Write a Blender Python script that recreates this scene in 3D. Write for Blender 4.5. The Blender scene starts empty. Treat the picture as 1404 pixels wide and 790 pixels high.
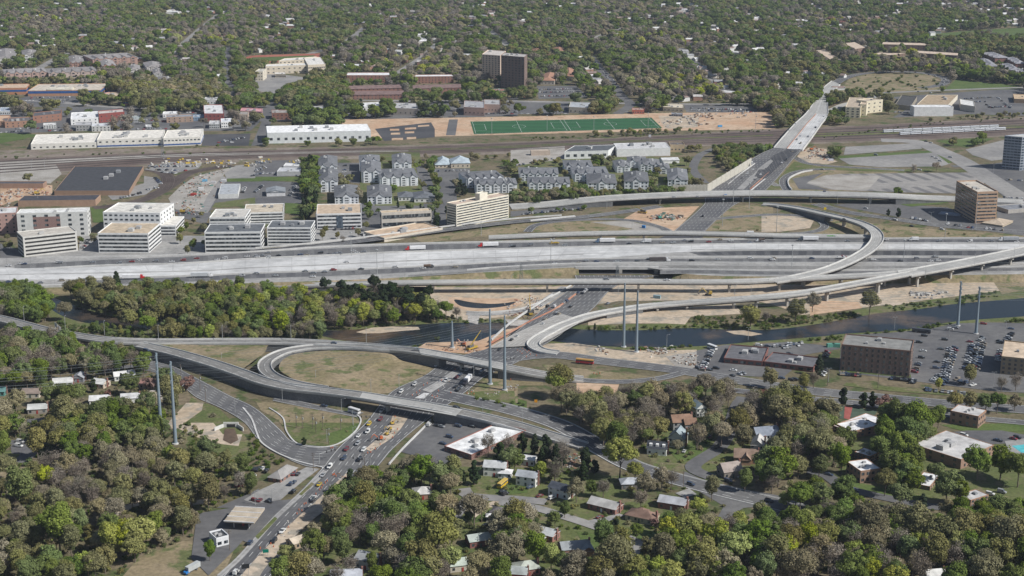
import bpy, bmesh, math, random
import numpy as np
from mathutils import Vector
from mathutils.geometry import tessellate_polygon
R = random.Random(7)
rs = np.random.RandomState(11)
S = bpy.context.scene
COL = S.collection
# ---------------------------------------------------------------- camera, sky, sun, exposure
CAMH, FPX, CX, CY = 312.0, 2050.0, 702.0, 395.0
PITCH = math.atan(560 / 2050)
cam_d = bpy.data.cameras.new('camera'); cam = bpy.data.objects.new('camera', cam_d); COL.objects.link(cam)
cam.location = (0, 0, CAMH); cam.rotation_euler = (math.pi / 2 - PITCH, 0, 0)
cam_d.sensor_width = 36; cam_d.lens = FPX / 1404 * 36; cam_d.clip_start = 5; cam_d.clip_end = 40000
S.camera = cam
SUN_EL, SUN_AZ = math.radians(43), math.radians(-22)      # azimuth measured from +X (right) towards the camera
W = bpy.data.worlds.new('World'); S.world = W; W.use_nodes = True
wn = W.node_tree.nodes; bg = wn['Background']; bg.inputs[1].default_value = 0.068
sky = wn.new('ShaderNodeTexSky'); sky.sky_type = 'NISHITA'; sky.sun_disc = False
sky.sun_elevation = SUN_EL; sky.sun_rotation = math.pi / 2 - SUN_AZ
W.node_tree.links.new(sky.outputs[0], bg.inputs[0])
sd = bpy.data.lights.new('sun', 'SUN'); sd.energy = 4.4; sd.angle = math.radians(0.5); sd.color = (1, .97, .925)
so = bpy.data.objects.new('sun', sd); COL.objects.link(so)
sdir = Vector((math.cos(SUN_EL) * math.cos(SUN_AZ), math.cos(SUN_EL) * math.sin(SUN_AZ), math.sin(SUN_EL)))
so.rotation_euler = sdir.to_track_quat('Z', 'Y').to_euler(); so.location = sdir * 900
vs = S.view_settings; vs.view_transform = 'Standard'; vs.look = 'None'; vs.gamma = 1; vs.exposure = 0.2
S.cycles.use_denoising = True; S.cycles.max_bounces = 5; S.cycles.diffuse_bounces = 3
S.cycles.volume_bounces = 0; S.cycles.transparent_max_bounces = 4
# ---------------------------------------------------------------- geometry of the view -> places on the ground
sp, cp = math.sin(PITCH), math.cos(PITCH)
def G(x, y, z=0.0):
    a = (x - CX) / FPX; b = -(y - CY) / FPX
    dx, dy, dz = a, cp + b * sp, b * cp - sp
    t = (z - CAMH) / dz
    return Vector((dx * t, dy * t, z))
def PX(v):
    X, Y, Z = v[0], v[1], v[2] - CAMH
    d = Y * cp - Z * sp; u = Y * sp + Z * cp
    return (CX + FPX * X / d, CY - FPX * u / d)
def PXn(X, Y, Z):
    Z = Z - CAMH; d = Y * cp - Z * sp
    return CX + FPX * X / d, CY - FPX * (Y * sp + Z * cp) / d
CR = {'1': (0, 0, 3.9), '2': (350, 0, 3.9), '3': (700, 0, 3.9), '4': (1044, 0, 3.9), '5': (0, 190, 3.9), '6': (350, 190, 3.9),
      '7': (700, 190, 3.9), '8': (1044, 190, 3.9), 'A': (0, 380, 3.761), 'B': (350, 380, 3.761), 'C': (700, 380, 3.761),
      'D': (1044, 380, 3.761), 'E': (0, 580, 3.761), 'F': (350, 580, 3.761), 'H': (700, 580, 3.761), 'I': (1044, 580, 3.761),
      '0': (0, 0, 1), 'a': (690, 250, 5.85), 'b': (590, 370, 5.85), 'c': (560, 480, 5.85), 'd': (340, 560, 5.85),
      'e': (860, 550, 5.85), 'f': (1000, 160, 5.85)}
def Q(s):
    """'k x,y x,y j x,y' -> list of [x, y, extra...] in one pixel frame; a lone character switches the survey sheet"""
    out = []; k = CR['0']
    for t in s.split():
        if len(t) == 1: k = CR[t]; continue
        f = t.split(',')
        out.append([k[0] + float(f[0]) / k[2], k[1] + float(f[1]) / k[2]] + f[2:])
    return out
# ---------------------------------------------------------------- materials
MATS = {}
def nodes(name):
    m = bpy.data.materials.new(name); m.use_nodes = True; nt = m.node_tree
    return m, nt, nt.nodes['Principled BSDF']
def N(nt, t, **kw):
    n = nt.nodes.new(t)
    for k, v in kw.items():
        if k.startswith('i'): n.inputs[int(k[1:])].default_value = v
        else: setattr(n, k, v)
    return n
def L(nt, a, b): nt.links.new(a, b)
def mth(nt, op, a, b=None, c=None):
    n = nt.nodes.new('ShaderNodeMath'); n.operation = op
    for i, v in enumerate((a, b, c)):
        if v is None: continue
        if isinstance(v, (int, float)): n.inputs[i].default_value = v
        else: L(nt, v, n.inputs[i])
    return n.outputs[0]
def mixc(nt, f, a, b, bt='MIX'):
    n = nt.nodes.new('ShaderNodeMix'); n.data_type = 'RGBA'; n.blend_type = bt
    for s, v in ((n.inputs[0], f), (n.inputs[6], a), (n.inputs[7], b)):
        if isinstance(v, (int, float)): s.default_value = v
        elif isinstance(v, tuple): s.default_value = v + (1,) * (4 - len(v))
        else: L(nt, v, s)
    return n.outputs[2]
def noise(nt, scale, vec, detail=4, lo=.35, hi=.65, rough=.6):
    n = N(nt, 'ShaderNodeTexNoise'); n.inputs['Scale'].default_value = scale; n.inputs['Detail'].default_value = detail
    n.inputs['Roughness'].default_value = rough; L(nt, vec, n.inputs['Vector'])
    m = N(nt, 'ShaderNodeMapRange'); m.inputs[1].default_value = lo; m.inputs[2].default_value = hi
    L(nt, n.outputs[0], m.inputs[0]); return m.outputs[0]
def mat(name, c1, c2=None, s1=.02, s2=.25, rough=.9, lines=None, stripes=None, objcol=False, amt=.25, metal=0, c3=None):
    """weathered surface: two world-space noises between c1 and c2; lines = lane markings from the road's own metres"""
    if name in MATS: return MATS[name]
    m, nt, b = nodes(name); pos = N(nt, 'ShaderNodeNewGeometry').outputs['Position']
    if objcol: c1v = N(nt, 'ShaderNodeObjectInfo').outputs['Color']
    else: c1v = tuple(c1)
    n1 = noise(nt, s1, pos); n2 = noise(nt, s2, pos, 5, .3, .7)
    if c2 is None or objcol:
        col = mixc(nt, 1.0, c1v, (1, 1, 1), 'MULTIPLY')
    else: col = mixc(nt, n1, c1v, tuple(c2))
    if c3 is not None: col = mixc(nt, noise(nt, s1 * 2.7, pos, 5, .52, .6), col, tuple(c3))
    k = mth(nt, 'MULTIPLY_ADD', n2, 2 * amt, 1 - amt)
    cc = N(nt, 'ShaderNodeCombineColor')
    for i in range(3): L(nt, k, cc.inputs[i])
    col = mixc(nt, 1.0, col, cc.outputs[0], 'MULTIPLY')
    if lines or name == 'concrete_new':
        lines = lines or (5.5, .4, (.42, .42, .41)); uv = N(nt, 'ShaderNodeUVMap', uv_map='left'); uvr = N(nt, 'ShaderNodeUVMap', uv_map='right')
        sl = N(nt, 'ShaderNodeSeparateXYZ'); L(nt, uv.outputs[0], sl.inputs[0])
        sr = N(nt, 'ShaderNodeSeparateXYZ'); L(nt, uvr.outputs[0], sr.inputs[0])
        U, V, UR = sl.outputs[0], sl.outputs[1], sr.outputs[0]
        lw, off, lc = lines
        fr = mth(nt, 'FRACT', mth(nt, 'DIVIDE', mth(nt, 'SUBTRACT', U, off), lw))
        dist = mth(nt, 'ABSOLUTE', mth(nt, 'SUBTRACT', fr, .5))            # .5 on a lane line
        on = mth(nt, 'GREATER_THAN', dist, .5 - .14 / lw)
        dash = mth(nt, 'LESS_THAN', mth(nt, 'FRACT', mth(nt, 'DIVIDE', V, 12)), .42)
        inn = mth(nt, 'MULTIPLY', mth(nt, 'GREATER_THAN', U, off + 1), mth(nt, 'GREATER_THAN', UR, off + 1))
        e1 = mth(nt, 'LESS_THAN', mth(nt, 'ABSOLUTE', mth(nt, 'SUBTRACT', U, off)), .17)
        e2 = mth(nt, 'LESS_THAN', mth(nt, 'ABSOLUTE', mth(nt, 'SUBTRACT', UR, off)), .17)
        f = mth(nt, 'MAXIMUM', mth(nt, 'MULTIPLY', mth(nt, 'MULTIPLY', on, dash), inn), mth(nt, 'MAXIMUM', e1, e2))
        # polished and oil-dark wheel tracks inside each lane
        wt = mth(nt, 'MULTIPLY', mth(nt, 'COSINE', mth(nt, 'MULTIPLY', fr, 4 * math.pi)), .5)
        wk = mth(nt, 'MULTIPLY_ADD', wt, .16, 1.0); c4 = N(nt, 'ShaderNodeCombineColor')
        for i in range(3): L(nt, wk, c4.inputs[i])
        col = mixc(nt, 1.0, col, c4.outputs[0], 'MULTIPLY')
        cv = N(nt, 'ShaderNodeCombineXYZ'); L(nt, mth(nt, 'MULTIPLY', U, .55), cv.inputs[0]); L(nt, mth(nt, 'MULTIPLY', V, .012), cv.inputs[1])
        c5 = N(nt, 'ShaderNodeCombineColor'); sk = mth(nt, 'MULTIPLY_ADD', noise(nt, 1.0, cv.outputs[0], 4, .3, .7), .34, .83)      # long tyre and oil streaks
        jt = mth(nt, 'GREATER_THAN', mth(nt, 'FRACT', mth(nt, 'DIVIDE', V, 19.0)), .955); sk = mth(nt, 'MULTIPLY', sk, mth(nt, 'MULTIPLY_ADD', jt, -.12, 1))
        for i in range(3): L(nt, sk, c5.inputs[i])
        col = mixc(nt, 1.0, col, c5.outputs[0], 'MULTIPLY')
        col = mixc(nt, mth(nt, 'MULTIPLY', f, .6), col, lc)
    if stripes:            # period, duty, colour, uses world position rotated
        per, duty, sc, ang, along = stripes
        sx = N(nt, 'ShaderNodeSeparateXYZ'); L(nt, pos, sx.inputs[0])
        t = mth(nt, 'ADD', mth(nt, 'MULTIPLY', sx.outputs[0], math.cos(ang)), mth(nt, 'MULTIPLY', sx.outputs[1], math.sin(ang)))
        f = mth(nt, 'LESS_THAN', mth(nt, 'FRACT', mth(nt, 'DIVIDE', t, per)), duty)
        if along:
            t2 = mth(nt, 'ADD', mth(nt, 'MULTIPLY', sx.outputs[0], -math.sin(ang)), mth(nt, 'MULTIPLY', sx.outputs[1], math.cos(ang)))
            f = mth(nt, 'MULTIPLY', f, mth(nt, 'LESS_THAN', mth(nt, 'FRACT', mth(nt, 'DIVIDE', t2, along[0])), along[1]))
        col = mixc(nt, mth(nt, 'MULTIPLY', f, .7), col, sc)
    L(nt, col, b.inputs['Base Color']); b.inputs['Roughness'].default_value = rough; b.inputs['Metallic'].default_value = metal
    b.inputs['Specular IOR Level'].default_value = .25
    MATS[name] = m; return m
WHT = (.75, .75, .72); YEL = (.6, .42, .08)
ASP = mat('asphalt', (.10, .10, .105), (.15, .148, .145), amt=.16)
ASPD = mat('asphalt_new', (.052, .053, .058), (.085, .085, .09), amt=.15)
ROADM = mat('road_asphalt', (.095, .096, .102), (.145, .144, .142), lines=(3.7, .7, WHT), amt=.14)
ROADD = mat('road_asphalt_new', (.05, .051, .056), (.08, .08, .085), lines=(3.7, .7, WHT), amt=.14)
ROADG = mat('road_asphalt_grey', (.16, .157, .15), (.22, .215, .205), lines=(3.7, .7, WHT), amt=.14)
CONC = mat('concrete_new', (.40, .40, .395), (.56, .56, .55), s1=.015, s2=.12, amt=.13)
CONCD = mat('concrete_deck', (.285, .283, .27), (.385, .38, .36), s1=.02, s2=.2, lines=(3.7, .7, WHT), amt=.10)
CONCS = mat('concrete_stained', (.235, .232, .225), (.36, .352, .335), s1=.03, s2=.3, amt=.2, lines=(3.7, .7, (.4, .4, .4)))
CONCW = mat('concrete_light', (.45, .445, .43), (.57, .565, .545), s1=.05, s2=.5, amt=.12)
WALLM = mat('retaining_wall', (.12, .125, .13), (.18, .18, .18), s1=.1, s2=1.2, amt=.25)  # blue-grey wall tone, darkened further to hold the wall's shade in its colour
PIERM = mat('pier_concrete', (.36, .34, .31), (.46, .44, .40), s1=.1, s2=1., amt=.15)
DIRT = mat('dirt', (.40, .32, .23), (.48, .40, .31), s1=.03, s2=.3, amt=.22, c3=(.30, .27, .22))
DIRTO = mat('dirt_orange', (.45, .29, .185), (.50, .38, .27), s1=.02, s2=.2, amt=.2, c3=(.38, .26, .17))
GRAV = mat('gravel', (.26, .24, .21), (.38, .36, .33), s1=.05, s2=.8, amt=.25)
GRASS = mat('grass', (.085, .11, .035), (.13, .14, .055), s1=.03, s2=.5, amt=.3, c3=(.16, .14, .08))
LAWN = mat('lawn', (.065, .105, .025), (.10, .135, .04), s1=.04, s2=.6, amt=.25)
MEAD = mat('meadow', (.185, .155, .085), (.27, .215, .14), s1=.03, s2=.4, amt=.28, c3=(.11, .125, .05))
GROUND = mat('ground_soil', (.105, .095, .05), (.18, .145, .095), s1=.02, s2=.3, amt=.35, c3=(.07, .09, .032))
RAILC = mat('rail_curve', (.06, .045, .04), (.10, .08, .07), s1=.03, s2=.4, amt=.2, lines=(4.2, 1.2, (.2, .17, .15)))
RAIL = mat('rail_ballast', (.115, .085, .072), (.17, .135, .115), s1=.02, s2=.3, amt=.2, lines=(4.6, 1.5, (.07, .05, .045)))
LOTST = mat('old_lot_striped', (.23, .22, .21), (.30, .285, .265), s1=.02, s2=.2, amt=.16, stripes=(17.5, .42, (.11, .11, .115), .275, (140., .8)))
OLDLOT = mat('old_lot', (.20, .195, .19), (.29, .28, .265), s1=.02, s2=.2, amt=.16)
LOTS = mat('lot_asphalt', (.10, .10, .105), (.15, .148, .145), amt=.15, s1=.03)
RIPR = mat('riprap', (.33, .31, .29), (.46, .44, .41), s1=.2, s2=2., amt=.35)
POOLM = mat('pool_water', (.10, .45, .48), rough=.1)
COURT = mat('court', (.28, .08, .07), (.32, .10, .08))
TURF = None
OC = mat('painted_wall', (1, 1, 1), objcol=True, s1=.05, s2=.35, amt=.12)
ROOFM = mat('roofing', (1, 1, 1), objcol=True, s1=.08, s2=.22, amt=.28)
ROUGHC = mat('weathered', (1, 1, 1), objcol=True, s1=.3, s2=2, amt=.25)
def glassy(name, c, rough=.15):
    m, nt, b = nodes(name); b.inputs['Base Color'].default_value = c + (1,); b.inputs['Roughness'].default_value = rough
    b.inputs['Specular IOR Level'].default_value = .6; MATS[name] = m; return m
def panes(name, a, b_, cell):
    m, nt, b = nodes(name); g = N(nt, 'ShaderNodeNewGeometry'); sx = N(nt, 'ShaderNodeSeparateXYZ'); L(nt, g.outputs['Position'], sx.inputs[0])
    t = mth(nt, 'FLOOR', mth(nt, 'DIVIDE', mth(nt, 'ADD', sx.outputs[0], sx.outputs[1]), cell)); w = N(nt, 'ShaderNodeTexWhiteNoise'); cv = N(nt, 'ShaderNodeCombineXYZ')
    L(nt, t, cv.inputs[0]); L(nt, mth(nt, 'FLOOR', mth(nt, 'DIVIDE', sx.outputs[2], 3.3)), cv.inputs[1]); L(nt, cv.outputs[0], w.inputs[0])
    L(nt, mixc(nt, mth(nt, 'POWER', w.outputs[0], 2.5), a, b_), b.inputs['Base Color']); b.inputs['Roughness'].default_value = .12; b.inputs['Specular IOR Level'].default_value = .7; MATS[name] = m; return m
GLASS = panes('window_glass', (.022, .028, .035), (.17, .19, .20), 1.7); GLASSB = panes('blue_glass', (.035, .055, .08), (.12, .16, .20), 3.1)
RUB = glassy('rubber_and_shade', (.02, .02, .02), .8); STEEL = glassy('galvanised_steel', (.20, .25, .29), .5)  # the rubber black also paints the shade in garage and culvert openings
CABLE = glassy('cable_steel', (.20, .22, .23), .5); LAMPM = glassy('lamp_metal', (.35, .36, .36), .5)
def paint():
    m, nt, b = nodes('car_paint'); L(nt, N(nt, 'ShaderNodeObjectInfo').outputs['Color'], b.inputs['Base Color'])
    b.inputs['Roughness'].default_value = .35; b.inputs['Coat Weight'].default_value = .4; return m
PAINT = paint()
def paintmix():
    m, nt, b = nodes('car_paint_mix'); r = N(nt, 'ShaderNodeValToRGB'); r.color_ramp.interpolation = 'CONSTANT'
    L(nt, N(nt, 'ShaderNodeObjectInfo').outputs['Random'], r.inputs[0])
    cs = [(0, (.55, .55, .55)), (.28, (.02, .02, .025)), (.45, (.2, .21, .23)), (.62, (.05, .07, .13)), (.74, (.33, .34, .35)), (.88, (.25, .03, .03)), (.95, (.3, .26, .2))]
    for i, (p, c) in enumerate(cs):
        e = r.color_ramp.elements[i] if i < 2 else r.color_ramp.elements.new(p)
        e.position = p; e.color = c + (1,)
    L(nt, r.outputs[0], b.inputs['Base Color']); b.inputs['Roughness'].default_value = .35; return m
PAINTMIX = paintmix()
def brickm():
    m, nt, b = nodes('brickwork'); t = N(nt, 'ShaderNodeTexBrick'); t.inputs['Scale'].default_value = 4
    tc = N(nt, 'ShaderNodeNewGeometry'); oi = N(nt, 'ShaderNodeObjectInfo')
    sx = N(nt, 'ShaderNodeSeparateXYZ'); L(nt, tc.outputs['Position'], sx.inputs[0]); cb = N(nt, 'ShaderNodeCombineXYZ')
    L(nt, mth(nt, 'ADD', sx.outputs[0], sx.outputs[1]), cb.inputs[0]); L(nt, sx.outputs[2], cb.inputs[1]); L(nt, cb.outputs[0], t.inputs['Vector'])
    d = mixc(nt, 1.0, oi.outputs['Color'], (.7, .7, .7), 'MULTIPLY'); L(nt, oi.outputs['Color'], t.inputs['Color1']); L(nt, d, t.inputs['Color2'])
    t.inputs['Mortar'].default_value = (.3, .27, .25, 1); L(nt, t.outputs[0], b.inputs['Base Color']); b.inputs['Roughness'].default_value = .9
    return m
BRICK = brickm()
def waterm():
    m, nt, b = nodes('river_water'); pos = N(nt, 'ShaderNodeNewGeometry').outputs['Position']
    f = noise(nt, .012, pos, 5, .53, .72); col = mixc(nt, f, (.014, .020, .026), (.15, .10, .06))
    L(nt, col, b.inputs['Base Color']); b.inputs['Roughness'].default_value = .22; b.inputs['Specular IOR Level'].default_value = .16
    bm_ = N(nt, 'ShaderNodeBump'); bm_.inputs['Strength'].default_value = .25; bm_.inputs['Distance'].default_value = .2
    L(nt, noise(nt, .9, pos, 4, 0, 1), bm_.inputs['Height']); L(nt, bm_.outputs[0], b.inputs['Normal']); return m
WATER = waterm()
def leafm(name, c, hue=.035, val=.33):
    m, nt, b = nodes(name); g = N(nt, 'ShaderNodeNewGeometry'); oi = N(nt, 'ShaderNodeObjectInfo')
    h = N(nt, 'ShaderNodeHueSaturation'); h.inputs['Color'].default_value = c + (1,)
    L(nt, mth(nt, 'MULTIPLY_ADD', oi.outputs['Random'], hue, .488 - hue / 2), h.inputs['Hue'])
    rr = mth(nt, 'FRACT', mth(nt, 'MULTIPLY', oi.outputs['Random'], 17.31))
    v = mth(nt, 'MULTIPLY', mth(nt, 'MULTIPLY_ADD', rr, .5, .75), mth(nt, 'MULTIPLY_ADD', g.outputs['Random Per Island'], val * 2, 1 - val))
    L(nt, v, h.inputs['Value']); L(nt, mth(nt, 'MULTIPLY_ADD', mth(nt, 'FRACT', mth(nt, 'MULTIPLY', oi.outputs['Random'], 7.77)), .4, .75), h.inputs['Saturation'])
    d = N(nt, 'ShaderNodeBsdfDiffuse'); t = N(nt, 'ShaderNodeBsdfTranslucent'); mx = N(nt, 'ShaderNodeMixShader'); mx.inputs[0].default_value = .28
    L(nt, h.outputs[0], d.inputs[0]); L(nt, h.outputs[0], t.inputs[0]); L(nt, d.outputs[0], mx.inputs[1]); L(nt, t.outputs[0], mx.inputs[2])
    L(nt, mx.outputs[0], nt.nodes['Material Output'].inputs[0]); return m
LEAF = {'g': leafm('leaf_green', (.15, .21, .055)), 'o': leafm('leaf_olive', (.235, .235, .095)), 'y': leafm('leaf_yellow_green', (.30, .35, .07)),
        'b': leafm('twig_brown', (.28, .25, .195), .02), 'e': leafm('needle_dark', (.042, .065, .030)), 'p': leafm('bud_pink', (.29, .175, .14), .03),
        'u': leafm('leaf_undergrowth', (.105, .155, .040)), 'n': leafm('leaf_tan', (.295, .27, .16), .03)}
BARK = mat('bark', (.13, .10, .08), (.20, .17, .14), s1=.5, s2=3, amt=.3)
# ---------------------------------------------------------------- object helpers
def tag(o, label=None, cat=None, group=None, kind=None):
    if label: o['label'] = label
    if cat: o['category'] = cat
    if group: o['group'] = group
    if kind: o['kind'] = kind
    return o
def empty(name, loc=(0, 0, 0), rz=0.0):
    o = bpy.data.objects.new(name, None); COL.objects.link(o); o.location = loc; o.rotation_euler = (0, 0, rz); o.empty_display_size = .5
    return o
class MB:
    """collects faces; build() links them as one mesh object"""
    def __init__(s): s.v = []; s.f = []; s.m = []
    def quad(s, a, b, c, d, m=0):
        n = len(s.v); s.v += [tuple(a), tuple(b), tuple(c), tuple(d)]; s.f.append((n, n + 1, n + 2, n + 3)); s.m.append(m)
    def tri(s, a, b, c, m=0):
        n = len(s.v); s.v += [tuple(a), tuple(b), tuple(c)]; s.f.append((n, n + 1, n + 2)); s.m.append(m)
    def prism(s, base, z0, z1, m=0, mt=None, bottom=False):
        k = len(base); n = len(s.v)
        s.v += [(p[0], p[1], z0) for p in base] + [(p[0], p[1], z1) for p in base]
        for i in range(k):
            j = (i + 1) % k; s.f.append((n + i, n + j, n + k + j, n + k + i)); s.m.append(m)
        s.f.append(tuple(n + k + i for i in range(k))); s.m.append(m if mt is None else mt)
        if bottom: s.f.append(tuple(n + i for i in reversed(range(k)))); s.m.append(m)
    def box(s, c, d, m=0, rz=0.0):
        cx, cy, cz = c; x, y, z = d[0] / 2, d[1] / 2, d[2] / 2; cs, sn = math.cos(rz), math.sin(rz)
        s.prism([(cx + a * cs - b * sn, cy + a * sn + b * cs) for a, b in ((-x, -y), (x, -y), (x, y), (-x, y))], cz - z, cz + z, m, bottom=True)
    def tube(s, a, b, r0, r1, k=6, m=0):
        a = Vector(a); b = Vector(b); d = (b - a).normalized(); u = d.orthogonal().normalized(); w = d.cross(u); n = len(s.v)
        for p, r in ((a, r0), (b, r1)):
            for i in range(k):
                t = 2 * math.pi * i / k; q = p + (u * math.cos(t) + w * math.sin(t)) * r; s.v.append(tuple(q))
        for i in range(k):
            j = (i + 1) % k; s.f.append((n + i, n + j, n + k + j, n + k + i)); s.m.append(m)
        s.f.append(tuple(n + k + i for i in range(k))); s.m.append(m)
    def mesh(s, name, mats):
        me = bpy.data.meshes.new(name); me.from_pydata(s.v, [], s.f)
        for m in (mats if isinstance(mats, (list, tuple)) else [mats]): me.materials.append(m)
        if any(s.m): me.polygons.foreach_set('material_index', s.m)
        me.update(); return me
    def build(s, name, mats, parent=None, color=None):
        return link(name, s.mesh(name, mats), parent, color)
def link(name, me, parent=None, color=None, loc=None, rz=None):
    o = bpy.data.objects.new(name, me); COL.objects.link(o); o.parent = parent
    if color is not None: o.color = tuple(color) + (1,)
    if loc is not None: o.location = loc
    if rz is not None: o.rotation_euler = (0, 0, rz)
    return o
def children(o): return CH.get(o.name, [])
CH = {}
# ---------------------------------------------------------------- occupancy: where no tree may root, and what trees must not hide
GX0, GY0, GC, GNX, GNY = -1750.0, 500.0, 2.5, 1400, 1640
occ = np.zeros((GNY, GNX), bool)
def inpoly(px, py, poly):
    r = np.zeros(px.shape, bool); n = len(poly); j = n - 1
    for i in range(n):
        xi, yi = poly[i][0], poly[i][1]; xj, yj = poly[j][0], poly[j][1]
        if yi != yj:
            r ^= ((yi > py) != (yj > py)) & (px < (xj - xi) * (py - yi) / (yj - yi) + xi)
        j = i
    return r
def occupy(poly, val=True):
    xs = [p[0] for p in poly]; ys = [p[1] for p in poly]
    i0 = max(0, int((min(xs) - GX0) / GC)); i1 = min(GNX, int((max(xs) - GX0) / GC) + 2)
    j0 = max(0, int((min(ys) - GY0) / GC)); j1 = min(GNY, int((max(ys) - GY0) / GC) + 2)
    if i1 <= i0 or j1 <= j0: return
    X, Y = np.meshgrid(GX0 + (np.arange(i0, i1) + .5) * GC, GY0 + (np.arange(j0, j1) + .5) * GC)
    occ[j0:j1, i0:i1] |= inpoly(X, Y, poly)
def free(X, Y):
    i = np.clip(((X - GX0) / GC).astype(int), 0, GNX - 1); j = np.clip(((Y - GY0) / GC).astype(int), 0, GNY - 1)
    return ~occ[j, i]
protect = []
def guard(pts3):
    p = sorted((round(PX(v)[0], 2), round(PX(v)[1], 2)) for v in pts3)
    def half(pp):
        h = []
        for q in pp:
            while len(h) > 1 and (h[-1][0] - h[-2][0]) * (q[1] - h[-2][1]) - (h[-1][1] - h[-2][1]) * (q[0] - h[-2][0]) <= 0: h.pop()
            h.append(q)
        return h
    protect.append(half(p)[:-1] + half(p[::-1])[:-1])
# ---------------------------------------------------------------- flat ground pieces
LAYN = {}
def lift(layer):
    """sheets that share a level still lie a little above one another"""
    k = LAYN[layer] = LAYN.get(layer, -1) + 1
    return .05 * layer + (k % 32) * .0015
def lot(name, s, m, layer=1, z=None, smooth=False, occ_=True, grd=False):
    pts = [G(p[0], p[1], z or 0) for p in Q(s)]
    if smooth: pts = spline(pts, 6, True)
    zz = (z or 0) + lift(layer)
    tris = tessellate_polygon([[Vector((p.x, p.y, 0)) for p in pts]])
    me = bpy.data.meshes.new(name); 
    fs = []
    for t in tris:
        a, b, c = (pts[i] for i in t)
        fs.append(tuple(t) if (b - a).cross(c - a).z > 0 else tuple(reversed(t)))
    me.from_pydata([(p.x, p.y, zz) for p in pts], [], fs); me.materials.append(m)
    o = link(name, me); o['kind'] = 'structure'
    if occ_: occupy(pts)
    if grd: protect.append([(p[0], p[1]) for p in (PX(v) for v in pts)])
    return o
def spline(pts, k=6, closed=False):
    out = []; n = len(pts)
    for i in range(n if closed else n - 1):
        if closed: p0, p1, p2, p3 = pts[i - 1], pts[i], pts[(i + 1) % n], pts[(i + 2) % n]
        else: p0, p1, p2, p3 = pts[max(i - 1, 0)], pts[i], pts[i + 1], pts[min(i + 2, n - 1)]
        for j in range(k):
            t = j / k
            out.append(.5 * ((2 * p1) + (p2 - p0) * t + (2 * p0 - 5 * p1 + 4 * p2 - p3) * t * t + (3 * p1 - p0 - 3 * p2 + p3) * t ** 3))
    if not closed: out.append(pts[-1].copy())
    return out
def strip_mesh(name, Ls, Rs, m, dz=0):
    me = bpy.data.meshes.new(name); n = len(Ls)
    me.from_pydata([(p.x, p.y, p.z + dz) for p in Ls] + [(p.x, p.y, p.z + dz) for p in Rs], [], [(i, n + i, n + i + 1, i + 1) for i in range(n - 1)])
    a = me.uv_layers.new(name='left'); b = me.uv_layers.new(name='right'); v = [0]; w = []
    for i in range(n):
        w.append((Ls[i] - Rs[i]).length)
        if i: v.append(v[-1] + ((Ls[i] + Rs[i]) / 2 - (Ls[i - 1] + Rs[i - 1]) / 2).length)
    k = 0
    for f in me.polygons:
        for li in f.loop_indices:
            vi = me.loops[li].vertex_index; i = vi % n; left = vi < n
            a.data[li].uv = (0 if left else w[i], v[i]); b.data[li].uv = (w[i] if left else 0, v[i])
    me.materials.append(m); me.update()
    if n and me.polygons[0].normal.z < 0: me.flip_normals()
    return me
def band(name, Ls, Rs, m, layer=2, z=0.0, zs=None, k=5, grd=True, kind='structure', occ_=True, rep=True):
    """a road surface between its two surveyed edges"""
    l = Q(Ls); r = Q(Rs)
    if len(l) != len(r):     # resample both by arc length
        n = 2 * max(len(l), len(r))
        def rsm(p):
            p = np.array([[q[0], q[1]] for q in p]); d = np.r_[0, np.cumsum(np.hypot(*np.diff(p, axis=0).T))]
            t = np.linspace(0, d[-1], n); return np.c_[np.interp(t, d, p[:, 0]), np.interp(t, d, p[:, 1])].tolist()
        l, r = rsm(l), rsm(r)
    n = len(l)
    zz = [z] * n if zs is None else np.interp(np.linspace(0, 1, n), np.linspace(0, 1, len(zs)), zs).tolist()
    Lw = spline([G(l[i][0], l[i][1], zz[i]) for i in range(n)], k); Rw = spline([G(r[i][0], r[i][1], zz[i]) for i in range(n)], k)
    o = link(name, strip_mesh(name, Lw, Rw, m, lift(layer))); o['kind'] = kind
    for i in range(len(Lw) - 1):
        q = [Lw[i], Lw[i + 1], Rw[i + 1], Rw[i]]
        if occ_: occupy(q)
    if grd: protect.append([PX(p) for p in Lw] + [PX(p) for p in reversed(Rw)])
    return o, Lw, Rw
def offset(c, d):
    out = []
    for i in range(len(c)):
        t = (c[min(i + 1, len(c) - 1)] - c[max(i - 1, 0)]); t.z = 0; t.normalize()
        out.append(c[i] + Vector((-t.y, t.x, 0)) * d)
    return out
def centre(s, k=6):
    q = Q(s); return spline([G(p[0], p[1], float(p[2]) if len(p) > 2 else 0) for p in q], k)
def road(name, s, w, m, layer=3, grd=True, k=6, kerb=None):
    c = centre(s, k); a, b = offset(c, w / 2), offset(c, -w / 2)
    o = link(name, strip_mesh(name, a, b, m, lift(layer))); o['kind'] = 'structure'
    for i in range(len(c) - 1): occupy([a[i], a[i + 1], b[i + 1], b[i]])
    if grd: protect.append([PX(p) for p in a] + [PX(p) for p in reversed(b)])
    if kerb:
        for e, sgn in ((a, 1), (b, -1)):
            kb = ribwall(offset(e, -.15 * sgn), .3, 0, .16 + .05 * layer).build('kerb', CONCW, o)
    return o, c
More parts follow.
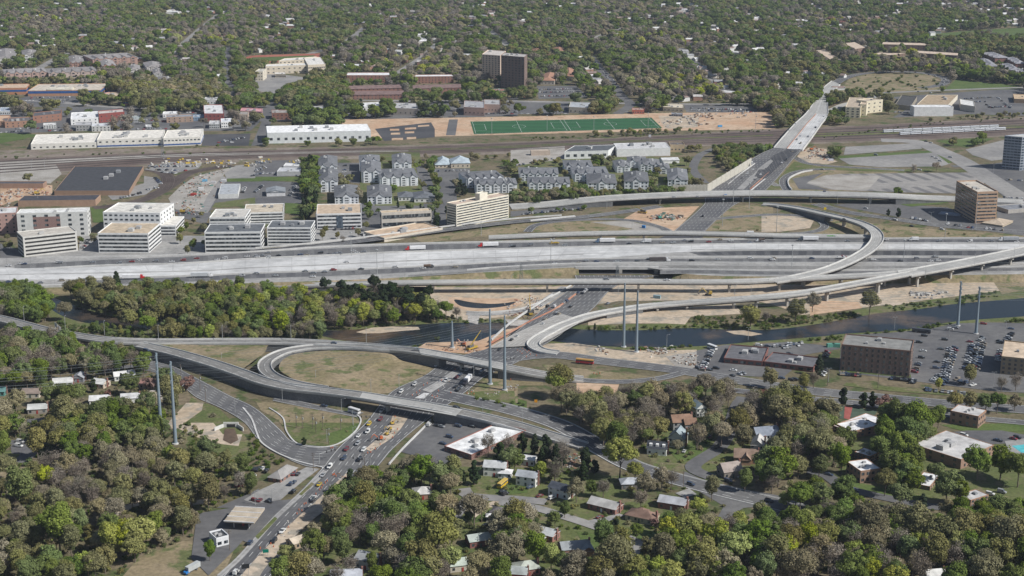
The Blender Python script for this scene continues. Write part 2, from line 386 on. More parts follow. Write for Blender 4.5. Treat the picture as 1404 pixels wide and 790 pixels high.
def ribwall(c, t, z0, z1, rel=True):
    """wall of thickness t following c from z0 to z1 (relative to the line's own height); z0 None reaches the ground"""
    mb = MB(); a, b = offset(c, t / 2), offset(c, -t / 2); n = len(c)
    for i in range(n):
        for p in (a[i], b[i]):
            mb.v.append((p.x, p.y, p.z + z0 if z0 is not None else -.2)); mb.v.append((p.x, p.y, p.z + z1))
    for i in range(n - 1):
        j = 4 * i; mb.f += [(j, j + 4, j + 5, j + 1), (j + 2, j + 3, j + 7, j + 6), (j + 1, j + 5, j + 7, j + 3), (j, j + 2, j + 6, j + 4)]; mb.m += [0] * 4
    mb.f += [(0, 1, 3, 2), (4 * n - 4, 4 * n - 2, 4 * n - 1, 4 * n - 3)]; mb.m += [0, 0]
    return mb
def flyover(name, label, cat, s, w, piers=(), walls=(), surf=None, par=1.0, thick=1.6, k=6, fascia=None, group=None, grd=True, steel=True):
    """elevated road: deck slab, girder, two parapets, separate piers, retaining walls on the given stretches (0..1)"""
    c = centre(s, k); n = len(c); a, b = offset(c, w / 2), offset(c, -w / 2)
    root = empty(name, (0, 0, 0)); tag(root, label, cat, group)
    link('road_surface', strip_mesh('road_surface', a, b, surf or CONCD, .06), root)
    dk = MB()
    for i in range(n):
        for p, zo in ((a[i], 0), (b[i], 0), (b[i], -.45), (a[i], -.45)): dk.v.append((p.x, p.y, p.z + zo))
    for i in range(n - 1):
        for q in range(4): dk.f.append((4 * i + q, 4 * i + 4 + q, 4 * i + 4 + (q + 1) % 4, 4 * i + (q + 1) % 4)); dk.m.append(0)
    dk.build('deck', PIERM, root)
    hi = [i for i in range(n) if c[i].z > 2.2]
    if hi:
        seg = c[hi[0]:hi[-1] + 1]
        if len(seg) > 2:
            for off in (-w * .40, w * .40): ribwall(offset(seg, off), .5, -thick - .1, -.40).build('girder', FASC if steel else PIERM, root, (.07, .055, .05))
    for e, sg in ((a, -1), (b, 1)): ribwall(offset(e, sg * .2), .4, -.7, par).build('parapet', fascia or CONCW, root)
    for f in piers:
        i = int(f * (n - 1)); p = c[i]; t = (c[min(i + 1, n - 1)] - c[max(i - 1, 0)]); rz = math.atan2(t.y, t.x)
        if p.z < 2.5: continue
        q = MB(); top = p.z - thick - .1
        q.box((p.x, p.y, top - .6), (1.6, w * .86, 1.2), 0, rz)
        if w > 14:
            for o_ in (-w * .28, w * .28): q.box((p.x - math.sin(rz) * o_, p.y + math.cos(rz) * o_, (top - 1.2) / 2), (1.5, 1.8, top - 1.2), 0, rz)
        else: q.box((p.x, p.y, (top - 1.2) / 2), (1.6, 3.0, top - 1.2), 0, rz)
        q.build('pier', PIERM, root)
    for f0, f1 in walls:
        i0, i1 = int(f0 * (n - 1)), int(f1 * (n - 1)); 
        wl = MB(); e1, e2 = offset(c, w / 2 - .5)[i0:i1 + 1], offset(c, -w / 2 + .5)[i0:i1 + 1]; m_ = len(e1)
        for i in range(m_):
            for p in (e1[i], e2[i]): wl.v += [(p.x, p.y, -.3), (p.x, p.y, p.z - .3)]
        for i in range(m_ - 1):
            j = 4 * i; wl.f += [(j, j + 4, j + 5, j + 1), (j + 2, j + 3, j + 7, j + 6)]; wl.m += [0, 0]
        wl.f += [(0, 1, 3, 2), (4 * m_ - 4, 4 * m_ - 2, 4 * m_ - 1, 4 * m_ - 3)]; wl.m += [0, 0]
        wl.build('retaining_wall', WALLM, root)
    for i in range(n - 1): occupy([a[i], a[i + 1], b[i + 1], b[i]])
    if grd: protect.append([PX(p) for p in a] + [PX(p) for p in reversed(b)])
    return root, c
FASC = mat('steel_girder', (1, 1, 1), objcol=True, s1=.1, s2=1., amt=.2)
def barrier(label, s, z=0, h=1.1, t=.6, m=None, name='concrete_barrier', cat='barrier', group=None, color=None):
    c = centre(s, 5) if isinstance(s, str) else s
    for p in c: p.z = p.z if p.z else z
    o = ribwall(c, t, 0, h).build(name, m or CONCW, None, color); return tag(o, label, cat, group)
# ---------------------------------------------------------------- builders: buildings
def solve_h(F, by):
    lo, hi = .5, 140
    for _ in range(40):
        h = (lo + hi) / 2; p = G(F[0], F[1], h)
        if PX((p.x, p.y, 0))[1] < by: lo = h
        else: hi = h
    return (lo + hi) / 2
def footprint(s, by=None, h=None, rect=True):
    q = Q(s); L_, F_, R_ = q[:3]
    if h is None: k = CR[s[0]]; h = solve_h(F_, k[1] + by / k[2])
    l, f, r = (G(p[0], p[1], h) for p in (L_, F_, R_))
    for p in (l, f, r): p.z = 0
    a, b = l - f, r - f
    if rect:
        if a.length >= b.length: n = Vector((a.y, -a.x, 0)).normalized(); d = b.dot(n); b = n * d
        else: n = Vector((-b.y, b.x, 0)).normalized(); d = a.dot(n); a = n * d
    return [f + a, f, f + b, f + a + b], h
def lerp(a, b, t): return a + (b - a) * t
def facewin(mb, A, B, u0, u1, z0, z1, off=.08, m=0):
    d = (B - A).normalized(); n = Vector((d.y, -d.x, 0)) * off
    p = A + d * u0 + n; q = A + d * u1 + n; e = n * -1.5
    P = [Vector((p.x, p.y, z0)), Vector((q.x, q.y, z0)), Vector((q.x, q.y, z1)), Vector((p.x, p.y, z1))]
    mb.quad(*P, m)
    for i in range(4): j = (i + 1) % 4; mb.quad(P[j], P[i], P[i] + e, P[j] + e, m)
def hiproof(fp, z, rise, over=.5, kind='hip', ridge=None):
    """ridge along the longer side"""
    c = (fp[0] + fp[2]) / 2; u = fp[2] - fp[1]; v = fp[0] - fp[1]
    if u.length < v.length: u, v = v, -u
    U, V = u.length / 2 + over, v.length / 2 + over; u.normalize(); v.normalize()
    def P(a, b, zz): q = c + u * a + v * b; return (q.x, q.y, zz)
    mb = MB(); e = [P(-U, -V, z), P(U, -V, z), P(U, V, z), P(-U, V, z)]
    k = U - V if kind == 'hip' else U
    k = max(k, .3); r0, r1 = P(-k, 0, z + rise), P(k, 0, z + rise)
    mb.quad(e[0], e[1], r1, r0); mb.quad(e[2], e[3], r0, r1)
    if kind == 'hip': mb.tri(e[1], e[2], r1); mb.tri(e[3], e[0], r0)
    mb.quad(e[3], e[2], e[1], e[0])
    return mb, (c, u, v, U - over, V - over)
WINMESH = {}
def winmesh(w, h, m):
    k = (round(w, 1), round(h, 1), m.name)
    if k not in WINMESH:
        mb = MB(); mb.box((0, 0, h / 2), (w, .25, h)); WINMESH[k] = mb.mesh('window', m)
    return WINMESH[k]
def windows(root, sides, floors, cols, fh, z0=1.0, wh=1.5, ww=1.4, m=None, cap=100, name='window', skip0=0, frame=None):
    m = m or GLASS; n = 0; rest = MB()
    for (A, B), nc in zip(sides, cols):
        d = (B - A); ln = d.length
        if nc < 1: continue
        d.normalize(); rz = math.atan2(d.y, d.x)
        for f in range(skip0, floors):
            for c in range(nc):
                u = ln * (c + .5) / nc
                if n < cap:
                    p = A + d * u; o = link(name, winmesh(ww, wh, m), root, None, (p.x, p.y, z0 + f * fh), rz)
                else: facewin(rest, A, B, u - ww / 2, u + ww / 2, z0 + f * fh, z0 + f * fh + wh, .12)
                n += 1
    if rest.f: rest.build('window_rows', m, root)['kind'] = 'stuff'
def bld(name, label, cat, s, by=None, h=None, wall=(.7, .7, .66), roof=(.5, .45, .38), style='ribbon', floors=0, cols=(8, 3, 0, 0), rect=True,
        units=2, brick=False, bandcol=None, par=.8, band_h=.48, ww=1.5, wh=1.5, rt='flat', rise=3, gables=0, group=None, dark=None, cap=60, guard_=True, base=True, stripe=None):
    fp, h = footprint(s, by, h, rect)
    root = empty(name, fp[1]); tag(root, label, cat, group)
    o0 = fp[1].copy(); fp = [p - o0 for p in fp]
    mw = MB(); mw.prism(fp, -.3, h, 0); mw.build('wall', BRICK if brick else OC, root, wall)
    sides = [(fp[0], fp[1]), (fp[1], fp[2]), (fp[2], fp[3]), (fp[3], fp[0])]
    c = (fp[0] + fp[2]) / 2
    if rt == 'flat':
        rb = MB(); inn = [c + (p - c) * .995 for p in fp]; rb.prism(inn, h - .1, h + .06); rf_ = rb.build('roof', ROOFM, root, roof)
        if par:
            pb = MB(); t = .35
            for a, b in sides:
                d = (b - a).normalized(); n = Vector((d.y, -d.x, 0)); a1, b1 = a + n * .05 , b + n * .05
                pb.prism([a1, b1, b1 - n * t, a1 - n * t], h - .05, h + par)
            pb.build('parapet', OC, root, tuple(min(.8, x * 1.08) for x in wall))
        u, v = fp[2] - fp[1], fp[0] - fp[1]
        for i in range(units):
            uu, vv = R.uniform(.2, .75), R.uniform(.25, .75); p = fp[1] + u * uu + v * vv; s_ = min(4.5, max(1.4, min(u.length, v.length) * R.uniform(.06, .15)))
            ub = MB(); ub.box((0, 0, s_ * .3), (s_ * 1.4, s_, s_ * .6)); ub.box((0, 0, s_ * .6 + .1), (s_ * .9, s_ * .6, .2))
            link('rooftop_unit', ub.mesh('rooftop_unit', ROUGHC), rf_, R.choice([(.42, .42, .41), (.25, .26, .27), (.36, .36, .36)]), (p.x, p.y, h + .05), math.atan2(u.y, u.x))
    else:
        rb, fr = hiproof(fp, h, rise, .6, rt); 
        rb.build('roof', ROOFM, root, roof)
        if rt == 'gable':
            cc, uu, vv, U, V = fr; gm = MB()
            for s_ in (-1, 1):
                a, b, t_ = cc + uu * s_ * U - vv * V, cc + uu * s_ * U + vv * V, cc + uu * s_ * U
                gm.tri((a.x, a.y, h), (b.x, b.y, h), (t_.x, t_.y, h + rise * .93))
            gm.build('gable_wall', OC, root, wall)
    if floors:
        fh = h / floors
        if style == 'ribbon':
            for f in range(floors):
                mb = MB()
                for a, b in sides: facewin(mb, a, b, .8, (b - a).length - .8, f * fh + fh * (.5 - band_h / 2), f * fh + fh * (.5 + band_h / 2), .1)
                mb.build('window_band', dark or GLASS, root)
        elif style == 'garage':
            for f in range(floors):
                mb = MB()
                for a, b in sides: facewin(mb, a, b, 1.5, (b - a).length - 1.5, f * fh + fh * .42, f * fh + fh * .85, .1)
                mb.build('deck_opening_shade', RUB, root)  # black strips on a solid wall, painting the shade between open decks
        elif style == 'grid':
            windows(root, sides, floors, cols, fh, fh * .3, min(wh, fh * .55), ww, cap=cap, m=dark)
    if stripe:
        col, za, zb = stripe; mb = MB()
        for a, b in sides: facewin(mb, a, b, .2, (b - a).length - .2, za, zb, .16)
        mb.build('colour_band', OC, root, col)
    wf = [p + o0 for p in fp]; occupy([c + o0 + (p - c) * 1.03 for p in fp]) if (c.length > 0) else None
    if guard_: guard([(p.x, p.y, z) for p in wf for z in (0, h + (rise if rt != 'flat' else 0))])
    return root, fp, h
def apartment(label, s, by, floors=3, gables=2, cols=6, wall=(.66, .68, .70), roof=(.145, .15, .16), rise=3.8, group='white apartment blocks with grey roofs', brick=False, front_gable=True, name='apartment_block'):
    root, fp, h = bld(name, label, 'apartment block', s, by, wall=wall, roof=roof, style='grid', floors=floors, cols=(cols, max(2, cols // 2), 0, 0), rt='hip', rise=rise, units=0, ww=1.6, wh=1.5, group=group, cap=40, brick=brick)
    # cross gables along the longer front side
    A, B = fp[0], fp[1]
    k_ = R.uniform(.88, 1.05); wall = tuple(x * k_ for x in wall); t_ = R.uniform(.85, 1.2); next(c for c in root.children if c.name.startswith('roof')).color = tuple(x * t_ for x in roof) + (1,); d = (B - A); ln = d.length; d.normalize(); n = Vector((d.y, -d.x, 0)); dep = min((fp[3] - fp[0]).length, (fp[1] - fp[0]).length) * .5
    for g in range(gables):
        c0 = A + d * ln * (g + .5) / gables; w = min(7.5, ln / gables * .62); gr = w * .42
        wm = MB(); rm = MB()
        a, b = c0 - d * w / 2 + n * .9, c0 + d * w / 2 + n * .9; t = c0 + n * .9
        ai, bi, ti = a - n * 2, b - n * 2, t - n * dep
        wm.prism([a, b, bi, ai], -.2, h); wm.tri((a.x, a.y, h), (b.x, b.y, h), (t.x, t.y, h + gr))
        wm.build('gable_bay', BRICK if brick else OC, root, wall)
        e = d * .5; f_ = n * .4; lo = -.25
        rm.quad((a - e + f_).to_tuple()[:2] + (h + lo,), (t + f_).to_tuple()[:2] + (h + gr,), ti.to_tuple()[:2] + (h + gr,), (a - e - n * dep * .8).to_tuple()[:2] + (h + lo,))
        rm.quad((t + f_).to_tuple()[:2] + (h + gr,), (b + e + f_).to_tuple()[:2] + (h + lo,), (b + e - n * dep * .8).to_tuple()[:2] + (h + lo,), ti.to_tuple()[:2] + (h + gr,))
        rm.build('gable_roof', ROOFM, root, roof)
        wb = MB()
        for f in range(floors): facewin(wb, a, b, w * .25, w * .75, h * (f + .3) / floors, h * (f + .75) / floors, .1)
        wb.build('balcony_glazing', GLASS, root)
    for i in range(2):
        u = R.uniform(.2, .8); p = fp[0] + (fp[1] - fp[0]) * u + (fp[3] - fp[0]) * R.uniform(.3, .7); cm = MB(); cm.box((p.x, p.y, h + rise * .6), (1.6, 1.6, rise * 1.1)); cm.build('chimney', OC, next(c for c in root.children if c.name.startswith('roof')), (.62, .62, .6))
    return root
# ---------------------------------------------------------------- houses
def house(label, s, w=13, d=8, rz=0, hw=3.0, wall=(.62, .61, .57), roof=(.22, .22, .23), rt='gable', rise=None, brick=False, chimney=True, dormers=0, wing=None, porch=False, small=False, group=None, name='house', cat='house', door=True):
    q = Q(s)[0]; p0 = G(q[0], q[1], hw); p0.z = 0; rise = rise or d * .28; rz = math.radians(rz)
    root = empty(name, p0, rz); tag(root, label, cat, group)
    wm = BRICK if brick else OC
    def block(cx, cy, w, d, hw, rise, rt, nm='wall', rn='roof'):
        fp = [Vector((cx - w / 2, cy + d / 2, 0)), Vector((cx - w / 2, cy - d / 2, 0)), Vector((cx + w / 2, cy - d / 2, 0)), Vector((cx + w / 2, cy + d / 2, 0))]
        mb = MB(); mb.prism(fp, -.3, hw)
        if rt == 'gable':
            if w >= d:
                for s_ in (-1, 1): x = cx + s_ * w / 2; mb.tri((x, cy - d / 2, hw), (x, cy + d / 2, hw), (x, cy, hw + rise * .93))
            else:
                for s_ in (-1, 1): y = cy + s_ * d / 2; mb.tri((cx - w / 2, y, hw), (cx + w / 2, y, hw), (cx, y, hw + rise * .93))
        mb.build(nm, wm, root, wall); rb, _ = hiproof(fp, hw, rise, .45, rt)
        return rb.build(rn, ROOFM, root, roof)
    r1 = block(0, 0, w, d, hw, rise, rt)
    if wing: block(*wing, hw * .9, rise * .8, rt, 'wing_wall', 'wing_roof')
    if small: occupy([p0 + Vector((a * w / 2, b * d / 2, 0)) for a, b in ((-1, -1), (1, -1), (1, 1), (-1, 1))]); return root
    fl = 2 if hw > 4.5 else 1
    for f in range(fl):
        z = 1.0 + f * 2.7
        for x in np.linspace(-w * .36, w * .36, max(2, int(w / 3.6))):
            for sy in (-1, 1):
                if f == 0 and sy == -1 and abs(x) < .9 and door: continue
                link('window', winmesh(1.2, 1.3, GLASS), root, None, (x, sy * d / 2, z), 0)
        for sx in (-1, 1):
            for y in (-d * .22, d * .22): link('window', winmesh(1.1, 1.3, GLASS), root, None, (sx * w / 2, y, z), math.pi / 2)
    if door:
        db = MB(); db.box((0, -d / 2, 1.05), (1.0, .3, 2.1)); db.build('door', OC, root, R.choice([(.3, .05, .04), (.7, .7, .68), (.1, .12, .1)]))
    if chimney:
        cb = MB(); cb.box((w * .5 + .3, 0, (hw + rise + .8) / 2), (.8, 1.3, hw + rise + .8)); cb.build('chimney', BRICK, r1, (.26, .10, .07))
    for i in range(dormers):
        x = -w / 2 + w * (i + .5) / dormers; dm = MB(); dy = -d * .28
        dm.box((x, dy, hw + rise * .45), (1.6, 2.0, 1.6)); dm.build('dormer', OC, r1, (.7, .7, .68))
    if porch:
        pm = MB(); pm.box((0, -d / 2 - 1.2, 2.6), (w * .4, 2.4, .2))
        for x in (-w * .18, w * .18): pm.box((x, -d / 2 - 2.2, 1.25), (.2, .2, 2.5))
        pm.build('porch', OC, root, (.7, .7, .68))
    ws = [(p0 + Vector((a * math.cos(rz) - b * math.sin(rz), a * math.sin(rz) + b * math.cos(rz), 0))) for a, b in ((-w / 2, -d / 2), (w / 2, -d / 2), (w / 2, d / 2), (-w / 2, d / 2))]
    cm_ = p0
    occupy([cm_ + (p - cm_) * 1.5 for p in ws]); guard([(cm_.x + (p.x - cm_.x) * 1.45, cm_.y + (p.y - cm_.y) * 1.5, z) for p in ws for z in (-1.5, hw + rise + .8)])
    return root
# ---------------------------------------------------------------- vehicles (nose along +X)
def loft(mb, secs, m=0, top=None):
    """secs: (x, half width bottom, half width top, z bottom, z top)"""
    n0 = len(mb.v)
    for x, wb, wt, zb, zt in secs: mb.v += [(x, -wb, zb), (x, wb, zb), (x, wt, zt), (x, -wt, zt)]
    for i in range(len(secs) - 1):
        a = n0 + 4 * i; b = a + 4
        for q in range(4):
            mb.f.append((a + q, b + q, b + (q + 1) % 4, a + (q + 1) % 4)); mb.m.append(m if not (q == 2 and top is not None) else top)
    mb.f += [(n0 + 3, n0 + 2, n0 + 1, n0), (b, b + 1, b + 2, b + 3)]; mb.m += [m, m]
def wheelmesh(r=.34, w=.24):
    mb = MB(); mb.tube((0, -w / 2, 0), (0, w / 2, 0), r, r, 10, 0); mb.tube((0, w / 2, 0), (0, w / 2 + .02, 0), r * .55, r * .5, 8, 1); return mb.mesh('wheel', [RUB, LAMPM])
WH = wheelmesh(); WHB = wheelmesh(.5, .3)
def carparts(kind):
    b = MB(); g = MB(); wl = [(1.35, .85), (1.35, -.85), (-1.35, .85), (-1.35, -.85)]
    if kind == 'sedan':
        loft(b, [(-2.25, .75, .7, .35, .9), (-2.0, .88, .85, .28, 1.0), (-1.2, .9, .87, .25, 1.02), (1.0, .9, .87, .25, .98), (1.9, .88, .82, .28, .85), (2.3, .72, .65, .38, .68)])
        loft(g, [(-1.75, .80, .76, .98, 1.0), (-1.0, .80, .62, .98, 1.40), (.25, .80, .62, .98, 1.42), (1.1, .80, .74, .96, .98)])
        loft(b, [(-.98, .63, .58, 1.38, 1.45), (.2, .63, .58, 1.40, 1.47)])
    elif kind in ('suv', 'van'):
        h = 1.75 if kind == 'suv' else 2.1
        loft(b, [(-2.35, .85, .82, .4, 1.1), (-2.2, .93, .9, .32, 1.15), (1.2, .93, .9, .32, 1.12), (2.1, .9, .84, .35, 1.0), (2.4, .75, .68, .45, .8)])
        loft(g, [(-2.25, .85, .76, 1.1, h - .12), (-2.0, .85, .74, 1.1, h - .05), (.5, .85, .74, 1.1, h - .05), (1.35, .85, .8, 1.08, 1.14)])
        loft(b, [(-2.2, .76, .7, h - .08, h), (.55, .76, .7, h - .08, h)])
        if kind == 'van': loft(b, [(-2.28, .88, .8, 1.1, h - .1), (-.2, .88, .8, 1.1, h - .1)])
    elif kind == 'pickup':
        loft(b, [(-2.7, .93, .93, .45, 1.05), (-.6, .93, .93, .4, 1.08), (1.2, .93, .9, .4, 1.12), (2.3, .9, .85, .42, 1.02), (2.7, .8, .72, .5, .85)])
        loft(g, [(-.7, .85, .78, 1.08, 1.12), (-.55, .85, .74, 1.08, 1.75), (.5, .85, .74, 1.08, 1.75), (1.2, .85, .8, 1.08, 1.14)])
        loft(b, [(-.55, .76, .7, 1.70, 1.80), (.45, .76, .7, 1.70, 1.80)]); wl = [(1.7, .88), (1.7, -.88), (-1.7, .88), (-1.7, -.88)]
    return b, g, wl
CARM = {}
for k_ in ('sedan', 'suv', 'van', 'pickup'):
    b_, g_, wl_ = carparts(k_); CARM[k_] = (b_.mesh('body', PAINT), g_.mesh('cabin_glass', GLASS), wl_)
    o_ = MB(); o_.v = b_.v + g_.v; o_.f = list(b_.f) + [tuple(i + len(b_.v) for i in f) for f in g_.f]; o_.m = [0] * len(b_.f) + [1] * len(g_.f)
    for x_, y_ in wl_: o_.box((x_, y_ * .95, .33), (.6, .25, .62), 2)
    CARM[k_ + '1'] = o_.mesh('car', [PAINT, GLASS, RUB]); CARM[k_ + 'mix'] = o_.mesh('car', [PAINTMIX, GLASS, RUB])
COLS = {'w': ((.62, .62, .60), 'white'), 'k': ((.02, .02, .022), 'black'), 'b': ((.045, .065, .11), 'dark blue'), 'g': ((.27, .28, .29), 'grey'), 'r': ((.19, .03, .035), 'red'),
        'y': ((.5, .36, .03), 'yellow'), 's': ((.42, .43, .44), 'silver'), 't': ((.03, .28, .30), 'teal'), 'o': ((.6, .2, .03), 'orange'), 'n': ((.25, .21, .16), 'tan'), 'e': ((.04, .13, .06), 'green')}
KINDW = {'sedan': 'car', 'suv': 'car', 'van': 'van', 'pickup': 'pickup truck'}
carlist = []      # (y px, world, heading, kind, colour, where, group)
def cars(s, where, d, z=0.2, kinds='sedan', grp=None, flip=.0):
    """cars standing on a road: 'x,y,colour[,kind]' ; d = pixel direction of travel"""
    for q in Q(s):
        p = G(q[0], q[1], z + .5); p.z = z; e = G(q[0] + d[0], q[1] + d[1], z + .5) - p; kd = {'v': 'van', 'u': 'suv', 'p': 'pickup'}.get(q[3] if len(q) > 3 else '', R.choice(['sedan', 'sedan', 'suv']))
        carlist.append((q[1], p, math.atan2(e.y, e.x), kd, q[2], where, grp or 'cars ' + where))
def carrow(s, where, n, fill=.9, perp=90, z=.12, pal='wkbgswkgsbnwkgsbr'):
    """parked side by side along the line a-b; each nose at `perp` degrees to it"""
    a, b = [G(q[0], q[1], .5) for q in Q(s)]; d = b - a; rz = math.atan2(d.y, d.x) + math.radians(perp)
    for i in range(n):
        if R.random() > fill: continue
        p = a + d * ((i + .5) / n); p.z = z; carlist.append((PX(p)[1], p, rz + R.uniform(-.05, .05) + (math.pi if R.random() < .4 else 0), R.choice(['sedan', 'sedan', 'suv', 'suv', 'van', 'pickup']), R.choice(pal), where, 'cars parked ' + where))
def make_cars():
    carlist.sort(key=lambda t: -t[0]); rest = []
    for i, (y, p, rz, kd, col, where, grp) in enumerate(carlist):
        if i >= 300: rest.append((p, rz, kd)); continue
        c, cn = COLS[col]; k_ = R.uniform(.8, 1.15); c = tuple(x * k_ for x in c); nm = {'car': 'car', 'van': 'van', 'pickup truck': 'pickup_truck'}[KINDW[kd]]
        look = f"{cn} {'tall ' if kd == 'suv' else 'low ' if kd == 'sedan' else ''}{KINDW[kd]} {where}"
        if y > 478:
            r = empty(nm, p, rz); bm_, gm_, wl = CARM[kd]; link('body', bm_, r, c); link('cabin_glass', gm_, r)
            for x, yy in wl: link('wheel', WH, r, None, (x, yy, .34), 0 if yy > 0 else math.pi)
        else: r = link(nm, CARM[kd + '1'], None, c, p, rz)
        tag(r, None, KINDW[kd], grp); AUTO.append((r, look, PX(p)))
    if rest: scatter('parked_cars', 'mass of small parked and driving cars far away in the lots beyond the rail tracks', 'cars', [CARSRC[k] for k in ('sedan', 'suv', 'van')],
                     [(p.x, p.y, p.z, 1.0, rz, {'sedan': 0, 'suv': 1, 'van': 2, 'pickup': 1}[kd]) for p, rz, kd in rest])
AUTO = []; CARSRC = {}
def ordinals(items, picture='from left'):
    """labels that would be shared get counted from the left of the picture"""
    W_ = ['first', 'second', 'third', 'fourth', 'fifth', 'sixth', 'seventh', 'eighth', 'ninth', 'tenth', 'eleventh', 'twelfth', 'thirteenth', 'fourteenth', 'fifteenth', 'sixteenth', 'seventeenth', 'eighteenth', 'nineteenth']
    T_ = {2: 'twenty', 3: 'thirty', 4: 'forty', 5: 'fifty', 6: 'sixty', 7: 'seventy', 8: 'eighty', 9: 'ninety'}
    def word(i):
        if i < 19: return W_[i]
        t, u = divmod(i + 1, 10); 
        if t > 9: return 'far'
        return (T_[t] + '-' + W_[u - 1]) if u else T_[t][:-1] + 'ieth'
    g = {}
    for o, l, p in items: g.setdefault(l, []).append((p[0], o))
    for l, v in g.items():
        v.sort(key=lambda t: t[0])
        for i, (_, o) in enumerate(v): o['label'] = l if len(v) == 1 else f'{l}, {word(i)} {picture}'
# big vehicles
def semi(label, s, d, z, cab=(.5, .02, .02), trailer=(.72, .72, .72), tank=False, name='semi_truck', ln=13.5, cat='truck', group=None):
    q = Q(s)[0]; p = G(q[0], q[1], z + 1.5); p.z = z; e = G(q[0] + d[0], q[1] + d[1], z + 1.5) - p; r = empty(name, p, math.atan2(e.y, e.x)); tag(r, label, cat, group)
    t = MB(); t.box((-ln * .1, 0, 2.55), (ln, 2.55, 2.7)); t.box((-ln * .1, 0, 1.05), (ln * .95, 1.0, .3)); t.build('trailer', OC, r, trailer)
    x = ln * .4 + .6; c = MB(); loft(c, [(x, 1.2, 1.15, .7, 3.6), (x + 1.3, 1.2, 1.1, .7, 3.5), (x + 1.9, 1.2, 1.05, .7, 2.6), (x + 2.2, 1.15, 1.0, .7, 2.0), (x + 3.5, 1.0, .85, .7, 1.75)]); cb_ = c.build('cab', PAINT, r, cab)
    w = MB(); w.box((x + 1.75, 0, 2.9), (.25, 2.0, .8), 0); w.build('windscreen', GLASS, cb_)
    for xx in (-ln * .48, -ln * .38, x + .2, x - .9, x + 2.8):
        for yy in (1.1, -1.1): link('wheel', WHB, r, None, (xx, yy, .5), 0 if yy > 0 else math.pi)
    return r
def boxtruck(label, s, d, z, cab=(.65, .65, .65), box=(.7, .7, .7), kind='box', name='box_truck', cat='truck', ln=6.0):
    q = Q(s)[0]; p = G(q[0], q[1], z + 1.2); p.z = z; e = G(q[0] + d[0], q[1] + d[1], z + 1.2) - p; r = empty(name, p, math.atan2(e.y, e.x)); tag(r, label, cat)
    t = MB()
    if kind == 'box': t.box((-1.2, 0, 2.2), (ln, 2.3, 2.4))
    elif kind == 'dump': loft(t, [(-4.2, 1.1, 1.25, 1.3, 2.4), (1.6, 1.1, 1.25, 1.1, 2.6)])
    elif kind == 'flat': t.box((-1.2, 0, 1.15), (ln, 2.3, .3)); t.box((-1.2, .3, 1.6), (ln * .5, 1.2, .7))
    elif kind == 'mixer': t.tube((-4, 0, 2.6), (.8, 0, 1.9), .7, 1.3, 10)
    t.build('load_body', OC, r, box)
    c = MB(); loft(c, [(1.9, 1.1, 1.0, .6, 2.5), (2.8, 1.1, .95, .6, 2.4), (3.4, 1.1, 1.0, .6, 1.6), (4.2, 1.0, .9, .6, 1.4)]); c.box((-1, 0, .8), (6, .9, .3)); cb_ = c.build('cab', PAINT, r, cab)
    w = MB(); w.box((3.1, 0, 2.0), (.3, 1.9, .6)); w.build('windscreen', GLASS, cb_)
    for xx in (-2.8, 3.2):
        for yy in (1.0, -1.0): link('wheel', WHB, r, None, (xx, yy, .5), 0 if yy > 0 else math.pi)
    return r
def bus(label, s, d, z, lower=(.45, .03, .04), upper=(.65, .42, .05), ln=12.0, name='city_bus'):
    q = Q(s)[0]; p = G(q[0], q[1], z + 1.5); p.z = z; e = G(q[0] + d[0], q[1] + d[1], z + 1.5) - p; r = empty(name, p, math.atan2(e.y, e.x)); tag(r, label, 'bus')
    b = MB(); loft(b, [(-ln / 2, 1.25, 1.25, .4, 1.7), (ln / 2, 1.25, 1.2, .4, 1.7)]); b.build('lower_body', PAINT, r, lower)
    b = MB(); loft(b, [(-ln / 2, 1.22, 1.1, 2.5, 3.1), (ln / 2 - .1, 1.2, 1.1, 2.5, 3.05)]); b.build('roof', PAINT, r, upper)
    b = MB(); loft(b, [(-ln / 2 + .1, 1.2, 1.2, 1.7, 2.5), (ln / 2 - .05, 1.2, 1.18, 1.7, 2.5)]); b.build('window_band', GLASS, r)
    for xx in (-ln * .27, ln * .32):
        for yy in (1.1, -1.1): link('wheel', WHB, r, None, (xx, yy, .5), 0 if yy > 0 else math.pi)
    return r
YC = (.44, .30, .05)
def excavator(label, s, rz=0, col=YC, z=.2, name='excavator', k=1.0, cat='excavator'):
    q = Q(s)[0]; p = G(q[0], q[1], z); r = empty(name, p, math.radians(rz)); r.scale = (k, k, k); tag(r, label, cat)
    for y in (-1.3, 1.3): t = MB(); loft(t, [(-2, .3, .3, .3, .6), (-1.6, .3, .3, 0, .95), (1.6, .3, .3, 0, .95), (2, .3, .3, .3, .6)]); o = t.build('track', RUB, r); o.location = (0, y, 0)
    b = MB(); b.box((-.6, 0, 1.8), (3.4, 2.6, 1.1)); b.box((-1.4, 0, 2.6), (1.8, 2.5, .6)); b.build('engine_body', PAINT, r, col)
    c = MB(); loft(c, [(.0, .55, .5, 1.3, 3.1), (1.3, .55, .45, 1.3, 2.9)]); o = c.build('operator_cabin', GLASS, r); o.location = (0, .8, 0)
    a = MB(); a.tube((1, -.2, 2), (4, -.2, 5), .35, .28, 5); a.tube((4, -.2, 5), (6.3, -.2, 2.4), .26, .2, 5); bo_ = a.build('boom', PAINT, r, col)
    bk = MB(); loft(bk, [(5.9, .6, .6, .9, 1.7), (6.8, .6, .6, 1.1, 2.5)]); bk.build('bucket', ROUGHC, bo_, (.15, .13, .12)); return r
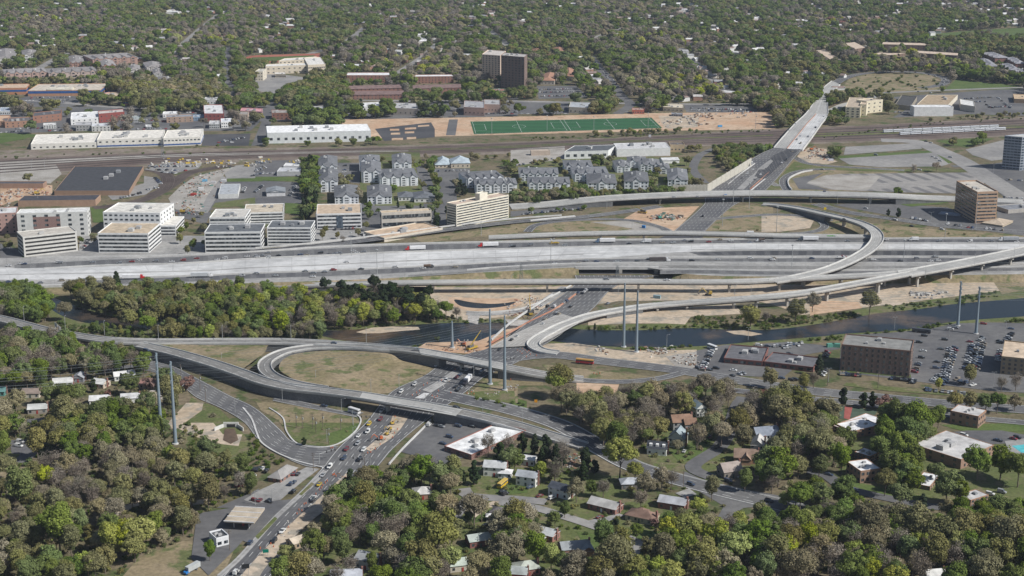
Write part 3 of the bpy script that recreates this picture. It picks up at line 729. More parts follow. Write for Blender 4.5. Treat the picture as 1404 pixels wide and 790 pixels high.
def crane(label, s, rz, reach, up, z=.2, name='mobile_crane'):
    q = Q(s)[0]; p = G(q[0], q[1], z); r = empty(name, p, math.radians(rz)); tag(r, label, 'crane')
    b = MB(); b.box((0, 0, 1.3), (9, 2.6, 1.2)); b.build('carrier', PAINT, r, YC)
    b = MB(); b.box((-1.5, 0, 2.6), (4, 2.4, 1.4)); b.build('upper_works', ROUGHC, r, (.12, .12, .12))
    c = MB(); c.box((1.0, .8, 2.9), (1.5, 1.0, 1.7)); c.build('operator_cabin', GLASS, r)
    for x in (-3.2, -1.6, 1.6, 3.4):
        for y in (-1.2, 1.2): link('wheel', WHB, r, None, (x, y, .5))
    m = MB(); m.tube((-1.5, 0, 3), (-1.5 + reach * .6, 0, 3 + up * .6), .45, .38, 4); m.tube((-1.5 + reach * .55, 0, 3 + up * .55), (-1.5 + reach, 0, 3 + up), .3, .22, 4); m.build('boom', PAINT, r, YC)
    l = MB(); l.tube((-1.5 + reach, 0, 3 + up), (-1.5 + reach, 0, max(3, up * .3)), .06, .06, 4); l.build('hoist_rope', CABLE, r); return r
# ---------------------------------------------------------------- masts, poles, lamps
def pylon(label, sb, top, group='steel power line poles'):
    q = Q(sb)[0]; p = G(q[0], q[1]); lo, hi = 5, 120
    for _ in range(30):
        h = (lo + hi) / 2
        if PX((p.x, p.y, h))[1] > top: lo = h
        else: hi = h
    r = empty('power_pole', p); tag(r, label, 'power pole', group)
    m = MB(); seg = 6
    for i in range(seg): m.tube((0, 0, h * i / seg), (0, 0, h * (i + 1) / seg), 1.15 - .62 * i / seg, 1.15 - .62 * (i + 1) / seg, 12)
    m.build('mast', STEEL, r); f = MB(); f.tube((0, 0, -.2), (0, 0, .7), 1.9, 1.9, 12); f.build('footing', CONCW, r)
    arms = []
    for i in range(6):
        z = h * (.97 - .065 * (i % 3) * 1.5) ; s_ = 1 if i < 3 else -1
        a = MB(); a.tube((0, 0, z), (0, s_ * 2.7, z + .4), .2, .12, 5); a.tube((0, s_ * 2.7, z + .4), (0, s_ * 2.7, z - 1.1), .17, .17, 6); a.build('insulator_arm', STEEL, r); arms.append(p + Vector((0, s_ * 2.7, z - 1.1)))
    return p, h, arms
def wires(label, A, B, sag=4, name='power_line', r=.07):
    mb = MB()
    for a, b in zip(A, B):
        prev = a
        for i in range(1, 13):
            t = i / 12; q = a.lerp(b, t); q.z -= sag * 4 * t * (1 - t); mb.tube(prev, q, r, r, 3); prev = q
    tag(mb.build(name, CABLE), label, 'power line', 'wires strung between the power poles')
LAMPS = {}
def lamp(s, label, h=11, arm=2.4, rz=0, z=0, group='street lamps along the roads', mast=False, double=False, collect=None):
    for q in Q(s):
        p = G(q[0], q[1], z); r = empty('light_mast' if mast else 'street_lamp', p, math.radians(rz))
        key = (h, arm, mast, double)
        if key not in LAMPS:
            m = MB(); m.tube((0, 0, 0), (0, 0, h), .28 if mast else .16, .16 if mast else .10, 6); pm = m.mesh('pole', LAMPM)
            hm = MB()
            if mast: hm.tube((0, 0, h - .6), (0, 0, h), 1.1, 1.1, 8)
            else:
                for s_ in ((1, -1) if double else (1,)): hm.tube((0, 0, h - .2), (arm * s_, 0, h + .3), .07, .06, 4); hm.box((arm * s_, 0, h + .25), (.9, .35, .2))
            LAMPS[key] = (pm, hm.mesh('lamp_head', LAMPM))
        link('pole', LAMPS[key][0], r); link('lamp_head', LAMPS[key][1], r); tag(r, None, 'street lamp', group); AUTO.append((r, label, (q[0], q[1])))
# ---------------------------------------------------------------- trees
def leafcloud(rr, h, r, n, size, shape='round', base=.28, clumps=26, hollow=.55):
    """quads on the shells of leaf clumps spread through the crown; returns verts, faces"""
    lob = rr.normal(size=(4, 3)); lob /= np.linalg.norm(lob, axis=1)[:, None]; zc = h * (base + 1) / 2; hz = h * (1 - base) / 2; C = []; tries = 0
    while len(C) < clumps and tries < 4000:
        tries += 1; p = rr.uniform(-1, 1, 3); l = np.linalg.norm(p)
        if l > 1 or l < .25: continue
        if shape == 'cone':
            f = 1 - (p[2] + 1) / 2; q = np.array([p[0] * r * (f * .9 + .12), p[1] * r * (f * .9 + .12), p[2] * hz]); cr = r * (.18 + .22 * f)
        elif shape == 'spread': q = np.array([p[0] * r * .85, p[1] * r * .85, (p[2] * .55 + .3 - .25 * (p[0] ** 2 + p[1] ** 2)) * hz]); cr = r * rr.uniform(.22, .36)
        elif shape == 'tall': q = np.array([p[0] * r * .7, p[1] * r * .7, p[2] * hz * .92]); cr = r * rr.uniform(.28, .42)
        elif shape == 'pine':
            q = np.array([p[0] * r * .75, p[1] * r * .75, (.35 + .6 * abs(p[2])) * hz]); cr = r * rr.uniform(.25, .38)
        else: lf_ = .70 + .42 * max(0, float((lob @ (p / l)).max())) ** 2; q = np.array([p[0] * r * .86, p[1] * r * .86, p[2] * hz * .88]) * lf_; cr = r * rr.uniform(.16, .34) * (1.5 if clumps < 20 else 1)
        C.append((q, cr))
    m = n // len(C); V = []
    for q, cr in C:
        d = rr.normal(size=(m, 3)); d /= np.linalg.norm(d, axis=1)[:, None]; rad = cr * (hollow + (1.08 - hollow) * rr.rand(m)) ** .6
        c = q + d * rad[:, None] * np.array([1, 1, .8])
        nn = d + rr.normal(size=(m, 3)) * .55 + np.array([0, 0, .25]); nn += c / max(r, 1) * .4; nn /= np.linalg.norm(nn, axis=1)[:, None]
        a = np.cross(nn, rr.normal(size=(m, 3))); a /= np.linalg.norm(a, axis=1)[:, None]; b = np.cross(nn, a)
        s = (size * rr.uniform(.55, 1.25, m))[:, None]
        c = c + np.array([0, 0, zc]); V.append(np.stack([c - a * s - b * s * .7, c + a * s * .8 - b * s * .6, c + a * s + b * s * .7, c - a * s * .7 + b * s * .8], 1).reshape(-1, 3))
    V = np.concatenate(V); return V, np.arange(len(V)).reshape(-1, 4), C
def npmesh(name, V, F, mats):
    me = bpy.data.meshes.new(name); me.vertices.add(len(V)); me.vertices.foreach_set('co', V.astype(np.float32).ravel())
    k = F.shape[1]; me.loops.add(F.size); me.loops.foreach_set('vertex_index', F.astype(np.int32).ravel()); me.polygons.add(len(F))
    me.polygons.foreach_set('loop_start', np.arange(0, F.size, k, dtype=np.int32))
    me.update(calc_edges=True)
    for m in mats: me.materials.append(m)
    return me
def limbs(rr, h, r, C, trunk=.32, bare=False, base=.28, pine=False):
    mb = MB(); zt = h * (.9 if pine else .55); lean = rr.uniform(-.03, .03, 2) * h
    mb.tube((0, 0, -.3), (lean[0] * .4, lean[1] * .4, zt * .5), trunk, trunk * .75, 6); mb.tube((lean[0] * .4, lean[1] * .4, zt * .5), (lean[0], lean[1], zt), trunk * .75, trunk * .4, 6)
    if bare:
        def br(p, d, ln, rad, dep):
            q = p + d * ln; mb.tube(p, q, rad, rad * .55, 4 if dep > 2 else 3)
            if dep <= 0: return
            for _ in range(4 if dep > 1 else 4):
                e = Vector((rr.normal() * .55, rr.normal() * .55, rr.uniform(-.1, .5))) + d; e.normalize(); br(p + d * ln * rr.uniform(.45, 1), e, ln * rr.uniform(.6, .82), max(.05, rad * .5), dep - 1)
        for i in range(9):
            t = 2 * math.pi * i / 9 + rr.uniform(0, .6); z = zt * rr.uniform(.45, 1); d = Vector((math.cos(t) * .8, math.sin(t) * .8, rr.uniform(.5, 1.3))).normalized()
            br(Vector((lean[0] * .7, lean[1] * .7, z)), d, r * .55, trunk * .42, 3)
    else:
        for q, cr in C[::2]:
            z = min(zt, max(h * .22, q[2] + h * .4)); mb.tube((lean[0] * .6, lean[1] * .6, z), (q[0] * .8, q[1] * .8, q[2] * .8 + h * (base + 1) / 2), trunk * .3, .05, 3)
    return mb
TV = {}         # tree variants: key -> list of (crown mesh, trunk mesh, h, r)
def variant(key, leaf, shape, h, r, n, size, seed, base=.28, clumps=26, bare=False, trunk=.32, hollow=.55):
    rr = np.random.RandomState(seed)
    V, F, C = leafcloud(rr, h, r, n, size, shape, base, clumps, hollow)
    TV.setdefault(key, []).append((npmesh('crown', V, F, [LEAF[leaf]]), limbs(rr, h, r, C, trunk, bare, base, shape == 'pine').mesh('trunk', BARK), h, r))
for i_ in range(4):
    for lf, sh, h_, r_ in (('g', 'round', 15, 6.2), ('o', 'round', 16, 6.5), ('y', 'round', 15, 6.0)):
        shp = ('round', 'spread', 'tall', 'round')[i_]; variant(lf, lf, shp, h_ + i_ % 3, r_ - (.8 if shp == 'tall' else 0), 7600, .30, 10 * i_ + ord(lf), clumps=60)
for i_ in range(3): variant('b', 'b', ('round', 'tall', 'spread')[i_], 15 + i_, 5.5, 2200, .19, 60 + i_, base=.22, clumps=60, bare=True)
for i_ in range(2): variant('n', 'n', ('round', 'spread')[i_], 14 + i_, 6, 6000, .25, 70 + i_, clumps=60, bare=False)
variant('p', 'p', 'round', 9, 4.6, 3000, .3, 81, base=.2)
variant('e', 'e', 'cone', 15, 3.6, 3600, .40, 83, base=.06, clumps=44); variant('e', 'e', 'tall', 12, 3.4, 3400, .4, 84, base=.08, clumps=30)
variant('P', 'e', 'pine', 21, 4.6, 2600, .42, 85, base=.25, clumps=24, trunk=.35); variant('P', 'e', 'pine', 19, 4.2, 2600, .42, 86, base=.25, clumps=22, trunk=.33)
# far, lighter crowns
for lf in 'goybnpe':
    for i_ in range(2): variant('f' + lf, lf, 'cone' if lf == 'e' else ('round', 'spread')[i_], 15 if lf != 'p' else 10, 7.4 if lf != 'e' else 4.2, 2400 if lf != 'b' else 1500, .52 if lf != 'b' else .42, 200 + ord(lf) + i_, clumps=14, base=.15, hollow=.8)
BUSH = []
for i_, lf in enumerate('uonu'):
    rr_ = np.random.RandomState(300 + i_); V_, F_, _ = leafcloud(rr_, 2.6, 2.4, 420, .26, 'round', -.15, 12); BUSH.append(npmesh('bush', V_, F_, [LEAF[lf]]))
NAMES = {'g': ('leafy_tree', 'leafy green tree'), 'o': ('leafy_tree', 'olive-green spring tree'), 'y': ('leafy_tree', 'bright yellow-green tree'), 'b': ('bare_tree', 'grey-brown bare tree'),
         'n': ('budding_tree', 'tan budding tree'), 'p': ('blossoming_tree', 'small pinkish blossoming tree'), 'e': ('evergreen_tree', 'dark evergreen tree'), 'P': ('pine_tree', 'tall dark pine with bare trunk')}
TREES = []       # (key, X, Y, scale, rot, where, ypx, xpx)
def scatter_px(polys, step, zc, jit=.48, seed=0, dens=1.0):
    rr = np.random.RandomState(seed); out = []
    for poly in polys:
        P = [(p[0], p[1]) for p in poly]; W_ = [G(p[0], max(p[1], -60), zc) for p in P]
        x0, x1 = min(p.x for p in W_), max(p.x for p in W_); y0, y1 = min(p.y for p in W_), max(p.y for p in W_)
        X, Y = np.meshgrid(np.arange(x0, x1, step), np.arange(y0, y1, step)); X = X.ravel() + rr.uniform(-jit, jit, X.size) * step; Y = Y.ravel() + rr.uniform(-jit, jit, Y.size) * step
        px, py = PXn(X, Y, zc); k = inpoly(px, py, P) & (rr.rand(X.size) < dens); out.append(np.c_[X[k], Y[k], px[k], py[k]])
    return np.concatenate(out)
def zone(s, mix, step=9, zc=8, where='in the wood', dens=1.0, seed=1, sc=(.75, 1.15), guard_=True, far=False, cl=60., free_=True):
    pts = scatter_px([Q(s)], step, zc, seed=seed, dens=dens)
    if free_: pts = pts[free(pts[:, 0], pts[:, 1])]
    if guard_:
        for g in protect:
            xs = [p[0] for p in g]; ys = [p[1] for p in g]
            k = (pts[:, 2] > min(xs)) & (pts[:, 2] < max(xs)) & (pts[:, 3] > min(ys)) & (pts[:, 3] < max(ys))
            if not k.any(): continue
            hit = np.zeros(len(pts), bool); hit[k] = inpoly(pts[k, 2], pts[k, 3], g); pts = pts[~hit]
    rr = np.random.RandomState(seed + 99); kinds = ''.join(c * n for c, n in mix); a1, a2, a3 = rr.uniform(0, 6, 3)
    for X, Y, px, py in pts:
        # neighbouring trees tend to be alike
        f = .5 + .25 * (math.sin(X / cl + a1) + math.sin(Y / (cl * 1.7) + a2 + X / (cl * 2))) ; i = int((f * .55 + rr.rand() * .45) * len(kinds)) % len(kinds)
        TREES.append([kinds[i], X, Y, rr.uniform(*sc) * (1 if rr.rand() > .12 else 1.2), rr.uniform(0, 6.28), where, py, px, far])
def tree(s, where, key='o', size=None, base=False):
    """single trees: crown centre x,y[,kind][,scale]"""
    for q in Q(s):
        k = q[2] if len(q) > 2 else key; sc = float(q[3]) if len(q) > 3 else (size or 1.0); h = TV[k][0][2] * sc * .6
        p = G(q[0], q[1], 0 if base else h); TREES.append([k, p.x, p.y, sc, R.uniform(0, 6.28), where, q[1], q[0], False])
SRC = {}
def scatter(name, label, cat, srcs, pts, group=None, kind='stuff'):
    """one object of countless members: points with the members' meshes instanced on them. srcs: list of object tuples"""
    me = bpy.data.meshes.new(name); me.from_pydata([p[:3] for p in pts], [], [])
    for nm, ix, ty in (('size', 3, 'FLOAT'), ('turn', 4, 'FLOAT'), ('pick', 5, 'INT')):
        a = me.attributes.new(nm, ty, 'POINT'); a.data.foreach_set('value', [p[ix] for p in pts])
    o = link(name, me); tag(o, label, cat, group, kind)
    ng = bpy.data.node_groups.new(name, 'GeometryNodeTree'); ng.interface.new_socket('Geometry', in_out='INPUT', socket_type='NodeSocketGeometry'); ng.interface.new_socket('Geometry', in_out='OUTPUT', socket_type='NodeSocketGeometry')
    n = ng.nodes; i_ = n.new('NodeGroupInput'); o_ = n.new('NodeGroupOutput'); J = n.new('GeometryNodeJoinGeometry')
    def attr(nm, ty): a = n.new('GeometryNodeInputNamedAttribute'); a.data_type = ty; a.inputs[0].default_value = nm; return a.outputs[0]
    sz, tu, pk = attr('size', 'FLOAT'), attr('turn', 'FLOAT'), attr('pick', 'INT'); cx = n.new('ShaderNodeCombineXYZ'); ng.links.new(tu, cx.inputs[2])
    for k, obs in enumerate(srcs):
        ip = n.new('GeometryNodeInstanceOnPoints'); cmp_ = n.new('FunctionNodeCompare'); cmp_.data_type = 'INT'; cmp_.operation = 'EQUAL'
        ng.links.new(pk, [s for s in cmp_.inputs if s.type == 'INT'][0]); [s for s in cmp_.inputs if s.type == 'INT'][1].default_value = k
        ng.links.new(cmp_.outputs[0], ip.inputs['Selection']); ng.links.new(i_.outputs[0], ip.inputs['Points']); jj = n.new('GeometryNodeJoinGeometry')
        for ob in obs:
            oi = n.new('GeometryNodeObjectInfo'); oi.transform_space = 'ORIGINAL'; oi.inputs[0].default_value = ob; ng.links.new([s for s in oi.outputs if s.name == 'Geometry'][0], jj.inputs[0])
        ng.links.new(jj.outputs[0], ip.inputs['Instance']); ng.links.new(cx.outputs[0], ip.inputs['Rotation']); ng.links.new(sz, ip.inputs['Scale'])
        ng.links.new(ip.outputs[0], J.inputs[0])
    ng.links.new(J.outputs[0], o_.inputs[0]); md = o.modifiers.new('members', 'NODES'); md.node_group = ng; return o
LANDMARKS = []   # (text, 'x,y')
def place_trees(n_ind):
    TREES.sort(key=lambda t: -t[6]); used = {}; rest = []; farsrc = {}
    lm = [(t, Q(s)[0]) for t, s in LANDMARKS]
    for t in TREES:
        key, X, Y, sc, rot, where, py, px, far = t; nm = NAMES[key][0]; used[nm] = used.get(nm, 0)
        vs_ = TV[key]; vi = int(abs(X * 13.7 + Y * 7.3)) % len(vs_); me_c, me_t, h, r = vs_[vi]
        if not far and used[nm] < n_ind.get(nm, 300) and py < 845 and -60 < px < 1464:
            used[nm] += 1; e = empty(nm, (X, Y, 0), rot); e.scale = (sc, sc, sc * R.uniform(.9, 1.1)); c = link('crown', me_c, e); tr = link('trunk', me_t, e)
            SRC.setdefault((key, vi), (c, tr)); bx, by = PX((X, Y, 0)); sz = 'tall ' if sc > 1.08 else 'small ' if sc < .82 else ''
            best = min(lm, key=lambda q: math.hypot(q[1][0] - px, (q[1][1] - py) * 1.3)); dx, dy = px - best[1][0], (py - best[1][1]) * 1.3
            rel = ('behind' if dy < 0 else 'in front of') if abs(dy) > abs(dx) else ('left of' if dx < 0 else 'right of')
            if math.hypot(dx, dy) < 12: rel = 'beside'
            look = NAMES[key][1]
            if look.startswith(('tall', 'small')): sz = ''
            tag(e, None, 'tree', f'{NAMES[key][1]}s {where}'); AUTO.append((e, f'{sz}{look} {rel} {best[0]}', (px, py)))
        else: rest.append(t)
    # the rest is one woodland
    keys = []; pts = []
    for key, X, Y, sc, rot, where, py, px, far in rest:
        if py > 300 and not far:
            vi = int(abs(X * 13.7 + Y * 7.3)) % len(TV[key]); k = (key, vi)
            if k not in SRC: k = next((q for q in SRC if q[0] == key), next(iter(SRC)))
            src = SRC[k]
        else:
            kk = 'f' + (key if key != 'P' else 'e'); vi = int(abs(X * 3.7 + Y * 1.3)) % 2; k = (kk, vi)
            if k not in farsrc:     # the first of each is an ordinary single tree
                me_c, me_t, h, r = TV[kk][vi]; nm, look = NAMES[key if key != 'P' else 'e']; e = empty(nm, (X, Y, 0), rot); e.scale = (sc,) * 3
                farsrc[k] = (link('crown', me_c, e), link('trunk', me_t, e)); tag(e, None, 'tree'); AUTO.append((e, look + ' in the far suburb', (px, py))); continue
            src = farsrc[k]
        if k not in keys: keys.append(k); SRC[k] = src
        pts.append((X, Y, 0, sc, rot, keys.index(k)))
    scatter('woodland', 'mixed spring woodland of green, olive and brown crowns covering the suburb and river wood', 'woodland', [SRC[k] for k in keys], pts)
    return len(rest), used
# ================================================================ THE PLACE: ground, water, roads
g_ = MB(); g_.quad((-9000, -500, 0), (9000, -500, 0), (9000, 16000, 0), (-9000, 16000, 0)); o_ = g_.build('ground', GROUND); o_['kind'] = 'structure'
# open country pieces (surveyed outlines)
lot('meadow', 'b 0,20 300,10 700,0 1130,0 1150,130 700,420 300,400 0,200', MEAD, 1, grd=False)
lot('grass_verge', '0 -40,205 60,185 0,182 -40,184', LAWN, 2)
lot('meadow', '0 330,590 300,560 262,545 245,590 262,625 330,640 352,620', GRASS, 1, occ_=False)
lot('meadow', '0 160,800 190,765 250,742 300,745 330,735 305,790 290,815', MEAD, 1)
lot('grass_verge', '0 -30,645 0,640 25,640 22,655 -30,662', MEAD, 2)
# river and banks
lot('river_bank', '0 40,392 110,415 215,440 330,448 470,450 560,440 650,438 760,440 800,446 940,443 1060,446 1124,434 1203,420 1310,405 1404,397 1500,390 1500,440 1404,440 1310,449 1156,466 1044,478 955,482 860,484 755,478 700,476 620,482 540,482 470,476 330,472 215,468 100,452 50,424', GRASS, 1, occ_=False)
lot('river', '0 55,400 75,409 107,421 149,433 213,442 300,448 400,452 470,453 520,449 560,446 620,443 700,443 760,447 800,452 880,453 940,450 1000,452 1060,452 1124,444 1203,430 1260,424 1310,417 1404,409 1500,400 1500,426 1404,434 1310,441 1243,452 1156,458 1130,461 1044,468 955,475 860,476 800,473 755,468 700,466 660,470 620,474 540,474 470,467 430,460 330,456 230,453 160,448 105,440 70,424', WATER, 2, smooth=True, grd=True)
lot('sand_bar', 'B 520,285 600,262 700,256 840,258 850,272 760,278 640,290 560,292', DIRT, 3); lot('sand_bar', 'C 1110,280 1200,275 1300,295 1240,305 1150,295', DIRT, 3)
# construction ground between the ramps
lot('bare_ground', '7 520,480 700,375 830,370 1010,362 880,495 840,495 700,450 520,440', DIRTO, 2, smooth=False)
lot('bare_ground', '7 1030,495 1180,360 1404,350 1404,495', MEAD, 2); lot('bare_ground', '8 0,410 180,415 280,440 260,480 100,500 0,500', DIRT, 3)
lot('meadow', '8 0,345 120,370 330,420 480,460 545,545 0,545 330,470 280,430', MEAD, 2)
lot('meadow', '8 560,450 800,475 1404,520 1404,540 640,540', MEAD, 2)
lot('meadow', '7 0,450 100,440 700,440 800,495 0,500', MEAD, 2); lot('gravel_patch', 'a 700,320 1000,310 1250,370 1280,395 900,395 1050,375', GRAV, 3)
lot('meadow', '6 830,530 1404,470 1404,530 1190,525 900,560', MEAD, 2)
lot('meadow', 'f 180,330 520,340 700,380 1404,420 1404,600 0,600 300,590', MEAD, 2)
lot('grass_verge', 'f 520,360 700,400 1400,430 700,425 470,470 400,590 300,590', GRASS, 3)
lot('bare_ground', 'f 560,290 640,250 780,260 800,340 870,360 780,385 640,370 540,320', DIRT, 3)
lot('bare_ground', '0 590,382 545,393 700,395 690,430 640,440 600,430 590,410', DIRT, 2)
lot('gravel_yard', '0 345,388 545,380 600,366 640,380 600,384 547,392 400,396', GRAV, 2)
lot('bare_ground', '0 700,395 790,392 1400,372 1404,395 1300,408 1200,420 1140,428 1100,432 1060,418 1020,410 940,412 850,413 735,430 640,440', DIRT, 2)
lot('bare_ground', 'C 400,210 700,170 1150,140 1200,190 930,205 900,245 800,240 600,240 400,250', DIRT, 3)
lot('pond', 'b 195,240 330,262 480,275 600,268 680,258 640,285 520,305 380,310 240,290', WATER, 4, smooth=True); lot('pond_bank', 'b 150,225 300,225 480,232 690,230 740,262 660,310 500,330 340,330 200,300', DIRTO, 3, smooth=True)
lot('riprap', 'b 600,400 820,405 740,455 640,450', RIPR, 4); lot('riprap', 'b 300,350 400,360 380,440 300,420', RIPR, 4)
lot('bare_ground', 'B 820,375 880,340 1150,330 1300,270 1354,262 1200,400 1080,395 940,385', DIRTO, 3)
lot('bare_ground', 'C 160,345 320,340 560,375 700,380 960,375 980,490 860,485 440,430 170,385', DIRT, 2); lot('gravel_patch', 'C 800,410 960,385 960,480 860,470', GRAV, 4)
lot('bare_ground', 'D 250,120 500,130 520,160 300,190 250,200', DIRTO, 2); lot('bare_ground', 'D 600,110 900,40 1150,0 1200,70 900,110 680,150', DIRT, 3); lot('river_bank', 'D 1180,0 1404,0 1404,60 1240,90', MEAD, 3)
lot('bare_ground', 'C 0,510 160,520 170,560 0,560', MEAD, 2); lot('bare_ground', 'C 340,545 560,555 540,620 420,615 340,590', DIRTO, 3, occ_=False); lot('meadow', 'C 160,450 520,490 740,515 560,530 340,525 200,490', MEAD, 2)
lot('grass_verge', 'B 1130,580 1210,505 1354,500 1354,650 1240,640 1090,600', MEAD, 2); lot('grass_verge', 'c 430,350 600,330 850,330 860,430 600,400 450,380', GRASS, 3)
# the loop's meadow slopes from the ramp down to the avenue; the island between the ramps is filled to ramp height
def hill(name, s, cs, m):
    p = spline([G(q[0], q[1], float(q[2])) for q in Q(s)], 4, True); c = [G(q[0], q[1], float(q[2])) for q in Q(cs)][0]; n = len(p); mb = MB(); K = 5
    rings = [[q.lerp(c, k / K) for q in p] for k in range(K)]
    for k in range(K - 1):
        for i in range(n): j = (i + 1) % n; mb.quad(rings[k][i], rings[k][j], rings[k + 1][j], rings[k + 1][i])
    for i in range(n): mb.tri(rings[-1][i], rings[-1][(i + 1) % n], c)
    o = mb.build(name, m); o['kind'] = 'structure'; occupy(p)
    for i in range(n):
        if p[i].z < 0.1: continue
    return o
hill('meadow_hill', 'B 122,468,5.6 150,420,5.7 230,392,5.8 400,378,5.8 600,386,5.6 702,398,5 760,432,2 905,468,.1 865,520,.1 690,597,.1 560,592,1.5 380,562,4.5 250,545,5.6 160,505,5.6', 'B 560,480,3.2', MEAD)
hill('grass_rim', 'B 122,472,5.75 150,423,5.85 230,396,5.95 400,382,5.95 600,390,5.7 640,405,5.2 400,400,5.7 250,415,5.7 190,450,5.6 175,480,5.7 260,520,5.65 380,545,4.9 370,556,4.9 250,540,5.8 160,502,5.8', 'B 160,470,5.8', GRASS) if False else None
hill('filled_island', 'A 770,352,6.2 1060,350,6 1354,351,5.8 B 60,360,5.8 45,392,5.8 0,425,5.8 -60,470,6 -110,490,6 A 1180,490,6 1000,437,6', 'A 1150,410,5.9', MEAD)
lot('meadow', 'B 0,640 150,655 350,680 500,715 540,750 500,790 480,800 160,800 120,740 30,690', MEAD, 2); lot('meadow', 'F 155,0 540,0 530,50 480,100 370,122 260,115 180,80', GRASS, 3)
lot('grass_verge', 'F 370,60 540,0 525,50 470,95 380,110', LAWN, 4)
# left side: cleared pylons ground
lot('dirt_track', 'A 960,650 1050,648 1040,690 970,740 900,790 860,760', DIRT, 2); lot('bare_ground', 'E 860,0 1100,0 1150,60 1250,60 1230,120 1140,110 1000,70', DIRT, 2, occ_=False)
# ---------------------------------------------------------------- rail corridor and parking north of the highway
band('rail_tracks', '0 -80,222 0,218 180,211 360,206 530,202 700,196 880,188 1060,178 1200,172 1404,162 1500,156', '0 -80,243 0,241 100,234 200,225 360,217 530,213 700,208 880,200 1060,197 1200,193 1300,190 1404,184 1500,180', RAIL, 1)
band('rail_ground', '0 -90,207 180,204.5 360,203 530,200 700,195 880,187 1060,177 1200,171 1404,161 1500,155', '0 -90,249 100,240 200,229 360,221 530,217 700,211 880,202 1060,199 1200,195 1404,186 1500,181', mat('rail_ground', (.16, .125, .10), (.235, .20, .165), s1=.02, s2=.2, amt=.25, c3=(.13, .13, .07)), .8); lot('gravel_strip', '0 -40,224 170,213 360,209 560,206 560,207.5 360,212 200,217 0,229 -40,231', GRAV, 2)
lot('grass_strip', '0 560,205 880,192 1060,184 1060,186 880,194.5 700,203 560,207', GRASS, 2); lot('grass_strip', '0 1100,184 1250,178 1404,171 1404,176 1250,183 1100,189', GRASS, 2)
for a_, b_ in ((.12, .2), (.3, .36), (.44, .5), (.6, .68), (.78, .84)):
    tp = Q('0 -80,222 0,218 180,211 360,206 530,202 700,196 880,188 1060,178 1200,172 1404,162 1500,156'); bt = Q('0 -80,243 0,241 180,227 360,217 530,213 700,208 880,200 1060,197 1200,193 1404,184 1500,180')
    e_ = ['0 ' + ' '.join(f'{p[0]},{p[1] + (q[1] - p[1]) * t}' for p, q in zip(tp, bt)) for t in (a_, b_)]; band('rail_tracks', *e_, mat('rail_dark', (.055, .042, .038), (.10, .08, .07), s1=.02, s2=.3), 3, grd=False)
for s_ in ('5 1240,145 1100,165 1000,190 900,260 800,315 700,345 600,362 500,372,', '5 790,165 860,180 900,215 880,270 820,300'):
    road('rail_curve', s_.rstrip(','), 15, RAILC, 3)
lot('rail_yard', '5 0,150 300,140 330,190 270,240 0,240', GRAV, 1); lot('construction_yard', '5 0,240 280,250 280,320 100,330 0,360', DIRTO, 1)
lot('parking_lot', '5 770,165 900,125 1080,140 1060,160 920,190', OLDLOT, 3); lot('parking_lot', '5 770,200 830,210 850,250 780,300 600,330 570,300 770,240', OLDLOT, 2)
lot('construction_yard', '5 960,260 1040,205 1150,175 1260,150 1200,190 1130,300 1080,400 980,420 920,360 900,320', GRAV, 2)
lot('parking_lot', '5 1260,145 1404,135 1404,215 1215,220 1200,190', OLDLOT, 2); lot('road', '5 1190,200 1215,215 1150,330 1110,400 1060,400 1120,290', OLDLOT, 3)
lot('parking_lot', '5 1150,225 1404,230 1404,340 1150,370 1110,395', ASP, 1); lot('grass_verge', '5 1215,215 1404,212 1404,230 1215,232', LAWN, 3); lot('grass_verge', '5 1150,345 1404,310 1404,350 1130,375', GRASS, 2)
lot('parking_lot', '6 0,120 240,115 265,200 0,210', ASP, 2); lot('parking_lot', '6 0,225 240,235 250,350 0,350', ASP, 2); lot('grass_verge', '6 0,205 270,205 265,232 0,225', LAWN, 3); lot('grass_verge', '6 160,345 250,350 250,410 160,400', LAWN, 3)
lot('grass_verge', '5 480,370 550,370 555,450 500,450', LAWN, 2); lot('road', '5 930,380 1130,395 1100,460 960,420', ASP, 2)
lot('plaza', '5 430,520 1100,520 1404,590 1404,605 800,625 100,640 420,600', CONCS, 1); lot('parking_lot', '5 0,560 110,600 120,640 0,640', ASP, 1)
lot('plaza', '6 300,440 590,440 640,545 560,560 300,585', CONCS, 1); lot('parking_lot', '6 320,400 480,400 480,340 640,350 640,470 560,490 330,490', ASP, 2); lot('parking_lot', '6 560,350 1020,350 1020,460 900,470 680,500 560,500', ASP, 1)
lot('parking_lot', '6 440,130 560,130 560,240 440,230', ASP, 2); lot('road', '6 970,190 1060,190 1080,330 1010,360 990,300', ASP, 3); lot('road', '6 850,120 930,180 960,280 900,290 870,200', ASP, 3); lot('parking_lot', '6 930,160 1150,160 1130,250 980,230', ASP, 2)
lot('courtyard', '6 560,70 880,70 900,360 560,360', GRASS, 1, occ_=False); lot('courtyard', '7 0,100 950,100 1000,290 0,330', GRASS, 1, occ_=False); lot('parking_lot', '7 0,390 400,360 430,370 100,405 0,420', ASP, 2)
lot('industrial_yard', '7 0,60 290,40 290,110 0,150', GRAV, 2)
road('road', '7 1090,55 1020,85 985,130 980,175 1040,240', 10, ASP, 4)
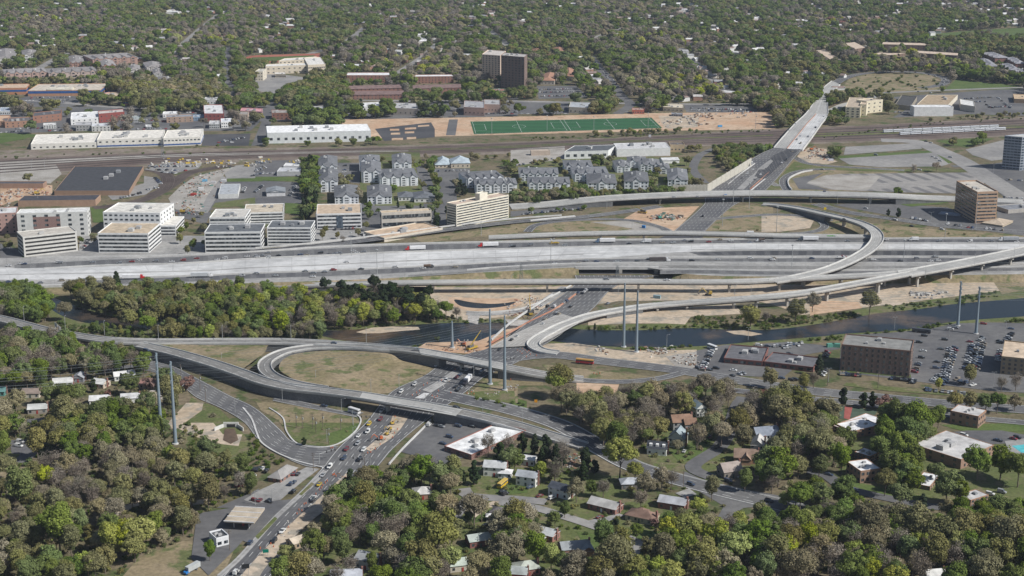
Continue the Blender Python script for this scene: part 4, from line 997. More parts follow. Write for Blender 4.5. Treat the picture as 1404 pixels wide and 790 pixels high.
# right side lots
lot('old_parking_lot', '8 235,240 330,200 420,190 1140,182 1190,215 1190,250 1040,295 800,290 500,280 380,275', LOTST, 3, grd=True); lot('broken_paving', '8 240,235 350,195 640,200 570,275 400,275', GRAV, 4)
lot('asphalt_apron', '8 165,215 330,185 240,240 370,278 200,270', ASP, 4)
lot('old_parking_lot', '8 410,105 930,75 1010,135 960,150 640,155 470,140', OLDLOT, 3, grd=True); lot('old_parking_lot', '8 450,45 830,25 860,55 440,88', OLDLOT, 3, grd=True); lot('old_parking_lot', '8 1090,60 1290,10 1404,10 1404,100 1230,120 1130,90', OLDLOT, 3)
lot('grass_verge', '8 400,95 900,65 930,75 410,108', LAWN, 4); lot('grass_verge', '8 840,30 930,60 1020,130 1000,135 930,80', LAWN, 4); lot('grass_verge', '8 930,15 1100,0 1250,0 1100,50', LAWN, 3)
lot('grass_verge', '8 420,145 640,165 1000,165 1140,178 640,180 400,170', GRASS, 4)
road('boulevard', '8 640,10 830,20 960,70 1060,115 1150,170 1290,260 1404,330', 26, OLDLOT, 5); road('road', '8 1020,150 1290,140 1404,130', 12, ASP, 4)
lot('parking_lot', '8 1140,150 1404,110 1404,300 1320,330 1230,260', ASP, 2); lot('parking_lot', '8 560,340 1000,370 1140,440 1404,470 1404,520 1000,470 700,415 380,355', ASP, 2)
lot('grass_verge', '8 730,320 990,325 1000,345 800,365 700,345', LAWN, 4); lot('parking_lot', '8 1260,330 1404,330 1404,480 1260,440', ASP, 1)
# beyond the tracks
lot('parking_lot', '4 690,520 1404,470 1404,620 1100,610 700,630 820,560', ASP, 1); lot('meadow', '4 480,400 600,395 900,400 970,440 940,480 680,500 480,500 400,520 440,460', MEAD, 1, grd=True)
lot('meadow', '4 1040,425 1390,460 1390,478 980,480', LAWN, 1, grd=True); lot('lawn', '4 870,185 1250,155 1450,148 1450,215 1200,180 890,215', LAWN, 1, grd=True)
lot('bare_ground', '3 -900,640 0,625 800,605 1420,600 1420,690 1200,695 830,700 0,720 -900,745', DIRTO, 2, grd=True); lot('bare_ground', '3 790,620 1010,615 1000,680 880,690 820,685', DIRT, 3)
lot('asphalt_apron', '2 640,690 940,655 960,690 960,735 690,755', ASPD, 3, grd=True)
for q_ in ('2 720,690 770,690 770,700 720,700', '2 800,685 860,682 860,692 800,695', '2 870,672 930,668 930,676 870,680', '2 725,712 775,710 775,720 725,722', '2 800,705 850,703 850,713 800,715', '2 730,740 790,738 790,750 730,752', '2 810,735 860,733 860,745 810,747'): lot('planting_bed', q_, DIRTO, 4)
road('road', '2 1060,640 1045,725', 12, ASP, 4); 
TURF = mat('sports_turf', (.022, .085, .035), (.028, .10, .042), s1=.05, s2=.3, amt=.06, stripes=(27.0, .5, (.030, .115, .045), 1.5, None))
lot('sports_field', '0 645,167 770,164.5 893,161.5 908,176 780,180 650,184.5', TURF, 6, grd=True)
# its white lines, painted on the turf
fl_ = [G(*p) for p in ((645, 167), (893, 161.5), (908, 176), (650, 184.5))]
def fuv(u, v): a = fl_[0].lerp(fl_[1], u); b = fl_[3].lerp(fl_[2], u); return a.lerp(b, v)
WPAINT = mat('white_paint', (.7, .7, .7), amt=.05)
def fline(pts, w=.28):
    mb = MB()
    for a, b in zip(pts, pts[1:]):
        d = (b - a).normalized(); n = Vector((-d.y, d.x, 0)) * w / 2; mb.quad(*[(p.x, p.y, .36) for p in (a - n, b - n, b + n, a + n)])
    return mb
for pts_ in ([fuv(.01, .03), fuv(.49, .03), fuv(.49, .97), fuv(.01, .97), fuv(.01, .03)], [fuv(.51, .03), fuv(.985, .03), fuv(.985, .97), fuv(.51, .97), fuv(.51, .03)], [fuv(.25, .03), fuv(.25, .97)], [fuv(.745, .03), fuv(.745, .97)],
             [fuv(.01, .25), fuv(.07, .25), fuv(.07, .75), fuv(.01, .75)], [fuv(.49, .25), fuv(.43, .25), fuv(.43, .75), fuv(.49, .75)], [fuv(.51, .25), fuv(.57, .25), fuv(.57, .75), fuv(.51, .75)], [fuv(.985, .25), fuv(.925, .25), fuv(.925, .75), fuv(.985, .75)],
             [fuv(.25 + .035 * math.cos(t * .5), .5 + .14 * math.sin(t * .5)) for t in range(14)], [fuv(.745 + .035 * math.cos(t * .5), .5 + .14 * math.sin(t * .5)) for t in range(14)]):
    fline(pts_).build('field_marking', WPAINT)['kind'] = 'structure'
# roads of the old town, far
road('loop_road', '0 1146,114,3 1154,109,2 1168,104,1 1190,100.5 1229,98.5 1262,100 1288,104.5 1298,110 1288,117 1262,121', 16, ROADM, 3); road('slip_road', '4 345,602 390,582 440,560 500,545 680,500', 12, CONCD, 3)
road('far_road', '0 -60,137 60,139 140,146 220,149 330,146 420,140 500,138 580,139 650,138 760,140 860,142 960,143 1040,143', 14, OLDLOT, 2); road('avenue', '0 372,140 366,165 352,200', 13, ASP, 3); road('avenue', '1 1225,250 1210,330 1220,420 1235,480 1250,540', 13, ASP, 2)
road('avenue', '3 425,300 480,370 540,440 590,510 640,560 570,610', 15, ASP, 3); road('road', '0 1200,128 1290,124 1404,120 1500,118', 12, OLDLOT, 2); road('road', '0 880,148 960,150 1060,150', 10, ASP, 2)
lot('parking_lot', '1 150,515 400,515 440,540 380,575 130,570 60,540', ASP, 1, grd=True); lot('parking_lot', '3 140,460 350,460 420,520 150,530', ASP, 1, grd=True); lot('parking_lot', '3 0,540 310,545 310,610 0,610', ASP, 1); lot('parking_lot', '3 925,560 1290,570 1330,605 940,600', ASP, 1, grd=True)
lot('parking_lot', '1 0,690 180,680 400,660 410,700 150,712 0,720', ASP, 1); lot('commercial_yards', '1 0,590 160,590 420,570 1260,560 1404,640 1340,700 600,700 0,690', ASP, 0.6, occ_=False); lot('parking_lot', '1 1080,720 1340,715 1330,780 1080,780', ASPD, 2)
lot('commercial_yards', '2 0,560 200,560 1000,545 1404,520 1404,620 1020,630 0,650', ASP, .6, occ_=False); lot('school_grounds', '2 0,400 80,390 310,420 300,440 100,500 0,500', OLDLOT, 1, grd=True); lot('lawn', '2 0,500 60,490 170,520 100,545 0,545', LAWN, 2)
lot('running_track', '2 0,300 0,296 345,286 350,300 330,318 0,345', mat('track_red', (.3, .1, .07), (.34, .13, .09)), 1, grd=True); lot('infield', '2 0,308 320,296 300,312 0,333', LAWN, 2)
lot('running_track', '1 1290,315 1340,298 1410,298 1410,335 1330,335', MATS['track_red'], 1, grd=True); lot('infield', '1 1320,318 1350,308 1410,306 1410,326 1340,328', LAWN, 2)
lot('lawn', '3 590,400 670,400 640,440 590,430', MEAD, 1, grd=True); lot('lawn', '2 950,505 1100,500 1090,515 960,515', LAWN, 2)
for q_ in ('0 932,66 955,88 980,112 1010,134', '0 640,22 675,45 700,66', '0 540,104 580,78 600,60', '0 245,66 275,40 300,20', '0 1180,66 1220,56 1270,50', '0 50,96 90,74 130,62', '0 800,58 850,40 900,30', '0 420,75 470,60 500,38', '0 1000,80 1060,70 1110,60', '0 1120,30 1200,22 1290,12'): road('street', q_, 15, OLDLOT, 1)
for x_, y_, w_, h_ in ((150, 78, 14, 3), (280, 64, 10, 2.5), (430, 48, 14, 2.5), (520, 84, 12, 3), (600, 40, 16, 2), (735, 96, 10, 3), (860, 70, 12, 2.5), (960, 44, 14, 2), (1070, 96, 12, 3), (1240, 80, 14, 3), (1150, 50, 12, 2), (80, 40, 14, 2), (350, 22, 16, 1.5), (770, 28, 12, 1.5), (1340, 44, 14, 2), (205, 104, 10, 3), (1025, 20, 14, 1.5)): lot('lawn', f'0 {x_ - w_},{y_} {x_},{y_ - h_} {x_ + w_},{y_ - h_ * .4} {x_ + w_ * .6},{y_ + h_} {x_ - w_ * .5},{y_ + h_ * .8}', (LAWN, MEAD)[x_ % 2], 1, grd=True)
# ---------------------------------------------------------------- highway on its embankment (5 m above the flats)
HZ = 5.0
H_T = '0 -90,357 0,354 100,352 250,349 350,344 450,336 560,333 700,330 900,327 1100,326 1404,325 1500,325'
H_B = '0 -90,396 0,394 107,391 200,392 350,388 450,385 547,381 600,377 700,371.5 780,367 905,367 912,372 960,378 1100,380 1404,376 1500,375'
o_, HT, HBm = band('highway_shoulder', H_T, H_B, CONCS, 0, z=HZ)
emb = MB()      # embankment slopes under both edges, open where the avenue passes under
def slope(edge, sgn, z, run, x0=None, x1=None):
    for a, b in zip(edge, edge[1:]):
        px = PX(a)[0]
        if x0 is not None and x0 < px < x1: continue
        d = (b - a).normalized(); n = Vector((-d.y, d.x, 0)) * sgn * run; emb.quad((a.x, a.y, z), (b.x, b.y, z), (b.x + n.x, b.y + n.y, -.1), (a.x + n.x, a.y + n.y, -.1))
slope(HT, 1, HZ, 7, 905, 985); slope(HBm, -1, HZ, 6, 783, 916); 
o_ = emb.build('embankment', MEAD); o_['kind'] = 'structure'
band('highway_lanes_north', '0 20,363 50,361 150,356 250,352 350,346 450,341 560,336 700,333 850,330 1000,329 1130,328 1404,328 1500,328', '0 20,369 50,368 150,363 250,361 350,354.5 450,350 560,345 700,341 850,337 1000,334.5 1130,333.5 1404,333.5 1500,333', ROADM, 1, z=HZ)
band('highway_new_concrete', '0 -90,372 0,367 50,368 250,362 350,355.5 450,351 560,346 700,342 830,338 950,335.5 1050,334.5 1404,334.5 1500,334.5', '0 -90,386 0,384 107,383 250,378 350,374.5 450,370.5 560,366 700,359 810,355 950,345 1050,343 1404,343 1500,343', CONC, 1, z=HZ)
band('highway_new_lanes', '0 945,346 1050,343.6 1250,343.6 1404,343.6 1500,343.6', '0 960,350.5 1050,350.5 1250,350.5 1404,351 1500,351', ROADD, 1, z=HZ)
band('highway_joint', '0 -90,379.5 0,376.5 250,371.5 350,366.5 450,362.5 560,357 700,352 800,348', '0 -90,381 0,377.5 250,372.8 350,367.8 450,363.8 560,358.5 700,353.3 800,349.2', CONCS, 2, z=HZ)
band('highway_lanes_south', '0 120,385 250,380 350,375.5 450,372 560,367 600,365 700,360 800,356 950,354.5 1100,354 1404,353.5 1500,353.5', '0 100,392 250,387 350,382 450,379 560,374 600,371 700,367 800,361.5 950,359.5 1100,360 1404,360 1500,360', ROADM, 1, z=HZ)
band('collector_lanes', '0 560,377 640,371.5 700,367 750,364.5 796,363', '0 560,380 640,375 700,370.5 750,368 790,366', ROADG, 1, z=HZ); band('collector_lanes', '0 910,363.5 1100,364.5 1404,364 1500,364', '0 925,368.5 1100,370 1404,369.5 1500,369.5', ROADG, 1, z=HZ)
band('collector_ramp', '0 905,371 960,370 1060,372 1200,371.5 1300,369 1404,367 ', '0 905,376 960,375.5 1060,377 1200,376 1300,373.5 1404,371.5', ROADM, 1, z=HZ)
for s_, lb in (('0 50,354 150,352.5 250,350 350,345.5 450,339 560,334.5 700,331.5 850,329 1000,328 1130,327.2 1404,327.2', 'long light concrete barrier along the far edge of the highway'),
               ('0 60,368.7 150,364 250,361.5 350,355 450,350.5 560,345.5 700,341.5 850,337.6 1000,335 1130,334 1404,334', 'concrete barrier between far lanes and new concrete lanes'),
               ('0 107,383.5 250,379 350,375 450,371 560,366.5 700,359.6 800,355.5 950,353.5 1100,353 1404,352.5', 'concrete barrier between new concrete lanes and near lanes'),
               ('0 640,370.5 700,366 800,361.5 950,360.5 1100,361 1404,361', 'concrete barrier along the near edge of the through lanes'),
               ('0 905,370 1060,371 1200,370.5 1404,366', 'concrete barrier beside the curving collector ramp'),
               ('0 950,343 1050,343 1250,343 1404,343', 'white concrete barrier between new concrete and new dark asphalt')):
    q_ = [G(p[0], p[1], HZ) for p in Q(s_)]; barrier(lb, spline(q_, 5), h=.95, t=.7)
# bridge over the avenue
def underpass():
    r = empty('highway_bridge', G(846, 376, 0)); tag(r, 'low concrete highway bridge with two dark openings over the avenue', 'bridge')
    o = r.location
    def bx(p, q, z0, z1, t, mb): 
        d = (q - p).normalized(); n = Vector((-d.y, d.x, 0)) * t; mb.prism([(v.x - o.x, v.y - o.y) for v in (p, q, q + n, p + n)], z0, z1, bottom=True)
    a2, b2 = G(789, 367.3, HZ), G(903, 367.3, HZ); g = MB(); bx(a2, b2, HZ - 1.5, HZ + .9, 1.2, g); g.build('parapet_girder', CONCW, r)
    for p, nm in ((a2, 'abutment'), (b2 - Vector((3, 0, 0)), 'abutment'), (G(849, 367.3, HZ), 'centre_pier')):
        w = MB(); bx(p, p + Vector((2.5, .02, 0)), -.2, HZ - 1.5, 96, w); w.build(nm, PIERM, r)
    w = MB(); wa = a2 - Vector((34, 6, 0)); wb = b2 + Vector((70, -2, 0)); bx(wa, a2, -.2, HZ - 2.2, .6, w); w.build('wing_wall', CONCW, r); w = MB(); bx(b2, wb, -.2, HZ, .6, w); w.build('wing_wall', CONCS, r)
underpass()
def creekbridge():
    r = empty('creek_bridge', G(60, 398)); tag(r, 'highway bridge with dark shadowed underside over the creek', 'bridge'); o = r.location
    a, b = G(-60, 395.5, HZ), G(107, 391.2, HZ); d = (b - a).normalized(); n = Vector((-d.y, d.x, 0)); m = MB(); m.prism([(v.x - o.x, v.y - o.y) for v in (a - n, b - n, b + n, a + n)], HZ - 1.8, HZ + .9, bottom=True); m.build('edge_girder', CONCW, r)
    for t in (.35, .68, 1.0): p = a.lerp(b, t) - o; m = MB(); m.box((p.x, p.y + 6, (HZ - 1.8) / 2), (1.6, 14, HZ - 1.8)); m.build('pier', PIERM, r)
creekbridge()
# ---------------------------------------------------------------- the avenue (Telegraph), its bridge over the river and over the rails
band('avenue_lanes', '0 923,318 964,282 972,264 1031,218 1061,203', '0 966,318 1006,282 1049,262 1088,218 1100,206', ROADM, 4, zs=[0, 0, .3, 4.5, 7], kind='structure')
band('new_asphalt_patch', 'f 200,480 350,265 480,262', 'f 300,500 400,400 580,262', ROADD, 5, zs=[2.3, 5.3, 7.4]) 
band('avenue_lanes', '0 788,378 786,392 742,426 700,461 669,478 637,487 604,500 581,516 536,538 501,580 464,614 438,646 400,686 350,740 306,790 270,830', '0 903,378 846,392 815,422 790,442 765,462 735,480 710,497 668,515 640,537 581,580 541,614 512,646 456,686 402,740 372,790 345,830', ROADM, 5, zs=[0, .4, 2.5, 2.5, 1.5, .5, 0, 0, 0, 0, 0, 0, 0, 0, 0, 0])
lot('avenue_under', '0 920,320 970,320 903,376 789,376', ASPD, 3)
band('median_strip', 'B 1020,485 930,545 860,585', 'B 1060,490 985,550 905,600', CONCS, 8); band('median_strip', 'd 1165,55 1100,190 940,330', 'd 1290,70 1180,220 985,350', DIRT, 8); band('new_concrete_slab', 'B 870,600 820,628', 'B 900,602 870,630', CONC, 9)
band('median_strip', 'f 60,585 220,430 330,345', 'f 110,592 262,450 352,360', CONCS, 9, zs=[.6, 2.6, 5.2]); barrier('white barrier beside the left lane of the climbing avenue', 'f -10,548,.5 100,455,2.2 205,378,4.6', h=1.0, t=.8); barrier('white barrier at the foot of the pale noise wall', 'f -20,520,.5 80,440,2.2 185,366,4.6', h=1.2, t=1.0)
barrier('orange mesh line in the middle of the climbing avenue', 'f 165,585,.6 270,492,2 370,405,4', h=.9, t=.5, name='mesh_fence', m=mat('orange_mesh', (.38, .15, .09), (.45, .26, .18)), cat='fence'); barrier('short white barrier right of the orange mesh line', 'f 160,605,.5 235,545,1 310,485,1.8', h=1.0, t=.8)
band('dirt_strip', 'F 470,262 320,400 230,480 100,600 -30,740 -80,800', 'F 490,300 400,420 300,500 170,620 60,740 20,800', DIRT, 8); band('pavement', 'F 350,245 240,350 100,480 0,590 -100,700 -200,790', 'F 372,255 262,362 122,492 22,605 -75,712 -175,800', CONCS, 8)
band('grass_median', 'F 290,310 225,372', 'F 305,318 240,378', GRASS, 10); band('grass_median', 'F 100,488 0,590', 'F 115,498 15,604', GRASS, 10)
# concrete deck over the river
band('bridge_deck_surface', '0 768,430 700,461 669,478', '0 800,440 768,458 738,474', mat('deck_grey', (.30, .29, .27), (.37, .355, .33), lines=(3.7, .7, WHT), amt=.12), 6, zs=[2.9, 2.9, 1.8])
barrier('red-orange mesh fence along the far side of the river bridge', 'b 1165,225 1000,345 800,445 620,545 480,625', z=2.6, h=1.0, t=.9, name='mesh_fence', m=mat('orange_mesh', (.38, .15, .09), (.45, .26, .18)), cat='fence')
barrier('pale parapet wall on the river side of the avenue bridge', 'b 980,225 820,330 640,455 490,590', z=2.0, h=1.2, t=1.0)
barrier('low concrete wall between new carriageway and construction strip', 'b 1130,130 1010,200 870,270 700,325 480,348 290,345', z=.3, h=1.0, t=.7)
road('detour_road', 'b 290,352 480,356 650,340 800,310 930,250 1090,140', 9, CONCS, 7)
def overrail():
    r = empty('rail_overpass', G(1080, 215)); tag(r, 'long road overpass climbing across the rail tracks with a white new half', 'bridge'); o = Vector((r.location.x, r.location.y, 0))
    ls, rs_ = [(1061, 203, 7), (1072, 190, 7.5), (1090, 170, 8), (1105, 156, 8), (1118, 138, 7), (1128, 122, 5), (1141, 111, 3)], [(1100, 206, 7), (1112, 190, 7.5), (1126, 170, 8), (1135, 157, 8), (1135, 140, 7), (1142, 127, 5), (1152, 116, 3)]
    Lw = spline([G(*p) for p in ls], 4); Rw = spline([G(*p) for p in rs_], 4); Mw = [a.lerp(b, .46) for a, b in zip(Lw, Rw)]
    q = lambda P: [p - o for p in P]
    link('road_surface', strip_mesh('road_surface', q(Lw), q(Mw), CONCD, .3), r); link('new_deck', strip_mesh('new_deck', q(Mw)[:13], q(Rw)[:13], CONC, .32), r); link('road_surface', strip_mesh('road_surface', q(Mw)[12:], q(Rw)[12:], CONCD, .3), r)
    for e in (Lw, Rw): ribwall(q(e), .5, -1.9, 1.2).build('parapet', CONCW, r)
    ribwall(q(Mw)[:13], .5, .3, 1.0).build('orange_barrier', MATS['orange_mesh'], r)
    m = MB(); l_, r_ = q(Lw), q(Rw); n = len(l_)
    for i in range(n - 1):
        a, b, c, d = l_[i], l_[i + 1], r_[i + 1], r_[i]; m.quad(*[(p.x, p.y, p.z - 1.5) for p in (d, c, b, a)])
    m.build('deck_underside', PIERM, r)
    for i in range(2, n - 4, 3):
        a, b = l_[i], r_[i]; c = (a + b) / 2; m = MB(); ln = (b - a).length; rz = math.atan2((b - a).y, (b - a).x); m.box((c.x, c.y, c.z - 2.2), (ln * .95, 1.4, 1.2), 0, rz)
        for t in (.12, .5, .88): p = a.lerp(b, t); m.box((p.x, p.y, (p.z - 2.8) / 2), (1.3, 1.3, p.z - 2.8), 0, rz)
        m.build('pier', PIERM, r)
    protect.append([PX(p) for p in Lw] + [PX(p) for p in reversed(Rw)])
    for i in range(len(Lw) - 1): occupy([Lw[i], Lw[i + 1], Rw[i + 1], Rw[i]])
overrail()
nw = centre('7 868,294 950,290 1040,290 1290,150', 4); ww_ = Q('7 868,292 1050,290 1286,148')
wl_ = MB(); wp = [G(ww_[0][0], ww_[0][1], 0), G(ww_[1][0], ww_[1][1], 0), G(ww_[2][0], ww_[2][1], 3)]
for i_ in range(2):
    a_, b_ = wp[i_], wp[i_ + 1]; n_ = 10
    for k_ in range(n_):
        p, q = a_.lerp(b_, k_ / n_), a_.lerp(b_, (k_ + 1) / n_); d = (q - p).normalized(); nn_ = Vector((-d.y, d.x, 0)) * .3; wl_.prism([p - nn_, q - nn_, q + nn_, p + nn_], -.2, 8.5 + i_ * .2 + (4 if i_ else 0) * k_ / n_)
        wl_.box((p.x, p.y, 4.6), (.8, .8, 9.2 + (4 if i_ else 0) * k_ / n_))
tag(wl_.build('noise_wall', OC, None, (.46, .44, .38)), 'tall pale panelled noise wall beside the avenue and grey-roofed flats', 'noise wall')
# slip roads at ground level
road('ramp_road', '0 344,345,3 420,338.5,3 500,330,2.5 560,322,2 630,313,1.5 710,304,1 800,297.5,.5 875,288,0 905,283,0', 12, ROADM, 5); road('loop_road', 'a 1330,398 1290,375 1200,345 1080,315 900,300 700,300 480,312 330,330 240,355 195,400', 8.5, ROADM, 6)
barrier('white barrier along the far edge of the long left on-ramp', '0 350,341,5 420,335,5 500,326,4 560,318,3 630,309,2 700,301,1.5 770,296,1 ', h=1.3, t=.9)
barrier('short thick white barrier where loop and ramp divide', 'a 215,320 400,300 575,283', h=1.6, t=2.6, z=.4)
road('loop_road', '8 -330,440 -180,425 -60,415 60,408 200,414 290,430 338,462 318,488 240,505 120,512', 8.5, ROADM, 6); road('slip_road', '8 290,350 460,395 700,430 1000,472 1404,500 1600,512', 13, ROADM, 6)
road('slip_road', 'f 530,330 620,375 800,398 1100,415 1404,432', 9, ROADM, 6); road('loop_road', 'f 850,424 700,425 560,440 460,480 430,530 470,600 560,650', 9, ROADM, 6); road('slip_road', 'f 390,560 300,520 260,560 250,620', 8, ROADG, 6)
barrier('curved white parapet on the small loop by the old parking lot', 'f 665,440 580,455 500,490 470,525 480,570 500,592', h=1.6, t=1.0, z=.5)
road('retail_road', '8 690,305 860,310 1000,315 1080,330', 12, ASP, 6)
# lower junction roads
road('riverside_road', '0 640,505 700,492 760,487 830,496 930,508 1000,520 1100,535 1200,545 1320,556 1404,562 1500,570', 15, ROADM, 6); road('far_side_lane', '0 1000,535 1100,546 1200,556 1320,572 1404,580 1500,590', 9, ROADM, 6)
road('ramp_road', '0 700,508 740,514 790,521 850,524 900,520 935,512', 8, ROADM, 7)
road('parkway', '0 600,540 650,551 700,562 760,580 800,600 828,618 870,640 930,658 1000,676 1060,690 1100,700', 15, ROADM, 5, kerb=True)
road('side_street', '0 975,655 950,640 985,615 1000,590 1010,560 1020,545', 9, ASP, 6); road('side_street', 'H -60,410 0,420 130,440 280,485 420,530 560,580 640,620 620,690', 7, OLDLOT, 6); road('side_street', 'H 640,620 720,612 800,595 900,560', 7, OLDLOT, 5); road('side_street', 'F 1070,340 1120,380 1354,395 1500,410', 8, OLDLOT, 6); road('side_street', 'F 1120,380 1060,440 1000,520', 7, OLDLOT, 5)
lot('junction', 'H 1060,500 1120,495 1200,440 1404,420 1404,380 1000,300 900,250 870,300 1000,370 1100,430', ASP, 3, grd=True)
road('side_street', 'I -40,380 60,430 100,470 200,450 350,440', 8, ASP, 6); road('flats_road', 'I 240,250 330,270 420,330 560,370 700,400 850,430 1000,440', 8, ASP, 6)
road('side_street', 'A 540,490 640,465 740,470 900,510 1050,580', 7, ASP, 5)
band('service_road', '0 205,494 238,503 262,515 285,527 315,543 350,560 385,590 400,605 432,612 464,612', '0 200,503 228,516 250,530 270,546 302,560 335,580 355,605 385,625 420,640 445,640', ROADM, 6, zs=[0])
band('service_road', 'B 100,615 270,650 440,690 560,700', 'B 90,640 260,675 420,705 520,725', ROADM, 6, zs=[0])
barrier('curved white kerb wall round the service road bend', 'd -40,0 30,90 70,200 110,280 230,360 400,430 600,480', h=.5, t=1.0, z=.2); barrier('curved kerb round the grass beside the avenue', 'd 170,0 280,80 310,190 400,290 560,318 720,290 850,200 905,110 880,60 800,30', h=.4, t=.8, z=.2)
lot('parking_lot', 'B 850,790 960,735 1200,745 1180,790 1354,830 950,980 880,940 740,900', LOTS, 4, grd=True)
barrier('low pale wall between avenue and shop parking lot', 'B 905,740 860,790 760,890 690,970', h=.9, t=.8, z=.2)
lot('forecourt', 'F 20,350 130,300 265,230 330,240 250,300 130,400 0,420 -60,400', CONCS, 7); lot('forecourt', 'F -60,420 200,395 110,480 20,580 -40,620 -110,590 -60,520', LOTS, 6); lot('forecourt', 'F -300,470 -60,430 60,470 -90,640 -240,790 -330,700', LOTS, 6)
lot('driveway_strip', 'F -200,440 -40,370 20,340 30,390 -80,440', LOTS, 5)
# car parks lower right
lot('parking_lot', 'D 0,345 130,335 300,350 410,370 400,490 1200,590 1404,600 1404,240 1180,235 1000,240 860,270 640,290 430,300 410,370 300,430 0,440', LOTS, 3, grd=True)
lot('parking_lot', 'C 960,380 1110,350 1354,360 1500,440 1404,520 960,500 900,480', LOTS, 3, grd=True); lot('hedge_ground', 'D 410,475 770,505 770,520 410,490', LAWN, 5)
lot('grass_verge', 'D 440,545 700,570 980,590 1404,620 1404,640 940,610 660,590 420,560', GRASS, 5); lot('tennis_court', 'D 400,665 600,690 560,745 400,730', mat('court_green', (.06, .09, .06), (.08, .11, .08)), 3, grd=True); lot('tennis_court_lane', 'D 430,668 470,672 455,735 425,730', COURT, 4)
lot('flats_parking', 'I 820,90 960,50 1060,40 1240,40 1404,70 1404,100 1200,110 980,130', ASP, 3, grd=True); lot('lawn', 'I 920,10 1404,0 1404,45 1050,45', LAWN, 2); lot('pool_terrace', 'I 1255,95 1404,75 1404,190 1280,170', CONCS, 4, grd=True); lot('swimming_pool', 'I 1290,120 1404,108 1404,160 1340,155', POOLM, 5, grd=True)
lot('lawn', 'I 400,300 560,320 700,360 850,380 850,410 600,370 420,330', LAWN, 2); lot('road', 'I 1190,520 1260,450 1404,430 1404,550', ASP, 4); lot('lawn', 'H 340,560 540,590 620,690 600,790 420,800 380,640', LAWN, 2, occ_=False); lot('lawn', 'H 560,540 760,560 880,560 700,610 600,580', LAWN, 2, occ_=False)
lot('lawn', 'H 820,150 980,80 1080,20 1000,160 880,210', LAWN, 2, occ_=False); lot('driveway', 'H 385,510 560,470 590,480 460,530', CONCS, 7); lot('driveway', 'H 850,365 920,340 960,370 900,390', CONCS, 7); lot('garden_grass', '0 480,660 620,640 700,640 830,650 900,690 960,700 900,740 840,760 780,800 420,810', GRASS, .5, occ_=False); lot('garden_grass', '0 870,590 960,560 1040,560 1060,640 1000,650 900,645', GRASS, .5, occ_=False); lot('garden_grass', '0 1150,600 1404,590 1404,690 1150,680', GRASS, .5, occ_=False); lot('lawn', 'F 1110,470 1300,420 1300,480 1120,520', LAWN, 2, occ_=False); lot('bare_ground', 'F 1110,450 1250,395 1330,415 1200,440 1120,500', DIRT, 3)
lot('lawn', 'F 1230,330 1404,290 1404,360 1250,375', LAWN, 2, occ_=False); lot('lawn', 'B 1200,590 1400,640 1400,700', LAWN, 1, occ_=False)
# gravel and streets left
road('side_street', 'E -60,210 60,205 130,180 160,130 150,90', 9, ASP, 4); road('side_street', 'A 140,745 250,740 260,790', 7, ASP, 4); lot('parking_lot', 'E 50,90 150,85 150,160 60,160', ASP, 3); lot('meadow', 'E 0,150 150,150 60,200 0,195', GRASS, 2)
lot('stream', 'E 1160,30 1210,30 1230,90 1190,110 1150,90', mat('mud', (.08, .055, .04), (.14, .1, .07)), 4); lot('stream', 'E 570,455 700,400 820,400 1070,395 1060,420 880,430 720,425 600,480', DIRT, 3)
# ================================================================ elevated roads
RW = dict(surf=CONCD)
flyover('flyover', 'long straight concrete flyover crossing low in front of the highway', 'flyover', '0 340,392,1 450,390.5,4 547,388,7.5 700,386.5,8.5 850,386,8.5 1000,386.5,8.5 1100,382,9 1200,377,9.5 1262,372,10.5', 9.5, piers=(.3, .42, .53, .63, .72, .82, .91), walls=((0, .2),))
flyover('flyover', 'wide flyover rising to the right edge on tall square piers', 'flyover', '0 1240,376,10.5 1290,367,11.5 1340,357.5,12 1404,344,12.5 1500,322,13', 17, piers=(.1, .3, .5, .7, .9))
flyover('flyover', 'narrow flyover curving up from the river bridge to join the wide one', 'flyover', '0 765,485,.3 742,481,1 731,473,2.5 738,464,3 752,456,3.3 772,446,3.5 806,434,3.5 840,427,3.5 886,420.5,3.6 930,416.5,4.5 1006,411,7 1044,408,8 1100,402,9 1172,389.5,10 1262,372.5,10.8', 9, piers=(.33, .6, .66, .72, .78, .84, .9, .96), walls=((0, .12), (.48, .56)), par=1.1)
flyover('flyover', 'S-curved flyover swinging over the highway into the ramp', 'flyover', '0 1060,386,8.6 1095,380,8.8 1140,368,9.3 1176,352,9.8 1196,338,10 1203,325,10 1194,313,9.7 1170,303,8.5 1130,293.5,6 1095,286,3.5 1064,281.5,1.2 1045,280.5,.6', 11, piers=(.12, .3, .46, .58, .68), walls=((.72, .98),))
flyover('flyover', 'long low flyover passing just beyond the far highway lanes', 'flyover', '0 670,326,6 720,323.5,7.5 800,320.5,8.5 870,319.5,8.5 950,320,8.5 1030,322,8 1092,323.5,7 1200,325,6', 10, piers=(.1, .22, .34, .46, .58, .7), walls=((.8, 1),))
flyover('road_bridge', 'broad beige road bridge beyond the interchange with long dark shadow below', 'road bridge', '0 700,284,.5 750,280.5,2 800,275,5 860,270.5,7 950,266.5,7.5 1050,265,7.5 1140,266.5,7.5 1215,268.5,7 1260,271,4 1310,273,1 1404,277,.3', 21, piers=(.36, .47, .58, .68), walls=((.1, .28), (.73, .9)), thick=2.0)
flyover('elevated_ramp', 'long ramp along the river wood from the left edge to the short bridge', 'ramp', '0 -40,431,7 0,437.5,7 60,453,7 110,462,7 150,467,7 210,469,6.5 300,468.5,6 380,468.5,6 440,471,6 500,475,6.5 545,479,7 580,483,7.5 620,490,7.5 660,498,7.5 700,506,6 750,515,3 800,521,.6', 10.5, surf=MATS['road_asphalt_grey'], walls=((0, .16), (.3, .73), (.86, .98)), piers=(.2, .26, .78, .84))
